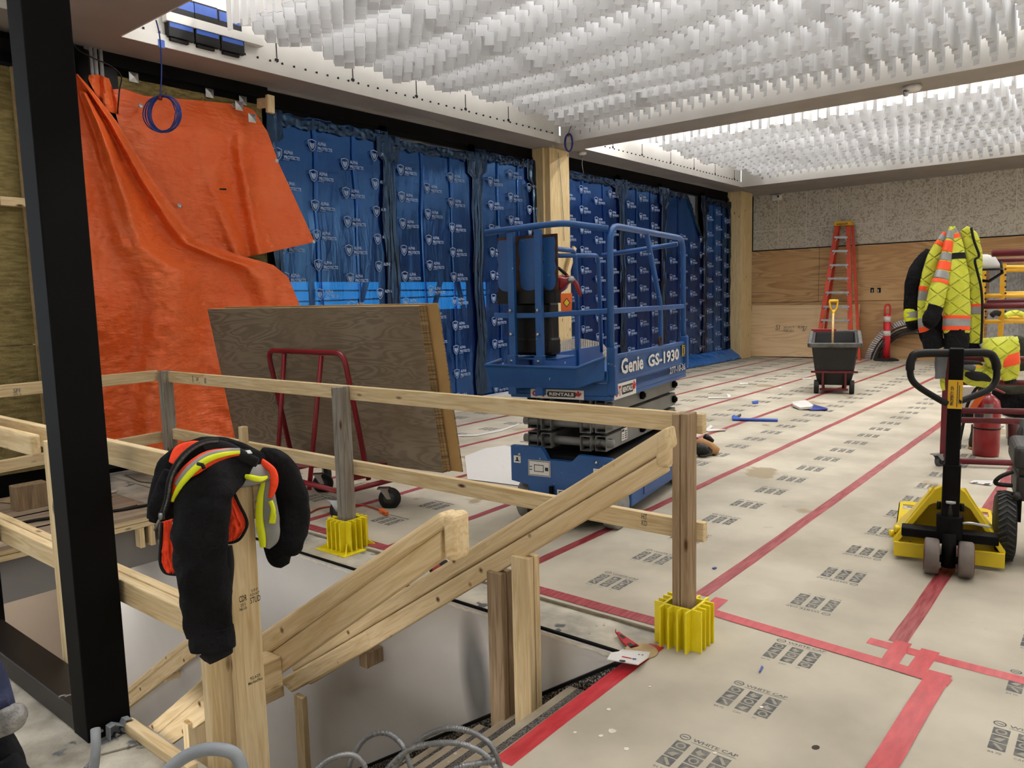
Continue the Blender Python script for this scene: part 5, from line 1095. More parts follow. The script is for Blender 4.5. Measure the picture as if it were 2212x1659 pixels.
# ------------------------------------------------------------------ rolling scaffold and what is around it
P0 = ON(2041, 985, Z=.10); sd = V((.375, -.927, 0)); sn = V((.927, .375, 0))
def PL(x, y, off=0):
    r = RAY(x, y); o = P0+sn*off; t = (o-CAM).dot(sn)/r.dot(sn); return CAM+r*t
sc_ = thing('rolling_scaffold', 'dark red tube scaffold on casters at the right, hung with work jackets', 'scaffold', (P0.x, P0.y, PT))
b = MB(); b.bar((P0.x, P0.y, .11), (P0.x, P0.y, 1.62), .075, .05, (1, 0, 0)); b.build('upright', 'dark_red', sc_, bevel=.004)
for k in range(12): b = MB(); q = V((P0.x, P0.y, .25+k*.14))-_f*.04; b.lathe([(.010, 0), (.010, .003)], q, -_f, 8); b.build('pin_hole', 'black_plastic', sc_)
for y, m in ((997, 1), (908, 1), (887, 1), (826, 1), (776, 1), (662, 1), (549, 1)): q = PL(2100, y); b = MB(); a = P0+V((0, 0, q.z-P0.z)); a = a+sd*(.3 if y < 600 else 0); b.tube([a, a+sd*1.75], .026 if y > 600 else .03, 12); b.build('rung', 'dark_red', sc_)
for y in (651, 563, 737): q = PL(2150, y, 2.0); b = MB(); a = V((P0.x, P0.y, q.z))+sn*2.0+sd*.80; b.tube([a, a+sd*1.75], .022, 10); b.build('rung', 'dark_red', sc_)
b = MB(); a = P0+sd*1.75; b.bar((a.x, a.y, .11), (a.x, a.y, 1.9), .06, .05, (1, 0, 0)); b.build('upright', 'dark_red', sc_)
for q, ang in ((P0, 2.6), (P0+sd*1.75, .4)): caster(q.x-.02, q.y+.03, ang, sc_, .062, .035, 'caster_grey', .14)
# fire extinguisher on the floor
c = ON(2142, 996, Z=PT)+V((.25, .08, 0)); k_ = c.length; 
fx = thing('fire_extinguisher', 'large red fire extinguisher with orange tag standing on the floor behind the scaffold', 'fire extinguisher', c)
b = MB(); b.lathe([(.10, 0), (.108, .012), (.11, .05), (.11, .44), (.095, .52), (.05, .565), (.03, .58)], c, (0, 0, 1), 32); cyl = b.build('cylinder', 'ext_red', fx)
b = MB(); b.lathe([(.1115, .255), (.1135, .262), (.1115, .27)], c, (0, 0, 1), 32); b.build('strap', 'black_plastic', fx)
dv_ = (CAM-c); dv_.z = 0; dv_.normalize(); rv = V((0, 0, 1)).cross(dv_)
def wrap(a0, a1, z0, z1, nm, m, r=.1105): b = MB(); b.grid(lambda u, v: c+(dv_*math.cos(a0+(a1-a0)*u)+rv*math.sin(a0+(a1-a0)*u))*r+V((0, 0, z0+(z1-z0)*v)), 12, 2); return b.build(nm, m, fx)
lb_ = wrap(-.25, .40, .355, .50, 'instruction_label', 'grey_sheet', .1118); wrap(-1.15, -.3, .365, .40, 'class_label', 'sticker_ink', .112)
b = MB(); b.lathe([(.028, .575), (.03, .62), (.018, .64)], c, (0, 0, 1), 16); b.build('valve', 'steel', fx)
b = MB(); t0 = c+V((0, 0, .635)); b.tube([t0, t0+rv*.05+V((0, 0, .045)), t0+rv*.11+V((0, 0, .055)), t0+rv*.15+V((0, 0, .035))], .010, 8); b.tube([t0, t0+rv*.06+V((0, 0, -.01)), t0+rv*.13+V((0, 0, -.045))], .010, 8); b.build('lever', 'ext_red', fx)
b = MB(); b.tube(spline([tuple(t0+dv_*.03), tuple(t0-rv*.09+V((0, 0, .0))), tuple(t0-rv*.16+V((0, 0, -.16))), tuple(t0-rv*.19+V((0, 0, -.35))), tuple(t0-rv*.21+V((0, 0, -.50)))], 6), .014, 8); b.build('hose', 'rubber', fx)
b = MB(); b.lathe([(.014, 0), (.024, .10)], t0-rv*.212+V((0, 0, -.49)), V((-.1, .1, -1)), 10); b.build('nozzle', 'rubber', fx)
def card(nm, cen, ax, ay, w, h, m, par, n): b = MB(); ax, ay, n = V(ax).normalized()*w/2, V(ay).normalized()*h/2, V(n)*.0008; b.add([cen-ax-ay+n, cen+ax-ay+n, cen+ax+ay+n, cen-ax+ay+n, cen-ax-ay-n, cen+ax-ay-n, cen+ax+ay-n, cen-ax+ay-n], [(0, 1, 2, 3), (7, 6, 5, 4), (0, 4, 5, 1), (1, 5, 6, 2), (2, 6, 7, 3), (3, 7, 4, 0)]); return b.build(nm, m, par)
card('tag', t0-rv*.09+dv_*.10+V((0, 0, -.13)), rv*.8+V((0, 0, .25)), V((0, 0, 1))+rv*.5, .075, .21, 'tag_orange', fx, dv_)
# boot, mug, bucket, grey box
c = ON(2108, 985, Z=PT)+V((.35, .05, 0)); bt = thing('work_boot', 'dark leather work boot on the floor left of the large extinguisher', 'boot', c)
b = MB(); b.lathe([(.062, .02), (.068, .06), (.064, .12), (.058, .17), (.062, .235), (.055, .24), (.05, .17)], c, (.08, -.05, 1), 20); b.build('upper', 'boot_brown', bt)
b = MB(); b.grid(lambda u, v: c+V((math.cos(u*2*pi)*.062+.03, math.sin(u*2*pi)*.055-.10*max(0, -math.sin(u*2*pi)), .02))*1 + V((0, 0, .09*math.sin(v*pi/2)))-V((math.cos(u*2*pi)*.05, math.sin(u*2*pi)*.04, 0))*v*v, 24, 6); b.build('toe_cap', 'boot_brown', bt)
b = MB(); b.lathe([(.066, 0), (.07, .01), (.068, .026)], c, (0, 0, 1), 20); b.build('sole', 'tan_leather', bt)
c = ON(2176, 984, Z=PT)+V((.55, .02, 0)); mg = thing('travel_mug', 'dark red travel mug behind the large extinguisher', 'mug', c)
b = MB(); b.lathe([(.038, 0), (.04, .02), (.046, .22), (.044, .222)], c, (0, 0, 1), 20); b.build('body', 'mug_red', mg); b = MB(); b.lathe([(.045, .22), (.046, .25), (.03, .26)], c, (0, 0, 1), 20); b.build('lid', 'steel', mg)
c = ON(2184, 968, Z=PT)+V((.6, -.02, 0)); bk = thing('white_bucket', 'white plastic pail behind the large extinguisher', 'bucket', c)
b = MB(); b.lathe([(.125, 0), (.13, .02), (.15, .36), (.158, .365), (.158, .40), (.145, .41)], c, (0, 0, 1), 28); b.build('pail', 'bucket_white', bk); b = MB(); b.tube(spline([tuple(c+rv*.155+V((0, 0, .36))), tuple(c+rv*.16+dv_*.1+V((0, 0, .25))), tuple(c+dv_*.17+V((0, 0, .2))), tuple(c-rv*.16+dv_*.1+V((0, 0, .25))), tuple(c-rv*.155+V((0, 0, .36)))], 5), .005, 6); b.build('bail', 'steel', bk)
gx = thing('grey_tub', 'grey plastic tub on the floor behind the scaffold post', 'tub', PL(2090, 905, 1.1))
b = MB(); q = [PL(2071, 885, 1.1), PL(2112, 885, 1.1), PL(2112, 835, 1.1), PL(2071, 835, 1.1)]; b.add(q+[p+sn*.45 for p in q], [(0, 1, 2, 3), (7, 6, 5, 4), (0, 4, 5, 1), (1, 5, 6, 2), (2, 6, 7, 3), (3, 7, 4, 0)]); b.build('wall', 'bucket_white', gx, bevel=.01); b = MB(); q = [PL(2071, 905, 1.12), PL(2112, 905, 1.12), PL(2112, 887, 1.12), PL(2071, 887, 1.12)]; b.add(q+[p+sn*.4 for p in q], [(0, 1, 2, 3), (7, 6, 5, 4), (0, 4, 5, 1), (1, 5, 6, 2), (2, 6, 7, 3), (3, 7, 4, 0)]); b.build('base', 'black_plastic', gx)
# yellow scaffold frames and grey sheets beyond
ys_ = thing('scaffold_frame', 'yellow perforated scaffold frame far behind the red one', 'scaffold', ON(2165, 745, Z=0) if False else PL(2165, 760, 4.2))
def py_(nm, a, c, off, r): b = MB(); b.tube([PL(*a, off), PL(*c, off)], r, 10); b.build(nm, 'scaffold_yellow', ys_)
z0p = PL(2125, 700, 4.2); 
for x in (2125, 2168): q = PL(x, 570, 4.2); b = MB(); b.bar((q.x, q.y, .15), (q.x, q.y, q.z), .06, .05, (1, 0, 0)); b.build('upright', 'scaffold_yellow', ys_)
for k in range(9): 
    for x in (2125, 2168): q = PL(x, 582+k*13, 4.2); b = MB(); b.lathe([(.014, 0), (.014, .004)], q-_f*.036, -_f, 8); b.build('pin_hole', 'black_plastic', ys_)
for y, off in ((578, 4.2), (639, 4.2), (695, 4.2), (584, 5.0), (634, 5.0), (687, 5.0)): py_('rail', (2125 if off < 5 else 2168, y), (2240, y-1), off, .028)
gs = [ON(2131, 741, X=17.6), ON(2199, 752, X=17.6), ON(2206, 590, X=18.5), ON(2139, 575, X=18.5)]
for k in range(5):
    o = V((.05*k, -.035*k, 0)); b = MB(); q = [p+o for p in gs]; b.add(q+[p+V((.03, 0, 0)) for p in q], [(0, 1, 2, 3), (7, 6, 5, 4), (0, 4, 5, 1), (1, 5, 6, 2), (2, 6, 7, 3), (3, 7, 4, 0)])
    tag(b.build('gypsum_sheet', 'grey_sheet'), ('grey panel leaning on the back wall behind the yellow scaffold, front of its stack' if k == 0 else 'grey panel in the leaning stack behind the yellow scaffold'), 'panel', 'grey panels leaning on the back wall')

# compressor at the right edge
c = ON(2200, 1215, Z=PT); cT = M.Translation(c) @ M.Rotation(math.radians(10), 4, 'Z')
cp = thing('compressor', 'black wheeled engine compressor cut off by the right picture edge', 'compressor', c)
def cm(): return MB(cT)
yt = .075
b = cm(); b.lathe([(.06, -.05), (.17, -.05), (.195, -.035), (.20, 0), (.195, .035), (.17, .05), (.06, .05)], (.02, yt, .20), (0, 1, 0), 36); ty = b.build('tyre', 'rubber', cp)
for k in range(36):
    a = k*2*pi/36; u_ = V((math.cos(a), 0, math.sin(a))); 
    if u_.x < .35:
        b = cm(); 
        for s in (-1, 1): b.bar(V((.02, yt, .2))+u_*.201, V((.02, yt+s*.04, .2))+(u_+V((math.cos(a+.12), 0, math.sin(a+.12)))*.0).normalized()*.192+V((-math.sin(a), 0, math.cos(a)))*.03, .010, .008, tuple(u_))
        b.build('tread_rib', 'dark_plastic', ty)
b = cm(); b.box(-.02, .34, -.42, .03, .36, .50); b.box(.0, .32, -.42, .02, .50, .56); b.build('engine_block', 'dark_plastic', cp, bevel=.012)
b = cm(); b.box(-.05, .36, -.45, .05, .545, .68); b.build('engine_cover', 'dark_plastic', cp, bevel=.03, seg=3); b = cm(); b.box(-.052, .30, -.40, -.02, .66, .70); b.build('cover_top', 'steel', cp, bevel=.01)
b = cm(); b.box(-.054, -.05, -.30, -.03, .585, .59); b.box(-.054, -.05, -.30, -.03, .615, .62); b.box(-.054, -.05, -.035, -.03, .585, .62); b.build('cover_badge', 'sticker', cp)
b = cm(); b.tube(spline([(-.03, .05, .53), (-.05, .11, .50), (-.05, .13, .46), (-.03, .05, .45)], 5), .012, 8); b.build('pull_loop', 'black_plastic', cp)
for z in (.43, .465): b = cm(); b.box(-.024, -.02, -.06, -.02, z-.012, z+.012); b.build('switch_plate', 'sticker', cp)
b = cm(); b.lathe([(.0, -.5), (.10, -.46), (.125, -.40), (.125, .0), (.10, .06), (0, .08)], (-.05, -.10, .21), (0, -1, 0) if False else (0, 1, 0), 26); b.build('air_tank', 'grey_pvc', cp)
b = cm(); b.lathe([(.02, 0), (.02, .05)], (-.03, .02, .40), (-1, .2, 0), 12); b.build('knob', 'dark_plastic', cp); b = cm(); b.box(-.02, .0, .0, .05, .24, .40); b.build('bracket', 'black_steel', cp)
dH = (c-CAM).dot(_f)+.5
b = MB(); P = []
for k in range(5*20): a = k/20*2*pi; P.append(AT(2219+19*math.cos(a)+.8*(k//20), 962+46*math.sin(a)+1.5*(k//20), dH+.012*(k//20)))
b.tube(P, .017, 8); b.tube([AT(2214, 905, dH), AT(2214, 1030, dH)], .03, 10); hc = b.build('hose_coil', 'dark_plastic'); tag(hc, 'coil of dark hose hanging over the compressor at the right edge', 'hose')

# ------------------------------------------------------------------ floor litter and tools
def flat(nm, pts, m, lab, cat, par=None, h=.004, lift_=.004, grp=None, curl=0):
    q = [ON(x, y, Z=PT) for x, y in pts]; b = MB(); k = len(q); b.add([p+V((0, 0, lift_+curl*(i % 2)*.02)) for i, p in enumerate(q)]+[p+V((0, 0, lift_+h+curl*(i % 2)*.02)) for i, p in enumerate(q)], [tuple(range(k))[::-1], tuple(range(k, 2*k))]+[(i, (i+1) % k, (i+1) % k+k, i+k) for i in range(k)])
    o = b.build(nm, m); tag(o, lab, cat, grp); return o
flat('plastic_scrap', [(1712, 873), (1740, 872), (1757, 880), (1752, 887), (1728, 886), (1712, 881)], 'white_plastic', 'crumpled white and blue plastic scrap in front of the black bin', 'scrap', h=.03, curl=1)
flat('plastic_scrap', [(1738, 880), (1752, 876), (1788, 884), (1787, 888), (1750, 888)], 'blue_wire', 'dark blue plastic strip beside the crumpled white scrap', 'scrap', h=.012, curl=.6)
flat('tape_scrap', [(1581, 903), (1585, 901), (1600, 907), (1680, 910), (1680, 911.5), (1600, 910), (1582, 909)], 'blue_tape', 'long blue tape strip curled on the floor behind the near grey post', 'scrap', h=.02, curl=.4)
flat('tape_scrap', [(1589, 903), (1600, 897), (1601, 899), (1592, 905)], 'dark_plastic', 'short dark strip standing at the end of the long blue tape', 'scrap', h=.02)
flat('tape_scrap', [(1522, 932), (1535, 922), (1540, 924), (1532, 931), (1568, 930), (1568, 932), (1530, 934)], 'white_plastic', 'white and blue tape scrap beside the tool pouch', 'scrap', h=.012, curl=.5)
flat('paper_scrap', [(1624, 869), (1638, 867), (1638, 872), (1626, 873)], 'blue_tape', 'small blue scrap left of the crumpled plastic', 'scrap', h=.012)
flat('paper_scrap', [(1530, 859), (1572, 860), (1570, 853), (1578, 855), (1578, 861), (1530, 862)], 'white_plastic', 'thin white strip on the floor right of the lift', 'scrap', h=.012)
flat('paper_scrap', [(1598, 828), (1616, 828), (1616, 830), (1598, 831)], 'white_plastic', 'small white paper bit far on the floor beyond the lift', 'scrap')
flat('paper_scrap', [(1733, 818), (1752, 816), (1754, 819), (1735, 821)], 'white_plastic', 'small white paper bit left of the black bin', 'scrap')
flat('paper_scrap', [(1681, 838), (1688, 836), (1688, 840), (1682, 841)], 'white_plastic', 'tiny white bit on the far red seam', 'scrap')
cdp = flat('paper_card', [(2094, 1044), (2104, 1039), (2149, 1040), (2141, 1050)], 'white_plastic', 'white printed card on the floor behind the pallet jack', 'card')
b = MB(); q = [ON(x, y, Z=PT+.0085) for x, y in ((2101, 1042), (2112, 1041), (2112, 1043), (2100, 1044))]; b.add(q, [(0, 1, 2, 3)]); q = [ON(x, y, Z=PT+.0085) for x, y in ((2124, 1047), (2136, 1047.5), (2140, 1044), (2128, 1044))]; b.add(q, [(0, 1, 2, 3)]); b.build('print', 'sticker_ink', cdp)
flat('tape_scrap', [(1538, 1229), (1545, 1227), (1549, 1229), (1543, 1231)], 'blue_wire', 'tiny dark blue scrap on the floor right of the near grey post', 'scrap')
flat('tape_scrap', [(1639, 1455), (1645, 1441), (1649, 1444), (1643, 1454)], 'blue_wire', 'small blue scrap on the paper near the printed block', 'scrap')
flat('paper_stain', [(1762+9*math.cos(a), 1615+5*math.sin(a)) for a in [k*pi/5 for k in range(10)]], 'boot_brown', 'small brown spill spot on the floor paper at the bottom', 'stain', h=.0005, lift_=.0008)
for i, (x, y, s) in enumerate(((1315, 1533, 5), (1322, 1580, 9), (1298, 1590, 5), (1242, 1583, 4), (1404, 1484, 3), (1545, 1627, 5), (1353, 1618, 6), (1645, 1528, 4))):
    flat('plaster_chip', [(x+s*(1+.5*nfn(k, i, 1.7))*math.cos(k*pi/4), y+.55*s*(1+.5*nfn(k, i+9, 1.3))*math.sin(k*pi/4)) for k in range(8)], 'plaster_white', 'small white plaster spot on the brown floor paper', 'plaster spot', h=.0015, lift_=.0006, grp='white plaster spots on the floor paper')
# tool pouch
c = ON(1520, 984, Z=PT); tpo = thing('tool_pouch', 'tan and black leather tool pouch on the floor behind the near grey post', 'tool pouch', c)
dT = (c-CAM).dot(_f)
def pxtube(nm, pts, rs, d, m, par): b = MB(); b.tube([AT(x, y, d) for x, y in pts], [r*d/FL for r in rs], 10); return b.build(nm, m, par)
pxtube('leather_pocket', [(1500, 955), (1515, 957), (1535, 968), (1550, 976)], [7, 11, 13, 9], dT, 'tan_leather', tpo); pxtube('black_pouch', [(1503, 966), (1515, 972), (1530, 978)], [10, 15, 9], dT-.06, 'rubber', tpo); pxtube('hammer_head', [(1522, 941), (1530, 948), (1539, 955)], [6, 8, 6], dT+.06, 'black_plastic', tpo); pxtube('strap', spline([(1512, 985), (1528, 984), (1538, 975), (1530, 966)], 4), [2]*13, dT-.12, 'dark_plastic', tpo)
pxtube('tool_handle', [(1503, 945), (1512, 955)], [2, 4], dT, 'black_plastic', tpo)
# tool by the stair edge
c = ON(945, 1255, Z=0); tl = thing('power_tool', 'small black and red power tool on the concrete strip behind the free handrail end', 'tool', c); dT2 = (c-CAM).dot(_f)
pxtube('body', [(922, 1256), (935, 1248)], [11, 9], dT2, 'dark_plastic', tl); pxtube('motor', [(935, 1240), (950, 1226), (968, 1218)], [12, 12, 10], dT2+.05, 'rubber', tl); pxtube('grip', [(935, 1232), (950, 1222)], [6, 6], dT2-.03, 'ext_red', tl)
# blister pack and knife sleeve on the stair edge
bl = thing('tool_package', 'white cardboard tool package lying on the stair edge by the yellow base', 'package', ON(1357, 1420, Z=.02))
def zq(pts, z): return [ON(x, y, Z=zz) for (x, y), zz in zip(pts, z if isinstance(z, (list, tuple)) else [z]*len(pts))]
b = MB(); q = zq([(1311, 1426), (1320, 1411), (1336, 1409), (1345, 1404), (1405, 1410), (1400, 1422), (1378, 1437)], [.05, .05, .05, .03, .02, .02, .05]); k = len(q)
b.add(q+[p+V((0, 0, .004)) for p in q], [tuple(range(k))[::-1], tuple(range(k, 2*k))]+[(i, (i+1) % k, (i+1) % k+k, i+k) for i in range(k)]); cd_ = b.build('card', 'white_plastic', bl)
b = MB(); q = zq([(1337, 1428), (1339, 1425), (1350, 1426), (1352, 1429), (1345, 1431)], .058); b.add(q, [tuple(range(5))]); b.build('hang_slot', 'sticker_ink', cd_)
b = MB(); q = zq([(1343, 1419), (1364, 1423), (1364, 1421), (1344, 1417)], .055); b.add(q, [(0, 1, 2, 3)]); b.build('red_print', 'maple_red', cd_); b = MB(); q = zq([(1366, 1423.5), (1374, 1424.5), (1375, 1422.5), (1367, 1421.5)], .055); b.add(q, [(0, 1, 2, 3)]); b.build('blue_print', 'blue_wire', cd_)
b = MB()
for k in range(5): q = zq([(1354+8*k, 1411+.7*k), (1358+8*k, 1411.4+.7*k), (1358+8*k, 1413+.7*k), (1354+8*k, 1412.6+.7*k)], .04); b.add(q, [(0, 1, 2, 3)])
b.build('icon_print', 'sticker_ink', cd_)
b = MB(); b.lathe([(.07, 0), (.075, .004), (.07, .008), (.05, .008)], ON(1385, 1408, Z=.012), (0, 0, 1), 28); tag(b.build('yellow_disc', 'kraft'), 'tan disc half under the white tool package', 'disc')
b = MB(); q = zq([(1331, 1369), (1337, 1368), (1350, 1377), (1382, 1399), (1363, 1404), (1346, 1391)], .012); k = len(q); b.add(q+[p+V((0, 0, .008)) for p in q], [tuple(range(k))[::-1], tuple(range(k, 2*k))]+[(i, (i+1) % k, (i+1) % k+k, i+k) for i in range(k)]); rk = tag(b.build('red_sleeve', 'maple_red'), 'red plastic tool sleeve on the concrete beside the white package', 'tool sleeve')
b = MB(); q = zq([(1337, 1371), (1343, 1370), (1352, 1377), (1346, 1380)], .0215); b.add(q, [(0, 1, 2, 3)]); q = zq([(1354, 1390), (1362, 1388), (1370, 1394), (1360, 1397)], .0215); b.add(q, [(0, 1, 2, 3)]); b.build('window_print', 'sticker_ink', rk)
b = MB(); b.tube([ON(x, y, Z=.02) for x, y in spline([(1335, 1369), (1330, 1366), (1330, 1360)], 4)], .003, 6); b.build('cord', 'ext_red', rk)
# left deck litter
b = MB(); pc = ON(40, 1078, Z=.01); pts = [(0, 1085), (15, 1076), (30, 1080), (40, 1060), (62, 1076), (70, 1070), (92, 1075), (62, 1082), (30, 1087)]; q = [ON(x, y, Z=.01) for x, y in pts]; k = len(q); cc = sum(q, V())/k+V((0, 0, .05)); b.add(q+[cc], [(i, (i+1) % k, k) for i in range(k)]); tag(b.build('paper_scrap', 'kraft', smooth=False), 'crumpled brown paper on the plywood deck at the left', 'paper')
b = MB(); q = [ON(x, y, Z=.012) for x, y in ((236, 1062), (255, 1059), (246, 1064), (237, 1066))]; b.add(q+[p+V((0, 0, .004)) for p in q], [(0, 1, 2, 3), (7, 6, 5, 4), (0, 4, 5, 1), (1, 5, 6, 2), (2, 6, 7, 3), (3, 7, 4, 0)]); tag(b.build('paper_scrap', 'white_plastic'), 'small white paper scrap on the deck right of the steel column', 'paper')
b = MB(); b.tube([ON(x, y, Z=.018) for x, y in spline([(-60, 1155), (40, 1131), (100, 1120), (240, 1104), (300, 1094), (345, 1086)], 6)], .012, 8); tag(b.build('black_hose', 'rubber'), 'black hose lying across the plywood deck', 'hose')
b = MB(); q = [ON(x, y, Z=.02) for x, y in ((270, 1026), (330, 1020), (345, 1045), (300, 1040))]; b.add(q+[p+V((0, 0, .004)) for p in q], [(0, 1, 2, 3), (7, 6, 5, 4), (0, 4, 5, 1), (1, 5, 6, 2), (2, 6, 7, 3), (3, 7, 4, 0)]); tag(b.build('pink_paper', 'paper_edge'), 'loose curled paper sheet beyond the deck below the tarp', 'paper')

# ------------------------------------------------------------------ foreground conduits
def ribbed(nm, P, r, m, lab, cat, pitch=.008):
    b = MB(); S_ = [V(p) for p in P]; L = 0; out = []; rs = []
    for a, c in zip(S_, S_[1:]):
        n = max(1, int((c-a).length/(pitch/3)))
        for i in range(n): p = a.lerp(c, i/n); out.append(p); rs.append(r*(1+.17*math.cos(2*pi*(L+(c-a).length*i/n)/pitch)))
        L += (c-a).length
    b.tube(out, rs, 10); return tag(b.build(nm, m), lab, cat)
def G(pts, n=10): return [AT(x, y, d) for x, y, d in spline(pts, n)]
ribbed('armoured_cable', G([(1084, 1668, 2.28), (1060, 1610, 2.28), (1020, 1582, 2.32), (970, 1573, 2.36), (920, 1590, 2.40), (880, 1625, 2.42), (845, 1668, 2.42)]), .0085, 'armour', 'armoured metal cable making the tallest wide loop at the bottom edge', 'cable')
ribbed('armoured_cable', G([(1075, 1668, 2.22), (1050, 1632, 2.24), (1000, 1608, 2.26), (940, 1606, 2.30), (880, 1622, 2.34), (830, 1668, 2.36)]), .0085, 'armour', 'armoured metal cable in the lower wide loop under the tallest one', 'cable')
ribbed('armoured_cable', G([(752, 1668, 2.5), (760, 1640, 2.5), (785, 1600, 2.5), (815, 1584, 2.48), (845, 1588, 2.46), (872, 1615, 2.42), (890, 1668, 2.4)]), .0085, 'armour', 'armoured metal cable in the small arch left of the wide loops', 'cable')
ribbed('armoured_cable', G([(680, 1668, 2.3), (705, 1645, 2.3), (735, 1632, 2.3), (765, 1632, 2.3), (785, 1650, 2.3), (790, 1668, 2.3)]), .0085, 'armour', 'armoured metal cable in the lowest arch near the stud post', 'cable')
ribbed('armoured_cable', G([(965, 1668, 2.25), (1000, 1655, 2.24), (1040, 1648, 2.24), (1070, 1644, 2.22)]), .0085, 'armour', 'short armoured cable lying across the loops at the tape', 'cable')
b = MB(); b.tube(([ON(198, 1720, Z=.0)]+G([(200, 1680, 2.35), (206, 1630, 2.35), (207, 1600, 2.36), (206, 1575, 2.38)])), .0145, 14); tag(b.build('grey_conduit', 'grey_pvc'), 'grey plastic conduit rising at the foot of the black column', 'conduit')
b = MB(); b.tube(([ON(300, 1800, Z=0)]+G([(340, 1690, 1.95), (385, 1645, 1.95), (430, 1622, 1.95), (475, 1619, 1.95), (510, 1632, 1.95), (528, 1680, 1.95)])+[ON(560, 1800, Z=-.3)]), .0165, 14); tag(b.build('grey_conduit', 'grey_pvc'), 'grey plastic conduit arching at the bottom edge before the stud post', 'conduit')
cb = thing('conduit_bracket', 'grey plastic conduit bracket fixed to the black column foot', 'bracket', ON(255, 1580, Y=2.88))
b = MB(); T_ = lambda x, y: ON(x, y, Y=2.885); o_ = [(229, 1567), (240, 1560), (258, 1562), (263, 1550), (275, 1547), (283, 1553), (284, 1578), (274, 1588), (262, 1583), (243, 1603), (230, 1596)]
q = [T_(x, y) for x, y in o_]; k = len(q); b.add(q+[p+V((0, -.035, 0)) for p in q], [(i, (i+1) % k, (i+1) % k+k, i+k) for i in range(k)]+[tuple(range(k))]); b.build('shell', 'grey_pvc', cb, solid=.004, off=0)
for x, y in ((272, 1570), (248, 1585), (261, 1572)): b = MB(); b.lathe([(.008, 0), (.008, .03), (.004, .03), (.004, .001)], T_(x, y), (0, -1, 0), 12); b.build('screw_boss', 'grey_pvc', cb)
b = MB(); b.bar(ON(197, 1590, Y=2.885), ON(222, 1577, Y=2.885), .012, .006); tag(b.build('metal_clip', 'steel'), 'thin metal strip across the foot of the black column', 'strip')
b = MB(); q = [ON(x, y, Z=.008) for x, y in ((218, 1628), (300, 1606), (270, 1588), (228, 1608))]; b.add(q+[p-V((0, 0, .006)) for p in q], [(0, 1, 2, 3), (7, 6, 5, 4), (0, 4, 5, 1), (1, 5, 6, 2), (2, 6, 7, 3), (3, 7, 4, 0)]); tag(b.build('base_plate', 'near_slab'), 'dusty steel plate on the slab at the column foot', 'plate')
ribbed('armoured_cable', [ON(x, y, Z=.012) for x, y in ((185, 1659), (193, 1650), (201, 1640))], .006, 'armour', 'thin armoured cable end on the slab left of the grey conduit', 'cable')

# small things on the walls and floor
b = MB(); b.bar(ON(1241, 534, Y=7.24), ON(1212, 640, Y=7.26), .085, .038, (0, 1, 0)); tag(b.build('lumber_brace', 'woodZ', bevel=.003), 'short pale lumber piece leaning on the middle timber post behind the lift', 'lumber')
b = MB(); b.tube([ON(x, y, X=XB-.06) for x, y in spline([(2200, 330), (2196, 352), (2204, 378), (2208, 402)], 6)], .006, 6); tag(b.build('white_wire', 'white_plastic'), 'thin white wire hanging before the stone wall at the right edge', 'wire')
b = MB(); b.tube([ON(x, y, Y=7.31) for x, y in spline([(1206, 330), (1212, 400), (1217, 470), (1219, 520)], 6)], .005, 6); tag(b.build('grey_wire', 'grey_pvc'), 'thin grey wire running down the middle timber post', 'wire')
flat('paper_strip', [(985, 941), (1030, 940), (1080, 930), (1122, 916), (1122, 918), (1082, 933), (1030, 943), (985, 944)], 'white_plastic', 'long thin white strip on the floor between the cart and the lift', 'scrap', h=.006)
b = MB(); q = [ON(x, y, Y=7.31) for x, y in ((474, 407), (489, 407), (489, 411), (474, 410))]; b.add(q, [(0, 1, 2, 3)]); b.build('black_mark', 'black_plastic', tp)
# ------------------------------------------------------------------ work clothes
mat('canvas_black', (9, 9, 11), (22, 22, 25), sc=7, det=6, ro=.9, bu=1.0, bs=16, spec=.2)
mat('knit_black', (10, 10, 11), ro=.95, bu=.6, bs=90, bst=(1, 1, .1)); mat('lining_black', (8, 8, 9), ro=.9)
mat('hi_orange', (255, 74, 18), (246, 62, 14), sc=90, det=1, ro=.7); mat('hi_orange2', (252, 84, 34), ro=.6); mat('hi_yellow', (226, 236, 20), ro=.6); mat('hi_lime', (200, 204, 50), (216, 220, 72), sc=8, ro=.65, bu=.35, bs=18)
mat('reflective', (138, 137, 136), (156, 155, 154), sc=10, ro=.45); mat('zip_metal', (120, 120, 120), ro=.35, me=.8); mat('grey_cloth', (78, 80, 84), (92, 94, 98), sc=6, ro=.8)
mat('olive_cloth', (40, 42, 28), (52, 54, 38), sc=6, ro=.85, bu=.4, bs=15); mat('navy_cloth', (16, 24, 54), (26, 36, 72), sc=6, ro=.8, bu=.3, bs=20); mat('fleece', (104, 102, 100), (146, 144, 141), sc=40, ro=1, bu=.9, bs=45)
m = MATS['hi_lime']   # quilting: diamond seams pressed into the cloth
nt = m.node_tree; N = nt.nodes; L = nt.links
def seam(rot):
    tc = N.new('ShaderNodeTexCoord'); mp = N.new('ShaderNodeMapping'); L.new(tc.outputs['Object'], mp.inputs[0]); mp.inputs['Rotation'].default_value = rot
    w = N.new('ShaderNodeTexWave'); w.wave_type = 'BANDS'; w.bands_direction = 'Z'; w.inputs['Scale'].default_value = 3.4; w.inputs['Distortion'].default_value = .3; L.new(mp.outputs[0], w.inputs[0])
    r = N.new('ShaderNodeMapRange'); r.inputs[1].default_value = 0; r.inputs[2].default_value = .12; L.new(w.outputs['Fac'], r.inputs[0]); return r
a_, b_ = seam((math.radians(42), 0, 0)), seam((math.radians(-42), 0, 0)); mn = N.new('ShaderNodeMath'); mn.operation = 'MINIMUM'; L.new(a_.outputs[0], mn.inputs[0]); L.new(b_.outputs[0], mn.inputs[1])
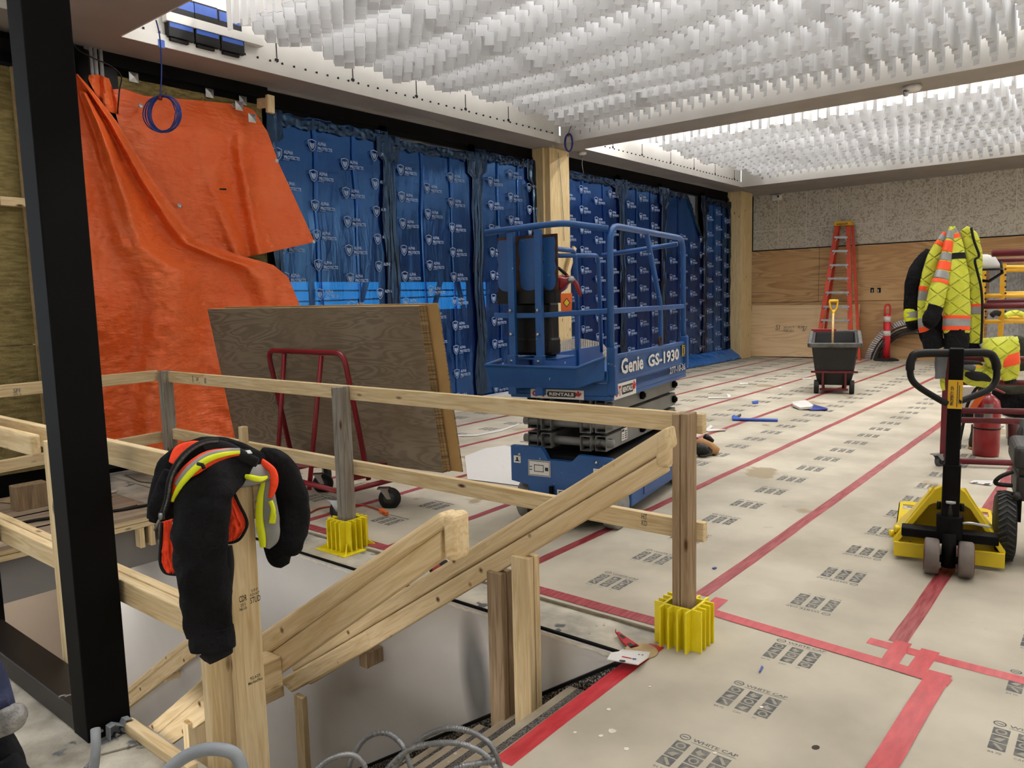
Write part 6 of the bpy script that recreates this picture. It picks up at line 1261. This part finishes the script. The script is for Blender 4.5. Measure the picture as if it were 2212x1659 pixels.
bpz = N.new('ShaderNodeBump'); bpz.inputs['Strength'].default_value = .8; bpz.inputs['Distance'].default_value = .02; L.new(mn.outputs[0], bpz.inputs['Height'])
old = [n for n in N if n.type == 'BUMP' and n != bpz][0]; L.new(old.outputs[0], bpz.inputs['Normal']); L.new(bpz.outputs[0], N['Principled BSDF'].inputs['Normal'])

def cloth(nm, path, m, par, thick=.6, n=26, wr=.10, grow=1.0, t0=0., t1=1., seed=0, back=0., sub=6, cap=True, flatf=0):
    """stuffed cloth: rounded cross-sections along a path of (x, y, half width, distance)"""
    S_ = spline(path, sub); k = len(S_); i0, i1 = int(t0*(k-1)), max(int(t0*(k-1))+1, int(round(t1*(k-1)))); S_ = S_[max(0, i0):i1+1]; k = len(S_)
    vs = []; fs = []
    for i, (x, y, h, d) in enumerate(S_):
        a, c = S_[max(i-1, 0)], S_[min(i+1, k-1)]; tx, ty = c[0]-a[0], c[1]-a[1]; l = math.hypot(tx, ty) or 1; tx, ty = tx/l, ty/l
        w = (_r*(-ty)-_u*(tx))*1.0; r = h*d/FL*grow; cen = AT(x, y, d+back)
        for j in range(n):
            t = 2*pi*j/n; ct, st = math.cos(t), math.sin(t); e = .85
            ct = math.copysign(abs(ct)**e, ct); st = math.copysign(abs(st)**e, st)
            p = cen+w*(ct*r)+_f*(st*r*thick); dirn = (w*ct+_f*st*thick)
            q = p*1.0; f = wr*r*(NZ.noise(q*11+V((seed, 0, 0)))+.7*NZ.noise(q*26+V((0, seed, 0))))
            vs.append(p+dirn*f)
    for i in range(k-1):
        for j in range(n): fs.append((i*n+j, i*n+(j+1) % n, (i+1)*n+(j+1) % n, (i+1)*n+j))
    if cap: fs += [tuple(range(n))[::-1], tuple(range((k-1)*n, k*n))]
    return MB().add(vs, fs, 0, True).build(nm, m, par)
def panel(nm, rows, m, par, nu=24, nv=24, bulge=.02, wr=.008, seed=0, solid=.004):
    """hanging cloth between two measured edges; rows of (left x, y, dist, right x, y, dist)"""
    S_ = spline(rows, 8); k = len(S_)-1
    def fn(u, v):
        a = S_[min(int(round(v*k)), k)]; p, q = AT(*a[:3]), AT(*a[3:]); c = p.lerp(q, u)
        return c-_f*(bulge*math.sin(u*pi)+wr*nfn(u*7, v*6, 1, seed)+wr*.6*nfn(u*16, v*13, 1, seed+4))
    return MB().grid(fn, nu, k).build(nm, m, par, solid=solid)
def edge(nm, pts, r, m, par, n=6): return MB().tube([AT(*p) for p in spline(pts, n)], r, 8).build(nm, m, par)

D0 = (V((1.39, 2.34, .9))-CAM).dot(_f)
# --- black canvas jacket hung over the stud post
jk = thing('work_jacket', 'black canvas work jacket slung over the pale stud post', 'jacket', V((1.39, 2.36, .98)))
f_ = D0-.16
cloth('sleeve', [(575, 1000, 16, D0+.02), (545, 997, 26, D0-.04), (512, 1008, 34, D0-.08), (480, 1034, 46, f_), (452, 1066, 58, f_-.02), (434, 1110, 60, f_-.03), (430, 1170, 57, f_-.03), (436, 1240, 56, f_-.02), (445, 1310, 51, f_-.01), (455, 1368, 46, f_)], 'canvas_black', jk, thick=.62, n=40, wr=.13, seed=3)
cloth('cuff', [(456, 1355, 47, f_), (458, 1380, 47, f_), (460, 1402, 45, f_)], 'canvas_black', jk, thick=.62, wr=.05, seed=8, grow=1.04)
cloth('knit_cuff', [(462, 1395, 36, f_), (472, 1410, 33, f_), (478, 1422, 27, f_)], 'knit_black', jk, thick=.6, wr=.05)
cloth('sleeve', [(560, 985, 20, D0+.02), (590, 1002, 32, D0+.06), (616, 1040, 38, D0+.10), (630, 1090, 36, D0+.12), (626, 1130, 40, D0+.12), (612, 1172, 44, D0+.12), (606, 1200, 32, D0+.12), (616, 1222, 10, D0+.12)], 'canvas_black', jk, thick=.8, n=36, wr=.12, seed=5)
cloth('body_back', [(350, 1120, 30, D0+.02), (362, 1066, 36, D0+.0), (388, 1012, 42, D0), (430, 976, 32, D0), (475, 966, 22, D0), (520, 972, 16, D0+.02), (556, 986, 12, D0+.04)], 'canvas_black', jk, thick=1.0, n=34, wr=.12, seed=7)
cloth('collar_flap', [(333, 1128, 12, f_+.05), (342, 1095, 20, f_+.05), (356, 1058, 22, f_+.05), (372, 1020, 18, f_+.05)], 'canvas_black', jk, thick=.6, wr=.12, seed=9)
edge('zip_tape', [(348, 1118, f_-.02), (361, 1080, f_-.05), (368, 1035, f_-.06), (384, 1000, f_-.06), (410, 972, f_-.03), (440, 956, f_), (470, 952, f_+.04)], .010, 'lining_black', jk)
b = MB(); Z_ = [AT(*p) for p in spline([(352, 1112, f_-.035), (363, 1078, f_-.065), (370, 1035, f_-.075), (386, 1001, f_-.075), (412, 973, f_-.045), (442, 957, f_-.015), (472, 953, f_+.025)], 12)]
for p, q in zip(Z_[::1], Z_[1::1]): b.bar(p, p.lerp(q, .55), .006, .006)
b.build('zip_teeth', 'zip_metal', jk)
b = MB(); b.tube([AT(347, 1118, f_-.04), AT(340, 1132, f_-.04), AT(334, 1146, f_-.04)], .0045, 8); b.lathe([(.009, -.01), (.009, .01)], AT(349, 1115, f_-.04), _u, 10); b.build('zip_pull', 'zip_metal', jk)
edge('inner_fold', [(490, 1270, f_+.05), (494, 1220, f_+.05), (490, 1180, f_+.05)], .018, 'lining_black', jk)
cloth('shoulder_fold', [(440, 962, 10, D0-.03), (480, 968, 16, D0-.06), (520, 984, 14, D0-.08), (556, 1000, 10, D0-.06)], 'lining_black', jk, thick=.7, seed=2)

# --- orange safety vest under and around the jacket
vs_ = thing('safety_vest', 'orange mesh safety vest with yellow bands tucked inside the black jacket', 'vest', V((1.41, 2.37, .95)))
VP = [(367, 1082, 8, f_-.03), (382, 1052, 14, f_-.045), (410, 1018, 17, f_-.05), (446, 992, 17, f_-.04), (484, 980, 12, f_-.02), (516, 976, 8, f_+.03)]
cloth('front_band', VP, 'hi_orange', vs_, thick=.45, wr=.03, n=22)
cloth('reflective_tape', [(x+2, y-3, h*.66, d-.008) for x, y, h, d in VP[1:]], 'reflective', vs_, thick=.62, wr=.02, n=18)
cloth('yellow_tape', [(x+(5 if x < 420 else 2), y+1, h*.42, d-.016) for x, y, h, d in VP], 'hi_yellow', vs_, thick=.8, wr=.02, n=18)
b = MB(); b.tube([AT(428, 1002, f_-.09), AT(437, 1004, f_-.105), AT(441, 1012, f_-.10)], .006, 8); b.build('loop', 'lining_black', vs_)
cloth('upper_fold', [(370, 1000, 6, f_+.06), (386, 975, 12, f_+.08), (410, 962, 9, f_+.10), (430, 956, 4, f_+.12)], 'hi_orange', vs_, thick=.5, wr=.05)
panel('front_tail', [(350, 1128, f_+.03, 372, 1120, f_+.03), (348, 1180, f_+.03, 376, 1176, f_+.03), (347, 1215, f_+.03, 380, 1226, f_+.03), (358, 1236, f_+.03, 381, 1238, f_+.03)], 'hi_orange', vs_, bulge=.01)
edge('binding', [(350, 1128, f_+.025), (347, 1180, f_+.025), (346, 1214, f_+.025), (356, 1236, f_+.025), (381, 1241, f_+.025)], .0055, 'lining_black', vs_)
panel('armhole_lobe', [(486, 1058, D0-.07, 502, 1056, D0-.06), (486, 1085, D0-.07, 515, 1086, D0-.06), (486, 1115, D0-.07, 531, 1118, D0-.06), (486, 1150, D0-.07, 532, 1138, D0-.06), (488, 1171, D0-.07, 512, 1166, D0-.06)], 'hi_orange', vs_, bulge=.012)
edge('binding', [(502, 1056, D0-.07), (516, 1088, D0-.07), (531, 1118, D0-.07), (533, 1138, D0-.07), (518, 1164, D0-.07), (500, 1172, D0-.07), (486, 1170, D0-.07)], .005, 'lining_black', vs_)
cloth('reflective_fold', [(496, 1050, 10, D0-.05), (520, 1036, 19, D0-.06), (548, 1026, 22, D0-.04), (574, 1022, 18, D0), (588, 1020, 9, D0+.02)], 'reflective', vs_, thick=.7, wr=.05, n=22)
cloth('yellow_stripe', [(516, 1026, 3, D0-.062), (540, 1031, 6, D0-.085), (562, 1035, 6, D0-.065), (578, 1030, 3, D0-.03)], 'hi_yellow', vs_, thick=.9, wr=.03, n=16)
cloth('yellow_corner', [(498, 1056, 5, D0-.066), (506, 1050, 6, D0-.07)], 'hi_yellow', vs_, thick=.9, wr=.03, n=16)
cloth('orange_edge', [(548, 985, 6, D0), (575, 1004, 7, D0-.01), (590, 1020, 8, D0-.01), (592, 1045, 9, D0-.01), (584, 1075, 5, D0-.01)], 'hi_orange', vs_, thick=.7, wr=.05, n=18)
cloth('reflective_tail', [(574, 1036, 14, D0+.02), (576, 1090, 22, D0+.03), (580, 1130, 25, D0+.04), (582, 1160, 22, D0+.05), (574, 1182, 10, D0+.05)], 'reflective', vs_, thick=.5, wr=.1, n=24)
cloth('yellow_tail', [(570, 1038, 4, D0+.005), (562, 1075, 7, D0-.0), (560, 1120, 8, D0+.01), (566, 1160, 8, D0+.02), (568, 1182, 6, D0+.03)], 'hi_yellow', vs_, thick=.8, wr=.05, n=16)
cloth('yellow_corner', [(584, 1082, 5, D0), (590, 1100, 5, D0), (588, 1128, 7, D0+.01), (594, 1112, 3, D0)], 'hi_yellow', vs_, thick=.8, wr=.05, n=16)
panel('white_label', [(522, 974, D0-.07, 540, 972, D0-.07), (527, 980, D0-.08, 545, 978, D0-.08)], 'white_plastic', vs_, bulge=.004, wr=0)

# --- hi-vis jacket and black jacket on the red scaffold
D1_ = (P0-CAM).dot(_f)-.24
bj = thing('work_jacket', 'black work jacket with lime and grey sleeve band hung behind the lime jacket', 'jacket', AT(1995, 640, D1_+.15))
ar = [(2010, 545, 12, D1_+.14), (1992, 570, 18, D1_+.12), (1976, 605, 19, D1_+.10), (1968, 645, 15, D1_+.1), (1967, 680, 13, D1_+.1), (1972, 702, 13, D1_+.1), (1976, 712, 8, D1_+.1)]
cloth('sleeve', ar, 'canvas_black', bj, thick=.7, n=28, wr=.08, seed=12)
bd = [(1967, 668, 13.4, D1_+.1), (1967, 680, 13.4, D1_+.1), (1969, 693, 13.2, D1_+.1)]
cloth('lime_band', bd, 'hi_yellow', bj, thick=.72, wr=.04, n=24); cloth('grey_band', [(1967, 673.5, 13.8, D1_+.1), (1968, 680, 13.8, D1_+.1), (1968, 687, 13.7, D1_+.1)], 'reflective', bj, thick=.73, wr=.03, n=24)
cloth('body', [(2020, 560, 14, D1_+.16), (2005, 640, 20, D1_+.16), (2010, 700, 26, D1_+.14), (2012, 738, 22, D1_+.12), (2010, 752, 14, D1_+.12)], 'canvas_black', bj, thick=.4, n=28, seed=14)
lj = thing('safety_jacket', 'quilted lime jacket with orange and grey bands hung on the red scaffold', 'jacket', AT(2060, 620, D1_))
RP = [(2058, 489, 5, D1_), (2064, 520, 13, D1_-.02), (2067, 560, 19, D1_-.05), (2068, 610, 25, D1_-.08), (2067, 660, 28, D1_-.08), (2066, 705, 28, D1_-.08), (2066, 720, 27, D1_-.08)]
cloth('back_panel', RP, 'hi_lime', lj, thick=.45, n=32, wr=.07, seed=21)
def bands(nm, P, spec, par, thick=.46):
    S_ = spline(P, 20)
    for y0, y1, m, g in spec:
        q = [p for p in S_ if y0 <= p[1] <= y1]
        if len(q) < 3: continue
        q = q[::max(1, len(q)//5)]; cloth(nm[m] if isinstance(nm, dict) else nm, q, m, par, thick=thick, n=30, wr=.05, grow=g, seed=21, sub=3)
NMB = {'hi_orange2': 'orange_band', 'reflective': 'grey_band', 'lining_black': 'black_band', 'canvas_black': 'black_hem'}
bands(NMB, RP, [(505, 516, 'hi_orange2', 1.06), (492, 505, 'reflective', 1.06), (546, 562, 'lining_black', 1.05), (680, 690, 'hi_orange2', 1.03), (688, 707, 'reflective', 1.03), (705, 714, 'hi_orange2', 1.03)], lj)
cloth('black_hem', [(2066, 712, 28, D1_-.08), (2067, 735, 27, D1_-.08), (2068, 756, 24, D1_-.08)], 'canvas_black', lj, thick=.46, n=28, seed=23)
LP_ = [(2056, 490, 5, D1_-.01), (2048, 530, 9, D1_-.04), (2038, 580, 13, D1_-.08), (2028, 620, 17, D1_-.12), (2020, 655, 18, D1_-.13), (2015, 675, 17, D1_-.13)]
cloth('sleeve', LP_, 'hi_lime', lj, thick=.7, n=28, wr=.08, seed=25)
bands(NMB, LP_, [(498, 520, 'reflective', 1.06), (520, 545, 'hi_orange2', 1.06), (545, 565, 'reflective', 1.06), (565, 585, 'hi_orange2', 1.06), (585, 605, 'reflective', 1.04), (604, 614, 'hi_orange2', 1.04)], lj, .72)
cloth('black_cuff', [(2020, 662, 17, D1_-.14), (2012, 685, 17, D1_-.14), (2006, 700, 14, D1_-.14), (2002, 706, 8, D1_-.14)], 'canvas_black', lj, thick=.75, n=26, seed=27)
WP = [(2044, 505, 8, D1_+.02), (2020, 550, 14, D1_+.02), (2003, 600, 13, D1_+.02), (1995, 650, 12, D1_+.02), (1997, 700, 13, D1_+.02), (2000, 716, 13, D1_+.02)]
cloth('left_front', WP, 'hi_lime', lj, thick=.5, n=26, wr=.08, seed=29)
bands(NMB, WP, [(500, 512, 'hi_orange2', 1.08), (510, 524, 'reflective', 1.08), (522, 534, 'hi_orange2', 1.08), (620, 630, 'hi_orange2', 1.05), (630, 652, 'reflective', 1.05), (686, 706, 'reflective', 1.05), (705, 716, 'hi_orange2', 1.05)], lj, .52)
cloth('black_hem', [(2002, 715, 14, D1_), (2014, 735, 22, D1_-.02), (2022, 754, 24, D1_-.02)], 'canvas_black', lj, thick=.5, n=26, seed=31)
FP = [(2082, 494, 9, D1_+.02), (2096, 515, 17, D1_+.02), (2104, 555, 17, D1_+.02), (2107, 600, 14, D1_+.02), (2109, 660, 14, D1_+.02), (2107, 720, 13, D1_+.02), (2106, 744, 12, D1_+.02)]
cloth('right_front', FP, 'hi_lime', lj, thick=.5, n=26, wr=.08, seed=33)
bands(NMB, FP, [(655, 664, 'hi_orange2', 1.03), (662, 681, 'reflective', 1.03), (680, 689, 'hi_orange2', 1.03)], lj, .52)
cloth('black_hem', [(2104, 742, 13, D1_+.02), (2103, 758, 13, D1_+.02)], 'canvas_black', lj, thick=.5, n=24)
edge('zip_edge', [(2098, 492, D1_-.03), (2104, 520, D1_-.05), (2115, 552, D1_-.05), (2106, 562, D1_-.05), (2112, 590, D1_-.05), (2119, 620, D1_-.05), (2122, 660, D1_-.05), (2121, 710, D1_-.05), (2118, 755, D1_-.05)], .010, 'lining_black', lj)
# grey cloth and second lime jacket on the lower rungs
gc = thing('grey_cloth', 'dark grey cloth hanging on the scaffold post below the lime jacket', 'cloth', AT(2034, 790, D1_))
cloth('drape', [(2034, 757, 13, D1_), (2033, 785, 13, D1_), (2031, 812, 11, D1_), (2031, 818, 10, D1_)], 'grey_cloth', gc, thick=.4, n=24, seed=41); cloth('tail', [(2036, 815, 5, D1_+.05), (2036, 832, 5, D1_+.05), (2039, 843, 3, D1_+.05)], 'hi_lime', gc, thick=.6, n=16)
D2_ = D1_-.05
l2 = thing('safety_jacket', 'crumpled lime jacket with one orange band lying over the lower scaffold rungs', 'jacket', AT(2158, 780, D2_))
JP = [(2155, 728, 30, D2_+.1), (2156, 736, 37, D2_), (2162, 760, 37, D2_-.05), (2172, 785, 30, D2_-.06), (2180, 808, 20, D2_-.05), (2183, 820, 15, D2_-.05)]
cloth('sleeve', JP, 'hi_lime', l2, thick=.6, n=34, wr=.14, seed=43)
cloth('orange_band', [(2171, 766, 28, D2_-.06), (2174, 778, 26, D2_-.07), (2177, 790, 23, D2_-.07)], 'hi_orange2', l2, thick=.75, n=30, wr=.08, seed=43)
cloth('knit_cuff', [(2182, 818, 12, D2_-.05), (2183, 829, 11, D2_-.05)], 'knit_black', l2, thick=.7, n=20)
cloth('grey_band', [(2119, 742, 5, D2_), (2126, 752, 6, D2_-.02), (2124, 762, 6, D2_-.02)], 'reflective', l2, thick=.6, n=16)
cloth('body', [(2075, 800, 10, D2_+.08), (2095, 815, 16, D2_+.06), (2120, 815, 22, D2_+.05), (2145, 808, 26, D2_+.03)], 'hi_lime', l2, thick=.5, n=28, wr=.1, seed=45)
cloth('dark_lining', [(2086, 808, 5, D2_-.02), (2105, 812, 10, D2_-.06), (2125, 815, 9, D2_-.06), (2140, 822, 4, D2_-.05)], 'lining_black', l2, thick=.6, n=24)
cloth('grey_lining', [(2068, 785, 6, D2_+.0), (2085, 790, 9, D2_-.02), (2105, 797, 6, D2_-.02)], 'grey_cloth', l2, thick=.6, n=20)
bg = thing('black_jacket', 'black padded jacket and olive sleeve bundled on the scaffold rung above the extinguisher', 'jacket', AT(2180, 860, D1_+1.0))
cloth('body', [(2118, 838, 10, D1_+1.1), (2145, 850, 26, D1_+1.1), (2175, 862, 34, D1_+1.1), (2215, 868, 36, D1_+1.1), (2240, 868, 34, D1_+1.1)], 'canvas_black', bg, thick=.6, n=30, seed=51)
cloth('olive_part', [(2150, 836, 6, D1_+.95), (2180, 842, 10, D1_+.95), (2215, 838, 12, D1_+.95)], 'olive_cloth', bg, thick=.6, n=22, seed=53)
ob = thing('olive_jacket', 'olive green jacket at the right edge above the scaffold rung', 'jacket', AT(2205, 760, D1_+1.0))
cloth('body', [(2188, 730, 8, D1_+1.1), (2202, 742, 18, D1_+1.1), (2218, 765, 30, D1_+1.1), (2222, 800, 32, D1_+1.1)], 'olive_cloth', ob, thick=.6, n=26, seed=55)
gl = thing('work_gloves', 'pair of black and yellow work gloves on the yellow scaffold', 'gloves', PL(2165, 680, 4.1))
for i, q in enumerate(([(2142, 682), (2150, 676), (2160, 678)], [(2172, 684), (2182, 678), (2196, 676), (2210, 680)])):
    d = (PL(2165, 680, 4.1)-CAM).dot(_f); cloth('glove', [(x, y, 6, d) for x, y in q], 'lining_black' if i == 0 else 'hi_lime', gl, thick=.7, n=16)
hl = thing('hard_hat', 'white and black hard hat on the scaffold top rung behind the lime jacket', 'hard hat', PL(2124, 562))
c = PL(2124, 566, .25); b = MB(); b.lathe([(.13, 0), (.125, .05), (.09, .11), (.03, .135), (0, .137)], c-V((0, 0, .07)), (0, 0, 1), 24); b.build('shell', 'white_plastic', hl); b = MB(); b.lathe([(.15, 0), (.15, .012), (.12, .02)], c-V((0, 0, .075)), (0, 0, 1), 24); b.tube([c+sd*.13, c+sd*.15-V((0, 0, .1)), c+sd*.05-V((0, 0, .17)), c-sd*.03-V((0, 0, .16))], .014, 8); b.build('brim_strap', 'black_plastic', hl)

# --- clothing at the left picture edge
pe = thing('winter_clothing', 'navy and black clothing with grey fleece trim cut off by the left picture edge', 'clothing', AT(5, 1600, 1.5))
cloth('navy_part', [(-30, 1440, 30, 1.5), (-14, 1490, 32, 1.5), (-6, 1530, 36, 1.48), (-8, 1560, 34, 1.48)], 'navy_cloth', pe, thick=.8, n=28, seed=61)
cloth('navy_fold', [(-30, 1545, 18, 1.46), (0, 1528, 16, 1.46), (22, 1516, 10, 1.46)], 'navy_cloth', pe, thick=.8, n=22, seed=62)
cloth('fleece_trim', [(-40, 1585, 30, 1.47), (0, 1565, 30, 1.46), (36, 1545, 26, 1.46), (52, 1540, 14, 1.46)], 'fleece', pe, thick=.9, n=60, wr=.16, seed=63, sub=12)
cloth('black_part', [(-30, 1590, 40, 1.5), (-5, 1625, 44, 1.5), (0, 1680, 50, 1.5), (-10, 1900, 60, 1.5), (-10, 2390, 70, 1.5)], 'canvas_black', pe, thick=.8, n=28, seed=65); cloth('black_fold', [(10, 1640, 26, 1.47), (28, 1680, 34, 1.47)], 'canvas_black', pe, thick=.8, n=24, seed=66)
